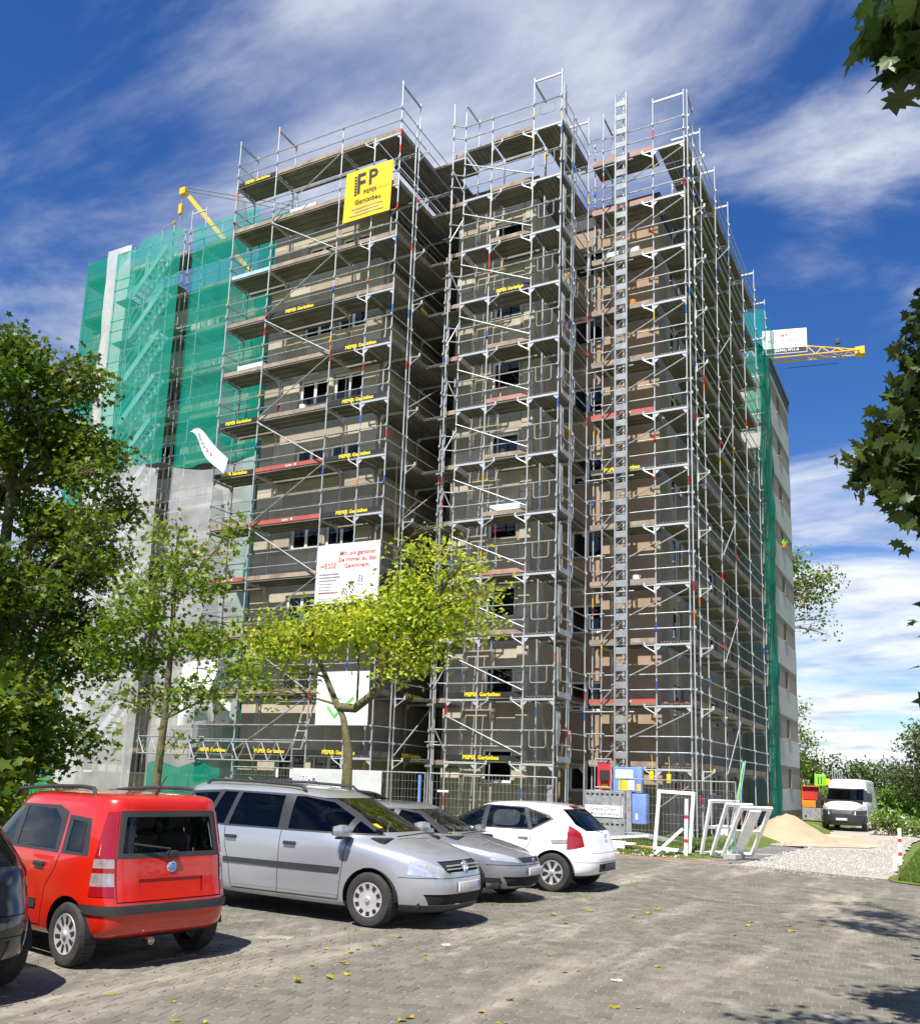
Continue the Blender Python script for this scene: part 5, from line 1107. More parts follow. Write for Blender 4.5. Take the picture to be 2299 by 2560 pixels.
class Car:
    def __init__(s, name, label, rings, pm, loc, rz, nF=3.2, nR=5.0, cat='car', group='cars parked in the car park'):
        s.root = thing(name, label, cat, loc, rz, group); s.pm = pm
        R_ = [(*r, nF, nR) if len(r) == 6 else r for r in rings]; n = 44; vs = []; fs = []
        for r in R_: vs += superring(r, n)
        for i in range(len(R_)-1):
            for k in range(n): fs.append((i*n+k, i*n+(k+1) % n, (i+1)*n+(k+1) % n, (i+1)*n+k))
        b = (len(R_)-1)*n; r = R_[-1]; vs.append(((r[0]+r[4])/2, 0, (r[3]+max(r[1], r[5]))/2+0.004)); fs += [(b+k, b+(k+1) % n, len(vs)-1) for k in range(n)]
        me = bpy.data.meshes.new('tmp'); me.from_pydata(vs, [], fs); o = bpy.data.objects.new('tmp', me); TMP.collection.objects.link(o)
        md = o.modifiers.new('s', 'SUBSURF'); md.levels = 2; md.render_levels = 2
        vl = TMP.view_layers[0]; vl.update(); em = bpy.data.meshes.new_from_object(o.evaluated_get(vl.depsgraph)); bpy.data.objects.remove(o)
        s.bm = bmesh.new(); s.bm.from_mesh(em); bmesh.ops.recalc_face_normals(s.bm, faces=s.bm.faces)
        top = max(s.bm.faces, key=lambda f: f.calc_center_median().z)
        if top.normal.z < 0: bmesh.ops.reverse_faces(s.bm, faces=s.bm.faces)
    # --- cutting panels out of the shell along planes
    def cut(s, planes, test, name, m, off=0.0, parent=None, label=None, bm=None, keep=False, delete_only=False, thick=0.0):
        bm = bm or s.bm
        pl = [(Vector(co), Vector(no)) for co, no in planes]
        fl = []
        for f in bm.faces:
            c_ = f.calc_center_median()
            if test(c_, f.normal) and all((c_-co).dot(no) < 0.16 for co, no in pl): fl.append(f)
        for co, no in pl:
            if not fl: return None
            geom = list({v for f in fl for v in f.verts})+list({e for f in fl for e in f.edges})+fl
            ret = bmesh.ops.bisect_plane(bm, geom=geom, plane_co=co, plane_no=no, dist=1e-5)
            fl = [g for g in ret['geom'] if isinstance(g, bmesh.types.BMFace)]
        sel = [f for f in fl if f.is_valid and all((f.calc_center_median()-co).dot(no) < 1e-6 for co, no in pl)]
        if not sel: return None
        if not delete_only:
            bm.normal_update(); vm = {}; vs = []; fs = []
            for f in sel:
                q = []
                for v in f.verts:
                    if v not in vm: vm[v] = len(vs); vs.append(v.co+v.normal*off)
                    q.append(vm[v])
                fs.append(q)
            me = bpy.data.meshes.new(name); me.from_pydata([tuple(v) for v in vs], [], fs); me.materials.append(MATS[m]); me.polygons.foreach_set('use_smooth', [True]*len(fs))
            o = obj(name, me, parent or s.root, label=label)
            if thick:
                sd = o.modifiers.new('t', 'SOLIDIFY'); sd.thickness = thick; sd.offset = -1
        if not keep: bmesh.ops.delete(bm, geom=sel, context='FACES')
        return None if delete_only else o
    @staticmethod
    def poly(pts, axis):
        """convex polygon -> planes; axis 'y': (x,z) points, 'x': (y,z) points, 'z': (x,y) points"""
        n = len(pts); cx = sum(p[0] for p in pts)/n; cy = sum(p[1] for p in pts)/n; out = []
        for i in range(n):
            a, b = pts[i], pts[(i+1) % n]; nx, ny = b[1]-a[1], -(b[0]-a[0])
            if nx*(cx-a[0])+ny*(cy-a[1]) > 0: nx, ny = -nx, -ny
            E_ = {'y': lambda p, q: (p, 0, q), 'x': lambda p, q: (0, p, q), 'z': lambda p, q: (p, q, 0)}[axis]
            out.append((E_(*a), Vector(E_(nx, ny)).normalized()))
        return out
    def side(s, pts, name, m, **kw):
        for sg in (1, -1):
            s.cut(s.poly(pts, 'y'), lambda c, n, sg=sg: c.y*sg > 0.25 and n.y*sg > 0.15, name, m, **kw)
    def side1(s, sg, pts, name, m, **kw): return s.cut(s.poly(pts, 'y'), lambda c, n: c.y*sg > 0.25 and n.y*sg > 0.15, name, m, **kw)
    def rear(s, pts, name, m, xl=None, **kw):
        pl = s.poly(pts, 'x')+([((xl, 0, 0), Vector((1, 0, 0)))] if xl else [])
        return s.cut(pl, lambda c, n: c.x < -0.7 and n.x < (-0.12 if not xl else 0.2), name, m, **kw)
    def front(s, pts, name, m, lim=0.0, xl=None, **kw):
        pl = s.poly(pts, 'x')+([((xl, 0, 0), Vector((-1, 0, 0)))] if xl else [])
        return s.cut(pl, lambda c, n: c.x > lim and n.x > 0.12, name, m, **kw)
    def frontsym(s, pts, name, m, **kw):
        for sg in (1, -1): s.front([(y*sg, z) for y, z in pts], name, m, **kw)
    def rearsym(s, pts, name, m, **kw):
        for sg in (1, -1): s.rear([(y*sg, z) for y, z in pts], name, m, **kw)
    def band(s, z0, z1, xlim, sgn, name, m, **kw):          # horizontal band round one end of the car
        return s.cut([((0, 0, z0), Vector((0, 0, -1))), ((0, 0, z1), Vector((0, 0, 1))), ((xlim, 0, 0), Vector((-sgn, 0, 0)))], lambda c, n: c.x*sgn > xlim*sgn-0.3 and z0-0.3 < c.z < z1+0.3, name, m, **kw)
    def arches(s, axles, r, zc, hw):
        for x in axles:
            pts = [(x+r*math.cos(2*PI*i/28), zc+r*math.sin(2*PI*i/28)) for i in range(28)]
            for sg in (1, -1): s.cut(s.poly(pts, 'y'), lambda c, n, sg=sg: c.y*sg > hw-0.3 and abs(c.x-x) < r+0.3 and c.z < zc+r+0.3, 'arch', 'black_plastic', delete_only=True)
            # liner
            for sg in (1, -1):
                mb = MB(); n = 20; vs = []
                for y in (hw-0.02, hw-0.42):
                    for i in range(n+1):
                        t = PI*i/n; vs.append((x+(r+0.004)*math.cos(t), y*sg, zc+(r+0.004)*math.sin(t)))
                mb.add(vs, [(i, i+1, n+2+i, n+1+i) for i in range(n)]); m_ = len(mb.v); mb.add([(x+r*math.cos(PI*i/n), (hw-0.42)*sg, zc+r*math.sin(PI*i/n)) for i in range(n+1)], [tuple(range(n+1))])
                obj('wheel_liner', mb.mesh('wheel_liner', 'dark_interior'), s.root)
    def wheels(s, axles, track, r, wd, style, steer=0.0):
        for ai, x in enumerate(axles):
            for sg in (1, -1):
                rim = MB(); rr = r*0.64
                rim.lathe([(0.0, 0.02), (rr*0.16, 0.022), (rr*0.2, 0.008), (rr*0.55, -0.004), (rr*0.86, 0.006), (rr*0.97, 0.012), (rr*1.0, 0.0), (rr*0.99, -wd*0.5)], 40)
                if sg < 0: rim.v = [(a, -b, c) for a, b, c in rim.v]
                w = obj('wheel', rim.mesh('rim', 'hubcap', smooth=50), s.root, (x, sg*(track/2+wd*0.5-0.012), r)); 
                if sg > 0: rim.v = rim.v
                w.rotation_euler = (0, rng.uniform(0, 6.28), steer if ai == 0 else 0)
                ty = MB(); ty.lathe([(rr*0.97, 0.004), (rr*1.06, 0.012), (r*0.80, 0.022), (r*0.93, 0.014), (r*0.985, -0.012), (r, -0.035), (r, -wd+0.035), (r*0.985, -wd+0.012), (r*0.93, -wd), (rr, -wd)], 44)
                for k in range(44):                        # tread blocks
                    t = 2*PI*k/44; M = Matrix.Rotation(t, 4, 'Y'); ty.box(-0.013*r/0.3, 0.013*r/0.3, -wd+0.02, -0.02, r-0.004, r+0.0035, M=M)
                if sg < 0: ty.v = [(a, -b, c) for a, b, c in ty.v]
                obj('tyre', ty.mesh('tyre', 'tyre', smooth=35), w)
                n, ri, ro, wi, wo = style; sl = MB()
                for k in range(n):
                    t = 2*PI*k/n; M = Matrix.Rotation(t, 4, 'Y')
                    sl.prism([(ri*rr, -wi*rr), (ri*rr, wi*rr), (ro*rr, wo*rr), (ro*rr, -wo*rr)], -0.004*sg+0.007*sg, 0.012*sg, 'y', M=M @ Matrix.Identity(4))
                obj('rim_openings', sl.mesh('rim_openings', 'dark_interior'), w)
                hb = MB(); hb.lathe([(0, 0.03*sg), (rr*0.13, 0.028*sg), (rr*0.14, 0.016*sg)], 16); obj('hub', hb.mesh('hub', 'silver_trim', smooth=True), w)
    def part(s, name, mb, m, loc=(0, 0, 0), smooth=40, parent=None, rot=None):
        o = obj(name, mb.mesh(name, m, smooth=smooth), parent or s.root, loc)
        if rot: o.rotation_euler = rot
        return o
    def seam(s, pts, sides=(1, -1), w=0.010):               # gap between two panels, along a polyline in (x,z)
        for sg in sides:
            for a, b in zip(pts[:-1], pts[1:]):
                d = Vector((b[0]-a[0], b[1]-a[1])).normalized(); nn = Vector((-d.y, d.x))*w/2
                q = [(a[0]+nn.x, a[1]+nn.y), (b[0]+nn.x, b[1]+nn.y), (b[0]-nn.x, b[1]-nn.y), (a[0]-nn.x, a[1]-nn.y)]
                s.side1(sg, q, 'panel_gap', 'dark_interior', off=-0.006)
    def interior(s, xs, zf, zb, w, xd, steer_left=True, seat_h=0.62, colour='seat_cloth'):
        mb = MB(); mb.box(xs[-1]-0.35, xd+0.25, -w, w, zf, zf+0.03); mb.bevbox(xd-0.12, xd+0.28, -w, w, zb-0.30, zb-0.02, 0.05)
        s.part('dashboard', mb, 'dark_interior')
        for r_, x in enumerate(xs):
            for y in ((-0.36, 0.36) if r_ == 0 else (-0.40, 0.0, 0.40)):
                st = MB(); ww = 0.24 if r_ == 0 else 0.20
                st.bevbox(-0.25, 0.25, -ww, ww, zf+0.15, zf+0.33, 0.06); M = Matrix.Translation((-0.22, 0, zf+0.28)) @ Matrix.Rotation(-0.25, 4, 'Y')
                st.bevbox(-0.07, 0.07, -ww, ww, 0, seat_h, 0.06, M=M); st.bevbox(-0.05, 0.05, -0.13, 0.13, seat_h+0.05, seat_h+0.24, 0.04, M=M)
                s.part('seat', st, colour, (x, y, 0))
        sw = MB(); n = 20; sw.path([(0.0, 0.18*math.cos(2*PI*i/n), 0.18*math.sin(2*PI*i/n)) for i in range(n+1)], 0.016, 6); sw.box(-0.01, 0.01, -0.17, 0.17, -0.02, 0.02)
        s.part('steering_wheel', sw, 'black_plastic', (xd-0.22, 0.36, zb-0.06), rot=(0, -0.4, 0))
    def mirror(s, x, y, z, m, sides=(1, -1)):
        for sg in sides:
            mb = MB(); mb.bevbox(-0.06, 0.10, -0.12, 0.12, -0.075, 0.075, 0.065); o = s.part('door_mirror', mb, m, (x, y*sg+0.10*sg, z))
            mb = MB(); mb.bevbox(-0.05, 0.04, -0.12, 0.12, -0.012, 0.012, 0.008); s.part('mirror_foot', mb, 'black_plastic', (0.0, -0.06*sg, -0.085), parent=o)
            mb = MB(); mb.box(-0.072, -0.069, -0.09, 0.09, -0.055, 0.055); s.part('mirror_glass', mb, 'chrome', parent=o)
    def handle(s, x, y, z, m, sides=(1, -1), slope=0.0):
        for sg in sides:
            mb = MB(); mb.bevbox(-0.095, 0.095, -0.02, 0.02, -0.022, 0.022, 0.014); s.part('door_handle', mb, m, (x, y*sg, z))
    def rails_(s, x0, x1, y, z0, z1, m, lift=0.07):
        for sg in (1, -1):
            mb = MB(); mb.path([(x0, y*sg, z0-0.02), (x0-0.09, y*sg, z0+lift*0.8), (x0-0.3, y*sg, z0+lift), ((x0+x1)/2, y*sg, (z0+z1)/2+lift+0.01), (x1+0.25, y*sg, z1+lift), (x1+0.06, y*sg, z1+lift*0.9), (x1, y*sg, z1-0.02)], 0.02, 8); s.part('roof_rail', mb, m)
    def finish(s, underz=0.24, ux=(-1.5, 1.5), uw=0.62):
        me = bpy.data.meshes.new('body'); s.bm.to_mesh(me); me.materials.append(MATS[s.pm]); me.polygons.foreach_set('use_smooth', [True]*len(me.polygons)); obj('body', me, s.root); s.bm.free()
        mb = MB(); mb.bevbox(ux[0], ux[1], -uw, uw, underz-0.03, underz+0.06, 0.03); s.part('underbody', mb, 'dark_interior')
    def plate(s, x, y, z, rz, tilt=0.0, m='plate_white'):
        mb = MB(); mb.bevbox(-0.008, 0.008, -0.26, 0.26, -0.055, 0.055, 0.004); o = s.part('number_plate', mb, m, (x, y, z)); o.rotation_euler = (0, tilt, rz)
        mb = MB(); mb.box(0.0082, 0.0092, 0.215, 0.255, -0.05, 0.05); s.part('plate_band', mb, 'blue_paint', parent=o); return o

def badge_vw(c, x, z, tilt, r=0.065):
    mb = MB(); n = 24; mb.path([(0, r*math.cos(2*PI*i/n), r*math.sin(2*PI*i/n)) for i in range(n+1)], 0.008, 6)
    for a, b in (((-.32, .88), (0, .05)), ((0, .05), (.32, .88)), ((-.78, .52), (-.40, -.80)), ((-.40, -.80), (0, 0.0)), ((0, 0.0), (.40, -.80)), ((.40, -.80), (.78, .52))): mb.tube((0, a[0]*r, a[1]*r), (0, b[0]*r, b[1]*r), 0.007, 5)
    return c.part('badge', mb, 'chrome', (x, 0, z), rot=(0, tilt, 0))

# ---- red small car, tail to the drive
c = Car('hatchback_car', 'small red hatchback with black roof rails, tail towards the drive', [(1.52, .23, .68, .22, -1.58, .27), (1.70, .25, .765, .24, -1.725, .29), (1.765, .40, .785, .42, -1.765, .42), (1.765, .56, .79, .60, -1.77, .585), (1.715, .66, .792, .70, -1.745, .635), (1.66, .78, .788, .84, -1.70, .80), (1.50, .885, .778, .94, -1.685, .945),
    (1.06, 1.00, .768, .99, -1.675, 1.0), (0.98, 1.03, .752, 1.03, -1.665, 1.04), (0.48, 1.40, .678, 1.42, -1.60, 1.43), (0.34, 1.495, .652, 1.495, -1.575, 1.51), (0.24, 1.535, .628, 1.532, -1.545, 1.545), (0.10, 1.56, .56, 1.556, -1.44, 1.565), (-0.15, 1.576, .32, 1.58, -1.1, 1.585)],
    'paint_red', (-8.33, 7.25, 0), math.radians(169.5), 3.2, 7.0)
c.arches((1.09, -1.21), 0.335, 0.30, 0.78)
trim = [(0.76, 1.005), (0.34, 1.425), (-0.74, 1.44), (-0.94, 1.38), (-0.94, 1.0)]
for sg in (1, -1):
    for pts, nm_ in (([(0.62, 1.03), (0.30, 1.385), (0.0, 1.405), (0.0, 1.03)], 'door_window'), ([(-0.12, 1.03), (-0.12, 1.405), (-0.68, 1.40), (-0.84, 1.30), (-0.86, 1.03)], 'door_window'), ([(-1.06, 1.03), (-1.05, 1.32), (-1.29, 1.30), (-1.33, 1.03)], 'quarter_window')):
        c.side1(sg, pts, nm_, 'car_glass', off=-0.004)
    c.side1(sg, trim, 'window_trim', 'black_plastic')
    c.side1(sg, [(-0.98, 1.0), (-0.97, 1.36), (-1.34, 1.34), (-1.42, 1.0)], 'window_trim', 'black_plastic')
c.rear([(-.52, 1.035), (.52, 1.035), (.47, 1.365), (-.47, 1.365)], 'rear_window', 'car_glass', off=-0.004)
c.rear([(-.575, .985), (.575, .985), (.525, 1.42), (-.525, 1.42)], 'window_trim', 'black_plastic', off=-0.002)
for z0_, z1_, y0, y1, m_ in ((0.985, 1.41, .585, .70, 'lamp_red'), (0.905, 0.985, .595, .76, 'lamp_clear'), (0.86, 0.905, .595, .77, 'lamp_red'), (0.745, 0.86, .595, .775, 'lamp_clear'), (0.655, 0.745, .60, .78, 'lamp_red')):
    c.rearsym([(y0, z0_), (y1+(-0.0 if z0_ < .98 else 0.06), z0_), (y1, z1_), (y0-(0.05 if z0_ > .98 else 0), z1_)], 'tail_lamp', m_, off=0.006, xl=-1.50)
c.front([(-.62, 1.06), (.62, 1.06), (.54, 1.41), (-.54, 1.41)], 'windscreen', 'car_glass', lim=0.1, off=-0.003)
c.frontsym([(.42, .70), (.74, .72), (.74, .90), (.48, .86)], 'headlamp', 'headlamp_glass', lim=1.0, off=0.004)
c.band(0.50, 0.578, -1.28, -1, 'bumper_strip', 'black_plastic', off=0.016)
c.side([(-0.05, .475), (0.72, .475), (0.72, .555), (-0.05, .555)], 'door_strip', 'black_plastic', off=0.012); c.side([(-0.66, .475), (-0.16, .475), (-0.16, .555), (-0.66, .555)], 'door_strip', 'black_plastic', off=0.012)
c.seam([(-0.06, .30), (-0.06, 1.0)]); c.seam([(-0.98, 1.0), (-0.94, .86), (-0.80, .68), (-0.74, .32), (-0.06, .30)]); c.seam([(0.80, 1.0), (0.78, .4)])
c.rear([(-.585, .60), (-.575, .60), (-.575, .985), (-.585, .985)], 'panel_gap', 'dark_interior', off=-0.004); c.rear([(.575, .60), (.585, .60), (.585, .985), (.575, .985)], 'panel_gap', 'dark_interior', off=-0.004); c.rear([(-.585, .60), (.585, .60), (.585, .612), (-.585, .612)], 'panel_gap', 'dark_interior', off=-0.004)
c.rear([(-.34, .66), (.34, .66), (.36, .80), (-.36, .80)], 'plate_recess', 'paint_red', off=-0.012)
c.interior((0.15, -0.75), 0.32, 1.02, 0.62, 0.78, seat_h=0.60)
c.wheels((1.09, -1.21), 1.37, 0.29, 0.165, (10, 0.50, 0.88, 0.05, 0.09))
c.mirror(0.66, .77, 1.03, 'black_plastic'); c.handle(-0.66, .792, .885, 'black_plastic'); c.handle(0.18, .792, .885, 'black_plastic')
c.rails_(0.36, -1.20, 0.575, 1.50, 1.54, 'black_plastic', 0.085)
mb = MB(); mb.tube((0, 0, 0), (-0.16, 0, 0.19), 0.006, 6); mb.tube((0, 0, -0.01), (-0.02, 0, 0.03), 0.018, 8); c.part('aerial', mb, 'black_plastic', (-1.32, 0.0, 1.56))
mb = MB(); mb.lathe([(0.030, 0.0), (0.034, 0), (0.034, -0.11), (0.030, -0.11), (0.030, -0.01), (0.0, -0.01)], 16, 'x'); c.part('exhaust', mb, 'chrome', (-1.67, 0.22, .25))
mb = MB(); mb.lathe([(0, 0.012), (0.048, 0.008), (0.056, 0.0)], 20, 'x'); mb.v = [(-a, b, d) for a, b, d in mb.v]; o = c.part('badge', mb, 'chrome', (-1.692, 0.0, .90)); mb = MB(); mb.lathe([(0, 0.016), (0.040, 0.013), (0.042, 0.0)], 20, 'x'); mb.v = [(-a, b, d) for a, b, d in mb.v]; c.part('badge_disc', mb, 'blue_paint', parent=o)
mb = MB(); mb.path([(0, 0, 0), (-0.02, 0.05, 0.05), (0.03, 0.42, 0.10)], 0.010, 5); mb.bevbox(-0.03, 0.03, -0.05, 0.05, -0.03, 0.03, 0.012); c.part('rear_wiper', mb, 'black_plastic', (-1.69, 0.0, 1.02))
mb = MB(); mb.lathe([(0, 0.010), (0.026, 0.008), (0.03, 0)], 12, 'y'); c.part('fuel_flap', mb, 'paint_red', (-1.2, -0.79, 0.84))
c.finish(0.26, (-1.5, 1.45), .60)

# ---- silver people carrier, nose to the drive
c = Car('people_carrier', 'large silver people carrier with black side strip, nose towards the drive', [(1.98, .20, .78, .20, -2.02, .28), (2.12, .21, .865, .215, -2.13, .27), (2.185, .36, .893, .40, -2.185, .42), (2.19, .55, .897, .60, -2.19, .62), (2.14, .68, .897, .76, -2.155, .80), (2.07, .78, .893, .86, -2.14, .92), (1.93, .868, .885, .955, -2.13, 1.02),
    (1.48, 1.00, .868, 1.015, -2.115, 1.07), (1.38, 1.04, .85, 1.05, -2.10, 1.11), (0.56, 1.455, .745, 1.475, -2.0, 1.495), (0.30, 1.55, .69, 1.556, -1.92, 1.58), (0.0, 1.595, .58, 1.60, -1.72, 1.615), (-0.35, 1.622, .34, 1.63, -1.3, 1.638)],
    'paint_silver', (-7.73, 10.97, 0), math.radians(-2), 3.6, 6.0); c.root.scale = (1.05, 1.0, 1.03)
AX = (1.295, -1.383)
c.arches(AX, 0.365, 0.32, 0.885)
for sg in (1, -1):
    for pts, nm_, g_ in (([(1.20, 1.072), (0.93, 1.21), (0.93, 1.072)], 'quarter_window', 'dark_glass'), ([(0.85, 1.072), (0.85, 1.25), (0.50, 1.425), (0.14, 1.485), (0.02, 1.485), (0.02, 1.075)], 'door_window', 'dark_glass'), ([(-0.14, 1.075), (-0.14, 1.485), (-0.86, 1.50), (-0.98, 1.08)], 'door_window', 'dark_glass'), ([(-1.06, 1.08), (-0.94, 1.50), (-1.18, 1.50), (-1.36, 1.085)], 'door_window', 'dark_glass'), ([(-1.44, 1.09), (-1.26, 1.49), (-1.78, 1.455), (-1.92, 1.11)], 'quarter_window', 'dark_glass')):
        c.side1(sg, pts, nm_, g_, off=-0.004)
    c.side1(sg, [(1.29, 1.05), (0.54, 1.45), (0.08, 1.51), (-1.2, 1.525), (-1.83, 1.485), (-2.0, 1.09), (-1.0, 1.055)], 'window_trim', 'black_plastic', off=-0.001)
c.front([(-.76, 1.085), (.76, 1.085), (.62, 1.475), (-.62, 1.475)], 'windscreen', 'car_glass', lim=0.05, off=-0.003)
c.rear([(-.66, 1.12), (.66, 1.12), (.56, 1.47), (-.56, 1.47)], 'rear_window', 'dark_glass', off=-0.003)
c.frontsym([(.47, .60), (.78, .64), (.86, .80), (.60, .80), (.43, .70)], 'headlamp', 'headlamp_glass', lim=1.4, off=0.004, xl=1.76)
c.front([(-.40, .665), (.40, .665), (.46, .79), (-.46, .79)], 'grille', 'dark_interior', lim=1.4, off=-0.012)
for z in (.70, .74): c.part('grille_bar', MB().bevbox(-0.01, 0.01, -0.40, 0.40, -0.007, 0.007, 0.004), 'silver_trim', (2.115-(z-.70)*0.4, 0, z))
badge_vw(c, 2.125, .728, -0.3)
c.front([(-.60, .295), (.60, .295), (.66, .42), (-.66, .42)], 'lower_grille', 'dark_interior', lim=1.4, off=-0.01)
c.band(.17, .29, 1.62, 1, 'bumper_lip', 'black_plastic', off=0.004)
c.band(.598, .606, 1.66, 1, 'panel_gap', 'dark_interior', off=-0.004)
c.side([(-0.98, .60), (0.86, .60), (0.88, .665), (-0.98, .665)], 'side_strip', 'black_plastic', off=0.014)
c.seam([(0.95, 1.05), (0.90, .62), (0.86, .28)]); c.seam([(-0.07, 1.06), (-0.07, .27)]); c.seam([(-1.02, 1.06), (-0.98, .82), (-0.90, .62), (-0.84, .30)]); c.seam([(-0.84, .285), (0.86, .28)])
c.side([(-.8, .30), (.85, .30), (.85, .33), (-.8, .33)], 'sill_fold', 'paint_silver', off=0.008)
c.interior((0.30, -0.70, -1.35), 0.38, 1.05, 0.70, 1.12)
c.wheels(AX, 1.54, 0.317, 0.195, (10, 0.66, 0.90, 0.10, 0.13))
c.mirror(0.93, .86, 1.10, 'paint_silver'); c.handle(0.10, .902, .905, 'black_plastic'); c.handle(-0.88, .902, .93, 'black_plastic')
c.rails_(0.10, -1.62, 0.60, 1.575, 1.60, 'black_plastic', 0.05)
c.plate(2.20, 0, .50, 0); mb = MB(); mb.path([(0, -0.55, 0), (0.05, 0.0, 0.03), (0.02, 0.5, 0.02)], 0.008, 5); c.part('wiper', mb, 'black_plastic', (1.42, 0.1, 1.045))
o = obj('sticker', MB().box(-0.003, 0.003, -0.05, 0.05, -0.05, 0.05).mesh('sticker', 'banner_yellow'), c.root, (1.20, -0.56, 1.165)); o.rotation_euler = (0, -1.1, 0.15)
mb = MB(); mb.tube((0, 0, 0), (-0.1, 0, 0.06), 0.012, 6); c.part('aerial', mb, 'black_plastic', (-1.3, 0, 1.63))
c.finish(0.27, (-1.9, 1.9), .68)

# ---- grey saloon-nosed hatchback between the carrier and the white car
RF = [(1.88, .20, .75, .20, -1.95, .27), (2.03, .21, .83, .215, -2.05, .27), (2.11, .36, .848, .40, -2.12, .42), (2.115, .52, .85, .58, -2.13, .60), (2.06, .635, .85, .72, -2.09, .76), (1.97, .715, .845, .80, -2.06, .86), (1.80, .79, .835, .885, -2.03, .93),
      (1.10, .94, .815, .935, -1.98, .985), (1.0, .97, .80, .965, -1.95, 1.02), (0.32, 1.30, .69, 1.30, -1.55, 1.30), (0.12, 1.375, .64, 1.375, -1.38, 1.375), (-0.08, 1.41, .54, 1.41, -1.2, 1.41), (-0.35, 1.428, .32, 1.43, -0.95, 1.43)]
def hatch(name, label, pm, loc, rz, rings, AX, r, style, lampf=True, tail='wide'):
    c = Car(name, label, rings, pm, loc, rz, 3.0, 4.2)
    hw = rings[3][2]; c.arches(AX, r+0.045, r+0.01, hw-0.012)
    return c
c = hatch('hatchback_car', 'grey hatchback parked between the silver people carrier and the white car', 'paint_graphite', (-7.86, 13.85, 0), math.radians(-1), RF, (1.25, -1.365), .305, None)
for sg in (1, -1):
    for pts, nm_ in (([(0.72, .99), (0.28, 1.255), (0.0, 1.31), (0.0, .985)], 'door_window'), ([(-0.10, .985), (-0.10, 1.315), (-0.60, 1.31), (-0.90, 1.20), (-0.98, 1.0)], 'door_window'), ([(-1.05, 1.0), (-1.0, 1.20), (-1.35, 1.08), (-1.38, 1.02)], 'quarter_window')): c.side1(sg, pts, nm_, 'dark_glass', off=-0.003)
    c.side1(sg, [(0.90, .97), (0.26, 1.30), (0.0, 1.335), (-0.62, 1.335), (-1.0, 1.23), (-1.45, 1.02)], 'window_trim', 'black_plastic')
c.front([(-.70, 1.0), (.70, 1.0), (.58, 1.325), (-.58, 1.325)], 'windscreen', 'car_glass', lim=-0.1, off=-0.003)
c.frontsym([(.36, .60), (.70, .64), (.80, .76), (.62, .76), (.40, .68)], 'headlamp', 'headlamp_glass', lim=1.3, off=0.004, xl=1.66)
c.front([(-.30, .60), (.30, .60), (.34, .675), (-.34, .675)], 'grille', 'dark_interior', lim=1.4, off=-0.008)
c.front([(-.50, .26), (.50, .26), (.58, .40), (-.58, .40)], 'lower_grille', 'dark_interior', lim=1.4, off=-0.01)
c.frontsym([(.56, .29), (.72, .31), (.74, .38), (.60, .38)], 'fog_lamp', 'dark_interior', lim=1.3, off=-0.004)
c.band(.565, .575, 1.6, 1, 'panel_gap', 'dark_interior', off=-0.004); c.seam([(0.80, .96), (0.78, .3)]); c.seam([(-0.05, .98), (-0.05, .28)])
c.interior((0.05, -0.85), 0.33, .97, 0.64, 0.80, seat_h=.56); c.wheels((1.25, -1.365), 1.48, 0.305, 0.19, (7, 0.4, 0.88, 0.10, 0.16)); c.mirror(0.66, .80, 1.0, 'paint_graphite'); c.handle(-0.02, .85, .84, 'paint_graphite'); c.plate(2.13, 0, .48, 0)
mb = MB(); mb.lathe([(0, .012), (.03, .010), (.034, 0)], 16, 'x'); c.part('badge', mb, 'blue_paint', (2.075, 0, .635)); mb = MB(); mb.path([(0, -0.5, 0), (0.05, 0.0, 0.03), (0.02, 0.45, 0.02)], 0.008, 5); c.part('wiper', mb, 'black_plastic', (1.02, 0.1, .975))
o = obj('parking_disc', MB().bevbox(-0.06, 0.06, -0.09, 0.09, 0, 0.01, 0.004).mesh('parking_disc', 'lime_paint'), c.root, (0.82, -0.42, .97)); o.rotation_euler = (0, -0.4, 0)
c.finish(0.25, (-1.8, 1.8), .64)

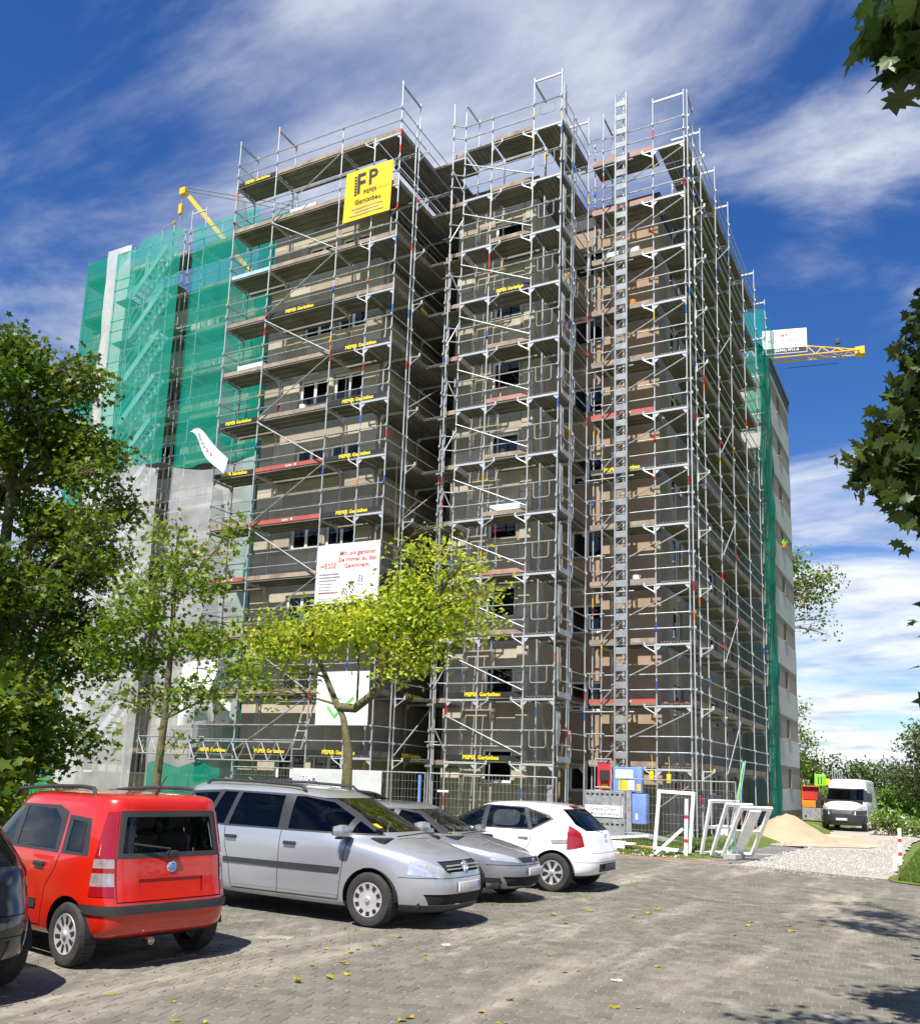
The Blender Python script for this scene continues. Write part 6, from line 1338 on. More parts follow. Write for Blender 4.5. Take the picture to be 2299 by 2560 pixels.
# ---- white hatchback, tail to the drive
RI = [(1.88, .20, .76, .20, -1.92, .30), (2.03, .21, .86, .215, -2.04, .27), (2.10, .36, .882, .40, -2.115, .40), (2.12, .52, .886, .60, -2.125, .56), (2.07, .65, .886, .76, -2.10, .66), (2.0, .74, .882, .86, -2.05, .78), (1.84, .82, .872, .945, -2.03, .90),
      (1.15, .97, .85, .99, -1.985, .985), (1.05, 1.0, .835, 1.015, -1.955, 1.02), (0.32, 1.355, .71, 1.345, -1.62, 1.33), (0.10, 1.43, .66, 1.425, -1.47, 1.41), (-0.12, 1.462, .56, 1.46, -1.30, 1.45), (-0.40, 1.478, .33, 1.478, -1.0, 1.47)]
def make_i30(name, label, pm, loc, rz, glass='car_glass'):
    c = hatch(name, label, pm, loc, rz, RI, (1.27, -1.38), .318, None)
    for sg in (1, -1):
        for pts, nm_ in (([(0.82, 1.02), (0.30, 1.30), (0.0, 1.375), (0.0, 1.02)], 'door_window'), ([(-0.10, 1.02), (-0.10, 1.385), (-0.78, 1.37), (-0.92, 1.03)], 'door_window'), ([(-0.99, 1.04), (-0.86, 1.355), (-1.24, 1.25), (-1.30, 1.20)], 'quarter_window')): c.side1(sg, pts, nm_, glass, off=-0.003)
        c.side1(sg, [(0.96, 1.0), (0.28, 1.34), (0.0, 1.40), (-0.80, 1.395), (-1.27, 1.27), (-1.37, 1.20), (-0.98, 1.0)], 'window_trim', 'black_plastic')
    c.rear([(-.55, 1.02), (.55, 1.02), (.62, 1.12), (.55, 1.375), (-.55, 1.375), (-.62, 1.12)], 'rear_window', 'dark_glass', off=-0.002)
    c.rearsym([(.60, .80), (.86, .68), (.87, .98), (.76, 1.24), (.66, 1.22), (.66, 1.0)], 'tail_lamp', 'lamp_red', off=0.006, xl=-1.62)
    c.rearsym([(.66, .86), (.84, .80), (.84, .86), (.66, .92)], 'reversing_lamp', 'lamp_clear', off=0.01)
    c.front([(-.74, 1.03), (.74, 1.03), (.60, 1.375), (-.60, 1.375)], 'windscreen', 'car_glass', lim=-0.1, off=-0.003)
    c.rear([(-.40, .34), (.40, .34), (.44, .48), (-.44, .48)], 'bumper_recess', 'black_plastic', off=-0.006); c.rear([(-.60, .655), (.60, .655), (.60, .663), (-.60, .663)], 'panel_gap', 'dark_interior', off=-0.004)
    c.band(.50, .508, -1.75, -1, 'panel_gap', 'dark_interior', off=-0.004)
    c.seam([(-0.05, 1.01), (-0.05, .27)]); c.seam([(-0.96, 1.02), (-0.98, .82), (-0.86, .62), (-0.78, .30)]); c.seam([(0.86, 1.0), (0.84, .3)]); c.seam([(-0.78, .285), (0.84, .285)])
    c.interior((0.15, -0.72), 0.36, 1.01, 0.68, 0.88, seat_h=.58); c.wheels((1.27, -1.38), 1.54, 0.318, 0.20, (7, 0.35, 0.90, 0.05, 0.22)); c.mirror(0.74, .85, 1.05, pm); c.handle(-0.84, .888, .90, pm); c.handle(0.10, .888, .88, pm)
    mb = MB(); mb.bevbox(-0.05, 0.05, -0.22, 0.22, -0.012, 0.012, 0.008); c.part('brake_lamp', mb, 'lamp_red', (-1.48, 0, 1.425)); mb = MB(); n = 20; mb.path([(0, 0.062*math.cos(2*PI*i/n), 0.034*math.sin(2*PI*i/n)) for i in range(n+1)], 0.006, 6); mb.tube((0, -.03, -.02), (0, -.015, .025), .006, 5); mb.tube((0, .015, -.025), (0, .03, .02), .006, 5); mb.tube((0, -.022, 0), (0, .022, 0), .006, 5); c.part('badge', mb, 'chrome', (-2.04, 0, .93), rot=(0, -0.15, 0))
    mb = MB(); mb.path([(0, 0, 0), (0.03, 0.2, 0.06), (0.06, 0.40, 0.10)], 0.009, 5); c.part('rear_wiper', mb, 'black_plastic', (-1.985, 0.0, 1.02))
    c.plate(-2.135, 0, .41, PI, m='black_plastic'); mb = MB(); mb.tube((0, 0, 0), (-0.15, 0, 0.10), 0.007, 6); c.part('aerial', mb, 'black_plastic', (-1.25, 0, 1.46))
    c.finish(0.26, (-1.8, 1.8), .66); return c
c = make_i30('hatchback_car', 'white hatchback with red tail lamps, tail towards the drive', 'paint_white', (-7.46, 16.20, 0), math.radians(180))
mb = MB(); n = 24; mb.add([(0.26*math.copysign(abs(math.cos(2*PI*i/n))**0.6, math.cos(2*PI*i/n)), 0, 0.15*math.copysign(abs(math.sin(2*PI*i/n))**0.6, math.sin(2*PI*i/n))) for i in range(n)], [tuple(range(n))])
netm('sunshade', (0.20, 0.21, 0.22), 0.6); o = obj('sun_blind', mb.mesh('sun_blind', 'sunshade'), c.root, (-0.46, .735, 1.19)); o.rotation_euler = (0.42, 0, 0)
make_i30('hatchback_car', 'black car at the left edge showing only its tail corner', 'paint_black', (-8.58, 4.84, 0), math.radians(174), 'dark_glass')

make_i30('hatchback_car', 'dark car parked behind the tree trunk with little but its roof showing', 'paint_black', (-13.3, 20.6, 0), math.radians(8), 'dark_glass')
# ---- white delivery van facing the camera
c = Car('delivery_van', 'white high roof delivery van facing the camera on the gravel', [(2.50, .30, .90, .30, -2.70, .32), (2.60, .31, 1.0, .31, -2.73, .33), (2.69, .50, 1.02, .55, -2.75, .6), (2.70, .85, 1.025, .95, -2.75, 1.0), (2.62, 1.05, 1.025, 1.15, -2.75, 1.2), (2.50, 1.16, 1.02, 1.28, -2.75, 1.3),
    (2.10, 1.36, 1.005, 1.42, -2.745, 1.45), (2.0, 1.42, .995, 1.46, -2.74, 1.5), (1.52, 2.03, .935, 1.98, -2.735, 1.98), (1.40, 2.14, .92, 2.10, -2.73, 2.1), (1.18, 2.40, .875, 2.40, -2.71, 2.42), (0.95, 2.49, .79, 2.485, -2.65, 2.49), (0.4, 2.52, .5, 2.52, -2.3, 2.52)],
    'paint_white', (-4.64, 52.4, 0.01), math.radians(-93), 4.2, 9.0, cat='van', group=None)
c.arches((1.76, -1.7), 0.40, 0.36, 1.01)
c.front([(-.86, 1.47), (.86, 1.47), (.82, 2.0), (-.82, 2.0)], 'windscreen', 'dark_glass', lim=1.0, off=-0.003); c.front([(-.93, 1.43), (.93, 1.43), (.87, 2.05), (-.87, 2.05)], 'window_trim', 'black_plastic', lim=1.0)
c.side([(1.78, 1.50), (1.40, 1.96), (0.70, 1.96), (0.70, 1.40), (1.6, 1.40)], 'door_window', 'dark_glass', off=-0.003)
c.band(.29, .78, 1.95, 1, 'bumper', 'black_plastic', off=0.03)
c.front([(-.55, .80), (.55, .80), (.60, 1.02), (-.60, 1.02)], 'grille', 'black_plastic', lim=1.6, off=0.012)
for z in (.85, .90, .95): c.part('grille_bar', MB().bevbox(-0.01, 0.01, -0.44, 0.44, -0.008, 0.008, 0.004), 'silver_trim', (2.725-(z-.85)*0.5, 0, z))
for i, y in enumerate((-.075, -.025, .025, .075)): c.part('badge', MB().bevbox(-0.01, 0.01, -0.018, 0.018, -0.05, 0.05, 0.004), 'chrome', (2.735, y, .93))
c.frontsym([(.58, 1.0), (.98, 1.04), (1.0, 1.22), (.66, 1.12)], 'headlamp', 'headlamp_glass', lim=1.6, off=0.012); c.frontsym([(.62, .80), (1.0, .80), (1.0, 1.0), (.60, .98)], 'bumper_corner', 'black_plastic', lim=1.4, off=0.03)
c.plate(2.76, 0, .56, 0); c.interior((0.9,), 0.8, 1.5, 0.85, 1.75, seat_h=.6); c.wheels((1.76, -1.7), 1.80, 0.36, 0.22, (8, 0.5, 0.8, 0.08, 0.1))
for sg in (1, -1): c.part('door_mirror', MB().bevbox(-0.06, 0.06, -0.11, 0.11, -0.22, 0.22, 0.04), 'black_plastic', (1.62, 1.14*sg, 1.62)); c.part('mirror_arm', MB().bevbox(-0.03, 0.03, -0.1, 0.1, -0.03, 0.03, 0.01), 'black_plastic', (1.64, 1.0*sg, 1.46))
mb = MB(); mb.lathe([(0, .012), (.03, .012), (.03, 0)], 12, 'x'); c.part('roof_mark', mb, 'letter_red', (1.30, 0, 2.24))
c.finish(0.33, (-2.5, 2.3), .80)

# ---- trailer with orange hopper, lime chipper and long tubes behind the van
t = thing('trailer', 'flat grey trailer with white side boards left of the van', 'trailer', (-6.95, 55.5, 0.0), 0.0)
obj('bed', MB().bevbox(-0.75, 0.75, -1.6, 1.6, 0.42, 0.52, 0.01).mesh('bed', 'galvanised_dull'), t)
obj('tailboard', MB().bevbox(-0.75, 0.75, -1.64, -1.60, 0.36, 0.98, 0.01).mesh('tailboard', 'galvanised'), t); obj('latch', MB().bevbox(-0.05, 0.05, -1.67, -1.64, 0.52, 0.60, 0.01).mesh('latch', 'black_plastic'), t)
for sx in (-1, 1):
    obj('side_board', MB().bevbox(-0.02, 0.02, -1.6, 1.6, 0.52, 0.95, 0.008).mesh('side_board', 'alu'), t, (0.73*sx, 0, 0)); mb = MB(); mb.lathe([(0.0, .06), (.2, .06), (.28, .05), (.3, 0), (.28, -.06), (.0, -.06)], 20, 'x'); obj('wheel', mb.mesh('wheel', 'tyre', smooth=True), t, (0.88*sx, 0.1, 0.30)); 
    mb = MB(); mb.lathe([(.0, .03), (.03, .03), (.03, 0)], 8, 'y'); obj('tail_lamp', mb.mesh('tail_lamp', 'lamp_red'), t, (0.65*sx, -1.68, 0.44))
h = thing('orange_hopper', 'orange feed hopper with dark red mouth standing on the trailer', 'hopper', (-6.75, 55.0, 0.98))
mb = MB(); mb.add([(-.45, -.5, .35), (.45, -.5, .35), (.45, -.5, 1.15), (-.45, -.5, 1.15), (-.3, .5, .4), (.3, .5, .4), (.3, .5, .95), (-.3, .5, .95)], [(0, 1, 5, 4), (2, 3, 7, 6), (1, 2, 6, 5), (3, 0, 4, 7), (4, 5, 6, 7)]); o = obj('chute', mb.mesh('chute', 'orange_paint'), h); sd = o.modifiers.new('s', 'SOLIDIFY'); sd.thickness = 0.03
obj('mouth', MB().box(-.40, .40, -.35, -.33, .42, 1.08).mesh('mouth', 'hopper_red'), h); obj('apron', MB().bevbox(-.45, .25, -.62, -.5, .02, .36, .02).mesh('apron', 'orange_paint'), h); obj('frame', MB().bevbox(-.35, .4, -.45, .5, -.02, .04, .01).mesh('frame', 'black_plastic'), h); obj('guard', MB().bevbox(.27, .48, -.6, -.4, .02, .38, .03).mesh('guard', 'black_plastic'), h)
g = thing('lime_machine', 'bright lime green machine housing above the orange hopper', 'machine', (-6.35, 55.6, 2.15)); 
obj('housing', MB().bevbox(-.28, .28, -.3, .3, 0, .62, .05).mesh('housing', 'lime_paint'), g); obj('slots', MB().box(-.10, -.04, -.31, -.3, .1, .5).box(.04, .10, -.31, -.3, .1, .5).mesh('slots', 'black_plastic'), g); obj('yellow_end', MB().bevbox(.28, .5, -.2, .2, .05, .4, .03).mesh('yellow_end', 'banner_yellow'), g)
for i in range(5):
    mb = MB(); mb.tube((0, 0, 0), (-0.05, 0, 2.6), 0.03, 6); obj('stored_tube', mb.mesh('stored_tube', 'galvanised', smooth=40), None, (-5.75+i*0.12, 56.2, 0.5), ('leftmost of the five upright tubes behind the van', 'second upright tube from the left behind the van', 'middle one of the five upright tubes behind the van', 'fourth upright tube from the left behind the van', 'rightmost of the five upright tubes behind the van')[i], 'tube', 'upright tubes behind the van')
# ------------------------------------------------------------------ trees and plants
def maple_leaf():
    out = [(0, -0.05), (0.18, -0.16), (0.20, 0.02), (0.46, 0.02), (0.36, 0.16), (0.52, 0.42), (0.26, 0.36), (0.22, 0.48), (0.12, 0.44), (0, 0.80)]
    pts = out+[(-x, y) for x, y in reversed(out[1:-1])]
    v = [(0, 0.22, 0.03)]+[(x, y, -0.10*abs(x)-0.06*max(0, y-0.4)) for x, y in pts]; n = len(pts)
    return v, [(0, 1+i, 1+(i+1) % n) for i in range(n)]
def small_leaf(): return [(0, 0, 0), (0.26, 0.30, 0.05), (0, 0.85, -0.06), (-0.26, 0.30, 0.05)], [(0, 1, 2), (0, 2, 3)]
def star_leaf():
    p = [(0, 0), (.30, -.06), (.22, .18), (.46, .40), (.18, .42), (0, .8), (-.18, .42), (-.46, .40), (-.22, .18), (-.30, -.06)]
    return [(x, y, -0.12*abs(x)+0.02) for x, y in p], [(0, 1, 2), (0, 2, 4), (2, 3, 4), (0, 4, 6), (4, 5, 6), (0, 6, 8), (6, 7, 8), (0, 8, 9)]
def limb(a, b, bend, rg, n=7):
    a = Vector(a); b = Vector(b); d = b-a; s = Vector((rg.normal(), rg.normal(), rg.normal()*0.5))*bend*d.length
    return [a.lerp(b, t)+s*math.sin(PI*t)+Vector((0, 0, 0.10*d.length*math.sin(PI*t)))*(0.6) for t in [i/n for i in range(n+1)]]
def tree(name, label, base, trunk, clumps, leaf, lm, nleaf, lsize, seed, barkm='bark', r0=0.15, twigs=10, cat='tree', group=None, droop=0.2, parts=0, core=0.45, sprd=None, nodes=()):
    """trunk: list of points relative to base; clumps: (centre, (rx,ry,rz), density)"""
    rg = np.random.default_rng(seed); root = thing(name, label, cat, base, 0, group)
    mb = MB(); T = [Vector(p) for p in trunk]; m = len(T); mb.path(T, r0, 9, radii=[r0*(1.25 if i == 0 else (1-0.72*i/(m-1))) for i in range(m)])
    tot = sum(c[2]*c[1][0]*c[1][1]*c[1][2] for c in clumps); P = []; D = []
    for c, r, dens in clumps:
        c = Vector(c); k = max(4, int(nleaf*dens*r[0]*r[1]*r[2]/tot))
        # limb from the closest trunk point below the clump
        TN = T+[Vector(p) for p in nodes]; cand = [p for p in TN if p.z < c.z-0.1*r[2]] or T[:1]; st = min(cand, key=lambda p: (p-c).length+abs((c.z-p.z)-0.7*(c-p).xy.length)*0.5)
        rr = r0*0.38*min(1.0, (r[0]+r[2])/2.5+0.25); L_ = limb(st, c, 0.08, rg); mb.path(L_, rr, 6, radii=[rr*(1-0.75*i/7) for i in range(8)])
        nt_ = max(3, int(twigs*min(dens, 1.6))); per = max(1, k//nt_)
        for _ in range(nt_):
            u = rg.normal(size=3); u /= np.linalg.norm(u); rad = rg.uniform(core, 1.0)**0.7
            e = c+Vector((u[0]*r[0], u[1]*r[1], u[2]*r[2]))*rad; s0 = L_[int(rg.integers(3, 8))]
            tw = limb(s0, e, 0.10, rg, 5); mb.path(tw, rr*0.3, 4, radii=[max(0.004, rr*0.30*(1-0.8*i/5)) for i in range(6)])
            tt = rg.uniform(0.25, 1.06, per)**0.6; idx = np.clip(tt*5, 0, 4.999); tv = np.array([[*p] for p in tw]); i0 = idx.astype(int); f = (idx-i0)[:, None]
            p = tv[i0]*(1-f)+tv[i0+1]*f; sp = 0.16*min(r)+lsize*1.3 if sprd is None else sprd+0.22*min(r)
            P.append(p+np.clip(rg.normal(size=(per, 3)), -1.5, 1.5)*sp*np.array([1, 1, 0.75])-np.array([0, 0, droop*lsize]))
    P = np.concatenate(P); n = len(P)
    obj('trunk', mb.mesh('trunk', barkm, smooth=50), root)
    R_ = rand_rots(n, rg, 0.62); sc = lsize*rg.uniform(0.55, 1.25, n); Ms = mats4(R_, sc, P)
    if parts:
        v, f = leaf(); lb = MB(); lb.add(v, f); lme = lb.mesh('leaf', lm)
        w = P+np.array(base); d = w-np.array([0, 0, CAMH]); dep = d@np.array(fw); U = PX+FPX*(d@np.array(r2))/dep; V = PY-FPX*(d@np.array(u2))/dep
        ok = (dep > 0.5) & (U > -40) & (U < W0+40) & (V > -40) & (V < H0); order = np.argsort(np.where(ok, dep/sc, 1e9)); pick = order[:min(parts, int(ok.sum()))]
        for i in pick: o = obj('leaf', lme, root); o.matrix_basis = Matrix([list(r) for r in Ms[i]])
        keep = np.ones(n, bool); keep[pick] = False; Ms = Ms[keep]
    if len(Ms): o = obj('crown', tmpl_mesh('crown', *leaf(), Ms, lm), root); 
    if parts: o['kind'] = 'stuff'
    return root
V3 = lambda *a: a
# sapling maple left of the open scaffold
scl = [((-0.5, 0, 8.2), (0.5, 0.5, 0.6), 1.2), ((0.2, 0, 7.2), (0.8, 0.8, 0.7), 1.3), ((-1.4, 0, 6.9), (0.7, 0.7, 0.5), 1.2), ((1.1, 0, 6.6), (0.7, 0.7, 0.6), 1.1), ((1.6, 0.2, 8.2), (0.45, 0.5, 0.8), 0.8), ((-2.2, 0, 5.9), (0.9, 0.9, 0.6), 1.4), ((-0.6, -0.4, 6.0), (0.9, 0.9, 0.6), 1.3), ((0.6, 0.2, 5.3), (1.0, 1.0, 0.6), 1.2), ((-1.6, 0.2, 4.8), (1.1, 1.0, 0.6), 1.4), ((-2.9, 0, 5.2), (0.7, 0.7, 0.45), 1.3),
      ((1.9, 0, 5.0), (0.8, 0.8, 0.5), 1.0), ((2.5, 0, 4.2), (0.9, 0.8, 0.5), 1.1), ((-0.7, 0.3, 3.9), (0.8, 0.8, 0.4), 1.0), ((1.2, -0.3, 3.7), (0.9, 0.8, 0.5), 0.9), ((2.9, 0.2, 5.6), (0.5, 0.5, 0.4), 0.8), ((-1.9, 0, 3.7), (0.6, 0.6, 0.3), 0.8), ((0.7, -0.2, 2.7), (0.7, 0.5, 0.3), 0.5), ((1.9, 0.0, 7.4), (0.3, 0.3, 0.5), 0.7)]
tree('maple_tree', 'slender young maple with mossy trunk before the pale nets', (-13.57, 13.5, -0.02), [(0, 0, 0), (0.02, 0, 1.6), (0.04, 0.04, 2.8), (0.09, 0, 4.0), (0.04, 0, 5.3), (0.0, 0, 6.7)],
     [((c[0]*.75, c[1]*.75, .46+c[2]*.75), (r[0]*.75, r[1]*.75, r[2]*.75), d) for c, r, d in scl], star_leaf, 'leaf_mid', 5600, 0.135, 21, 'bark_moss', 0.10, 12)
# wide yellow-green tree in front of the middle
tree('ornamental_tree', 'forked yellow-green tree standing in front of the white banners', (-12.55, 18.6, -0.02), [(0, 0, 0), (-0.02, 0, 1.2), (-0.02, 0, 2.4), (-0.22, 0, 3.2), (-0.40, 0, 3.5)],
     [((-2.4, 0, 5.0), (0.9, 0.9, 0.55), 1.3), ((-1.5, -0.2, 5.4), (0.9, 0.9, 0.6), 1.5), ((-0.4, 0, 5.3), (1.0, 1.0, 0.7), 1.6), ((0.8, 0, 5.5), (1.1, 1.0, 0.8), 1.6), ((1.9, 0, 5.5), (1.0, 1.0, 0.7), 1.5), ((2.7, 0.1, 5.9), (0.8, 0.8, 0.5), 1.3), ((1.7, 0.1, 6.4), (0.9, 0.9, 0.5), 1.2), ((1.9, 0, 7.15), (0.8, 0.7, 0.3), 1.0), ((2.9, 0, 6.8), (0.8, 0.7, 0.3), 0.9), ((1.1, 0, 7.3), (0.3, 0.4, 0.25), 0.7), ((3.6, 0, 6.0), (.5, .5, .35), .8), ((3.7, 0, 5.3), (.45, .5, .3), .7),
      ((3.1, 0, 5.3), (0.6, 0.6, 0.4), 1.0), ((-3.0, 0, 5.5), (0.55, 0.6, 0.5), 1.0), ((-1.9, 0.1, 4.3), (0.6, 0.6, 0.35), 0.9), ((-2.7, 0, 3.9), (0.5, 0.5, 0.35), 0.7), ((1.6, 0, 4.5), (0.8, 0.7, 0.35), 1.0), ((-3.6, 0, 5.0), (0.5, 0.5, 0.35), 0.8), ((2.4, 0, 7.7), (0.3, 0.3, 0.2), 0.7), ((1.0, -0.1, 4.4), (0.7, 0.6, 0.35), 1.1), ((1.9, -.1, 4.8), (.8, .7, .4), 1.2)],
     small_leaf, 'leaf_yellow', 9500, 0.17, 22, 'bark_moss', 0.17, 15, nodes=[(0.6, 0, 3.75), (1.1, 0, 4.3), (1.7, .05, 4.9), (2.0, .05, 5.6), (-.75, 0, 4.1), (-1.2, 0, 4.9), (-1.3, 0, 5.6), (1.15, 0, 6.2), (.1, 0, 4.9), (.85, 0, 5.2), (1.05, 0, 7.0)])
ot = bpy.data.objects['ornamental_tree']; mb = MB(); mb.path([(-0.38, 0, 3.45), (0.1, 0, 3.42), (0.6, 0, 3.75), (1.1, 0, 4.3), (1.7, 0.05, 4.9), (2.0, 0.05, 5.6)], 0.1, 8, radii=[.11, .115, .105, .10, .085, .05]); mb.path([(-0.4, 0, 3.45), (-0.75, 0, 4.1), (-1.2, 0, 4.9), (-1.3, 0, 5.6)], 0.07, 7, radii=[.085, .07, .05, .03])
mb.path([(1.25, 0, 4.6), (1.15, 0, 6.2), (1.0, 0, 7.6), (0.95, 0, 9.6)], 0.02, 5, radii=[.03, .022, .014, .006]); mb.path([(0.15, 0, 3.4), (0.16, -0.02, 4.3), (0.1, 0, 4.9)], 0.03, 5); mb.path([(0.75, 0, 3.8), (0.65, 0, 4.6), (0.85, 0, 5.2)], 0.03, 5)
for a, b in (((2.0, .05, 5.4), (3.6, 0, 4.9)), ((2.2, 0, 5.5), (3.9, -.1, 5.2)), ((1.0, 0, 7.0), (1.6, 0, 8.4)), ((-1.0, 0, 4.5), (-2.2, 0, 3.9))): mb.path(limb(a, b, .1, np.random.default_rng(int(a[0]*10)+50)), .012, 4)
obj('fork_limbs', mb.mesh('fork_limbs', 'bark_moss', smooth=50), ot)
# large dark maple at the left edge
rgx = np.random.default_rng(9); cl = []
for i in range(72):
    h = rgx.uniform(1.8, 16.2); w = 3.9*math.sqrt(max(0.05, 1-((h-7.5)/9.6)**2)); a = rgx.uniform(0, 2*PI); r_ = w*math.sqrt(rgx.uniform(0.15, 1)); cl.append(((r_*math.cos(a), r_*math.sin(a), h), (rgx.uniform(.9, 1.5), rgx.uniform(.9, 1.5), rgx.uniform(.5, .9)), 1.0))
cl += [((4.9, -0.4, 10.0), (1.0, 0.9, 0.45), 1.0), ((5.2, -.3, 8.6), (1.1, 0.9, 0.5), 1.0), ((4.4, 0, 11.6), (.9, .8, .45), 1.0), ((3.4, -1, 4.0), (1.1, .8, .4), 0.8), ((3.0, 0, 15.6), (.6, .6, .8), 0.9), ((-0.4, 0, 17.0), (.8, .8, .7), .9)]
tree('maple_tree', 'large dark maple filling the left edge of the picture', (-21.1, 14.9, -0.02), [(0, 0, 0), (0.07, 0, 2.2), (0.0, 0.1, 5.2), (0.15, 0, 8.8), (0.1, 0, 11.4)], [((c[0]*.73, c[1]*.73, 0.45+c[2]*.73), (r[0]*.73, r[1]*.73, r[2]*.73), d) for c, r, d in cl], star_leaf, 'leaf_dark', 52000, 0.18, 23, 'bark', 0.26, 13)
# darker trees and hedge behind it
for i, (x, y, h, s, lab) in enumerate(((-27.5, 20.0, 8.0, 0.8, 'dark tree behind the big maple at the left edge'), (-18.2, 11.8, 3.4, 0.55, 'low leafy maple branch mass above the red car'), (-40, 33, 14, 1.3, 'tall dark tree beyond the left corner of the building'))):
    rg = np.random.default_rng(40+i); cc = [((rg.normal()*1.5*s, rg.normal()*1.2*s, rg.uniform(0.25, 1)*h), (1.5*s, 1.4*s, 1.0*s), 1.0) for _ in range(16)]
    tree('maple_tree', lab, (x, y, -0.02), [(0, 0, 0), (0.1, 0, h*0.4), (0, 0.1, h*0.8)], cc, star_leaf, 'leaf_dark', 5200, 0.32, 60+i, 'bark', 0.2, 8)
# maple overhanging from the right, trunk outside the frame
cl = []
for (x, y, z, rx, ry, rz, d) in ((-0.42, 7.2, 4.22, .17, .25, .09, 1.1), (-0.24, 7.2, 4.20, .20, .25, .12, 1.2), (-0.06, 7.2, 4.12, .2, .25, .16, 1.3), (0.0, 7.25, 3.92, .2, .25, .2, 1.3), (0.03, 7.3, 4.45, .2, .25, .22, 1.3), (0.05, 7.25, 4.8, .17, .25, .22, 1.3), (0.07, 7.2, 5.10, .15, .25, .18, 1.2), (0.14, 7.2, 5.32, .10, .25, .12, 1.0), (0.25, 7.4, 4.3, .25, .3, .35, 1.2), (0.25, 7.6, 3.75, .2, .3, .18, 1.0), (0.3, 7.3, 5.0, .3, .3, .45, 1.2), (-0.16, 7.2, 4.42, .16, .2, .12, 1.1), (0.05, 7.3, 4.15, .25, .25, .25, 1.3), (0.1, 7.3, 4.62, .2, .25, .3, 1.3)): cl.append(((x-2.6, y-6.6, z), (rx, ry, rz), d*0.48/(rx*ry*rz)**0.72))
for (x, y, z, rx, ry, rz) in ((0.9, 7.2, 4.9, .6, .6, .5), (1.2, 6.6, 6.2, .8, .8, .6), (2.6, 6.6, 7.6, 1.3, 1.3, .9), (2.2, 8.2, 6.4, 1.0, 1.0, .7), (-0.75, 8.4, 11.2, .6, .55, .4), (0.5, 8.6, 11.0, .9, .7, .5), (-0.45, 9.4, 12.2, .6, .5, .4), (0.7, 10.2, 12.8, .8, .6, .5), (-0.9, 10.4, 12.8, .35, .3, .2), (-0.6, 4.5, 6.9, .5, .35, .3), (0.5, 4.7, 7.0, .7, .5, .4), (-1.25, 4.25, 6.9, .3, .22, .2), (0.1, 5.4, 8.0, .8, .4, .4), (1.2, 6.2, 8.8, .9, .6, .5), (-0.2, 3.6, 6.6, .5, .3, .25), (2.4, 4.6, 9.0, 1.3, 1.2, .8), (3.4, 7.5, 10.5, 1.3, 1.3, .9)): cl.append(((x-2.6, y-6.6, z), (rx, ry, rz), 1.15))
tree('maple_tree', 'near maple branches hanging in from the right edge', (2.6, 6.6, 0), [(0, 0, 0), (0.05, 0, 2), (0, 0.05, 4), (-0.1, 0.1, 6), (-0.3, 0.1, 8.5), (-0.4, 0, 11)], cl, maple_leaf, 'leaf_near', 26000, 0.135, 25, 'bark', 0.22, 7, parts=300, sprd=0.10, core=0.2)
# spray of leaves close overhead at the top right corner, part of a second maple standing beside the camera
cl = [((0.07-1.6, 2.95-1.2, 4.14), (.09, .12, .10), 3.5), ((0.0-1.6, 2.95-1.2, 4.30), (.09, .12, .12), 3.5), ((0.10-1.6, 2.95-1.2, 4.22), (.12, .14, .14), 3.5), ((0.05-1.6, 2.95-1.2, 4.22), (.08, .14, .10), 3.5), ((0.2-1.6, 3.0-1.2, 4.35), (.25, .25, .25), 1.0), ((-0.9, 1.5, 5.0), (.6, .6, .4), .12), ((0.0, 0.6, 5.4), (.8, .8, .5), .1)]
tree('maple_tree', 'few dark maple leaves close overhead in the top right corner', (1.6, 1.2, 0), [(0, 0, 0), (0, 0.05, 2), (-0.1, 0.1, 4), (-0.3, 0.4, 5)], cl, maple_leaf, 'leaf_near', 1100, 0.15, 26, 'bark', 0.14, 5, parts=200, sprd=0.04, core=0.1)
# tall maple row right of the frame: only its shade falls on the paving
for i, (x, y, h, s) in enumerate(((3.1, 11.5, 6.5, 1.0), (3.6, 15.4, 6.8, 1.0))):
    rg = np.random.default_rng(80+i); cc = [((rg.normal()*1.0*s-0.2, rg.normal()*1.0*s, h*rg.uniform(.45, 1)), (1.0*s, 1.0*s, .6*s), 1.0) for _ in range(14)]
    tree('maple_tree', ('leafy maple standing just outside the right edge, nearer one', 'leafy maple standing just outside the right edge, farther one')[i], (x, y, 0), [(0, 0, 0), (0.1, 0, h*.4), (0, 0.1, h*.85)], cc, star_leaf, 'leaf_near', 3800, 0.24, 90+i, 'bark', 0.16, 8)
# tree behind the gable wall
tree('poplar_tree', 'tall airy tree whose crown shows right of the gable wall', (-12.0, 66, 0), [(0, 0, 0), (0, 0, 7), (0.3, 0, 12), (0.5, 0, 17)],
     [((3.3, 0, 17.2), (1.0, 1.0, .9), 1.0), ((3.6, 0, 15.6), (1.1, 1.0, .8), 1.1), ((4.8, 0, 16.2), (1.0, .9, .7), 1.1), ((5.8, 0, 16.2), (.8, .8, .6), .9), ((4.6, 0, 14.8), (1.0, .9, .7), 1.0), ((3.2, 0, 13.8), (.6, .7, .5), .9), ((4.9, 0, 13.2), (.6, .6, .6), .9), ((5.2, 0, 12.2), (.4, .4, .6), .9), ((2.0, 0, 16.5), (1.5, 1.4, 1.5), .8), ((1.0, 0, 13.0), (1.5, 1.4, 1.5), .8), ((5.4, 0, 14.4), (.5, .5, .4), .9)], small_leaf, 'leaf_mid', 3600, 0.34, 27, 'bark', 0.3, 12)
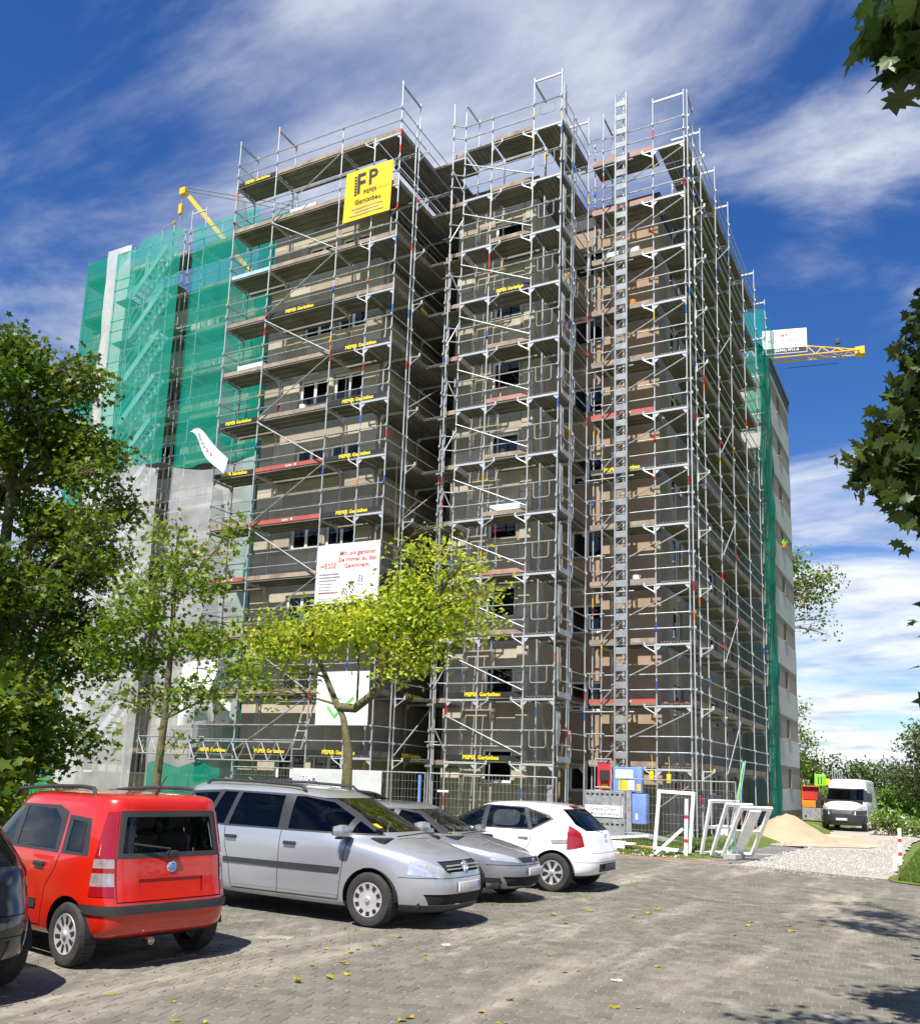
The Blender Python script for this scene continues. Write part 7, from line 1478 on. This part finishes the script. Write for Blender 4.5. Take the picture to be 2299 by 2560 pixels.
tree('birch_tree', 'thin pale tree low beside the gable wall corner', (-9.9, 68, 0), [(0, 0, 0), (0.2, 0, 4), (0.5, 0, 7.5)], [((0.9, 0, 7.0), (.7, .7, .9), .8), ((1.3, 0, 5.4), (.8, .8, .8), .8), ((1.0, 0, 3.8), (.9, .9, .8), .9), ((2.0, 0, 4.6), (.5, .5, .4), .5), ((0, 0, 6), (.9, .9, 1), .7)], small_leaf, 'leaf_mid', 1500, 0.26, 28, 'bark', 0.12, 9)
# dark tree at the right edge
rg = np.random.default_rng(31); cc = [((rg.normal()*0.9, rg.normal()*0.8, 1.2+4.4*rg.uniform(0, 1)), (.8, .8, .6), 1.0) for _ in range(20)]+[((-1.3, 0, 2.0), (.7, .7, .5), 1), ((-0.9, 0, 4.4), (.5, .5, .4), .8)]
tree('hedge_tree', 'dark bushy tree at the right edge behind the meadow', (-0.8, 61, 0), [(0, 0, 0), (0, 0, 2.5), (0.1, 0, 5)], cc, small_leaf, 'leaf_wood', 6500, 0.26, 32, 'bark', 0.16, 9)
# bushes and far wood
def bush(name, label, base, r, n, lsize, m, seed, group, cat='bush', flowers=0):
    rg = np.random.default_rng(seed); root = thing(name, label, cat, base, 0, group); k = 9; P = []
    for _ in range(k):
        c = np.array([rg.uniform(-.7, .7)*r[0], rg.uniform(-.7, .7)*r[1], rg.uniform(0.25, 0.75)*r[2]]); u = rg.normal(size=(n//k, 3)); u /= np.linalg.norm(u, axis=1)[:, None]; P.append(c+u*np.array(r)*0.42*rg.uniform(.55, 1.05, (n//k, 1))*np.array([1, 1, .8]))
    P = np.concatenate(P); P[:, 2] = np.abs(P[:, 2]); nn = len(P); obj('foliage', tmpl_mesh('foliage', *small_leaf(), mats4(rand_rots(nn, rg), lsize*rg.uniform(.6, 1.3, nn), P), m), root)
    mb = MB()
    for _ in range(6): mb.path(limb((rg.normal()*.1, rg.normal()*.1, 0), (rg.normal()*.4*r[0], rg.normal()*.4*r[1], r[2]*.6), .1, rg, 4), .03, 4)
    obj('stems', mb.mesh('stems', 'bark'), root)
    if flowers:
        I = rg.integers(nn, size=flowers); Q = P[I]*1.03; obj('blossoms', tmpl_mesh('blossoms', [(-.5, -.5, 0), (.5, -.5, 0), (.5, .5, 0), (-.5, .5, 0)], [(0, 1, 2, 3)], mats4(rand_rots(flowers, rg), rg.uniform(.05, .09, flowers), Q), 'blossom'), root)
    return root
bush('flowering_bush', 'low bush with white blossom right of the van', (-2.45, 47.5, 0), (1.1, .9, 1.15), 1500, .16, 'leaf_bush', 1, None, flowers=160)
bush('weed_clump', 'low weeds trailing right of the flowering bush', (-1.0, 47, 0), (1.3, 1.0, .8), 900, .16, 'leaf_bush', 2, None)
for i, (x, y, rx, h, lab) in enumerate(((-5.6, 84, 3.0, 4.2, 'bright green hedge bush directly right of the van'), (-2.6, 84, 2.4, 3.6, 'bright green hedge bush between van and dark tree'), (-9.2, 90, 3.2, 4.0, 'bright green hedge bush left of the trailer'), (-0.5, 88, 2.5, 4.4, 'bright green hedge bush at the right edge'), (-13.5, 92, 3.2, 4.6, 'green hedge bush partly hidden by the gable wall'))):
    bush('hedge_bush', lab, (x, y, 0), (rx, 1.6, h*.66), 3200, .34, 'leaf_bush', 10+i, 'hedge along the meadow')
for i in range(17):
    rg = np.random.default_rng(200+i); x = -36+i*2.9+rg.uniform(-.8, .8); y = 150+rg.uniform(-12, 14); h = 6.2+rg.uniform(-.9, 1.0); r_ = rg.uniform(2.2, 3.2)
    cc = [((rg.normal()*r_*.5, rg.normal()*r_*.5, h*rg.uniform(.3, .9)), (r_*.55, r_*.55, r_*.42), 1.0) for _ in range(9)]
    tree('wood_tree', 'tree in the far wood on the horizon beyond the meadow', (x, y, -.05), [(0, 0, 0), (0, 0, h*.5), (0.2, 0, h*.85)], cc, small_leaf, 'leaf_wood', 1300, .62, 300+i, 'bark', .2, 5, group='trees of the far wood')
# fallen leaves and scraps on the paving
lv, lf = maple_leaf(); lvm = []
for k in range(3):
    mb = MB(); mb.add([(x, y-.3, .04+.35*abs(x)*(k*.5+.3)+.10*math.sin(y*5+k)) for x, y, z in lv], lf); lvm.append(mb.mesh('fallen_leaf', 'fallen'))
rg = np.random.default_rng(12); k = 0
while k < 64:
    x = rg.uniform(-6.6, -1.2); y = rg.uniform(5.4, 14.5)
    if rg.uniform() > math.exp(-((x+4.9)/1.6)**2)+0.18: continue
    if x < -5.2 and (10.0 < y < 15.2): continue
    if x < -6.3: continue
    o = obj('fallen_leaf', lvm[k % 3], None, (x, y, 0.004), 'yellow-green fallen leaf lying on the paving', 'leaf', 'fallen leaves on the paving'); s_ = rg.uniform(.04, .125); o.scale = (s_, s_, s_*rg.uniform(.5, 1.1)); o.rotation_euler = (0, 0, rg.uniform(0, 6.28)); k += 1
for x, y, lab in ((-5.05, 9.6, 'crumpled white paper scrap near the silver people carrier'), (-2.9, 9.0, 'flat white paper scrap on the dusty drive')):
    mb = MB(); q = [(0.055*math.cos(a)*(1+.45*noise.noise(Vector((a*1.7, x, 0)))), .038*math.sin(a)*(1+.5*noise.noise(Vector((a*2.1, y, 3)))), .006+.02*abs(noise.noise(Vector((a*3, x, y))))) for a in [2*PI*i/12 for i in range(12)]]
    mb.add(q+[(0.012, 0.006, .022), (-0.015, 0, .012)], [(i, (i+1) % 12, 12 if math.cos(2*PI*i/12) > 0 else 13) for i in range(12)]+[(3, 13, 12), (9, 12, 13)]); obj('paper_scrap', mb.mesh('paper_scrap', 'banner_white'), None, (x, y, .0), lab, 'paper')
bpy.data.scenes.remove(TMP)
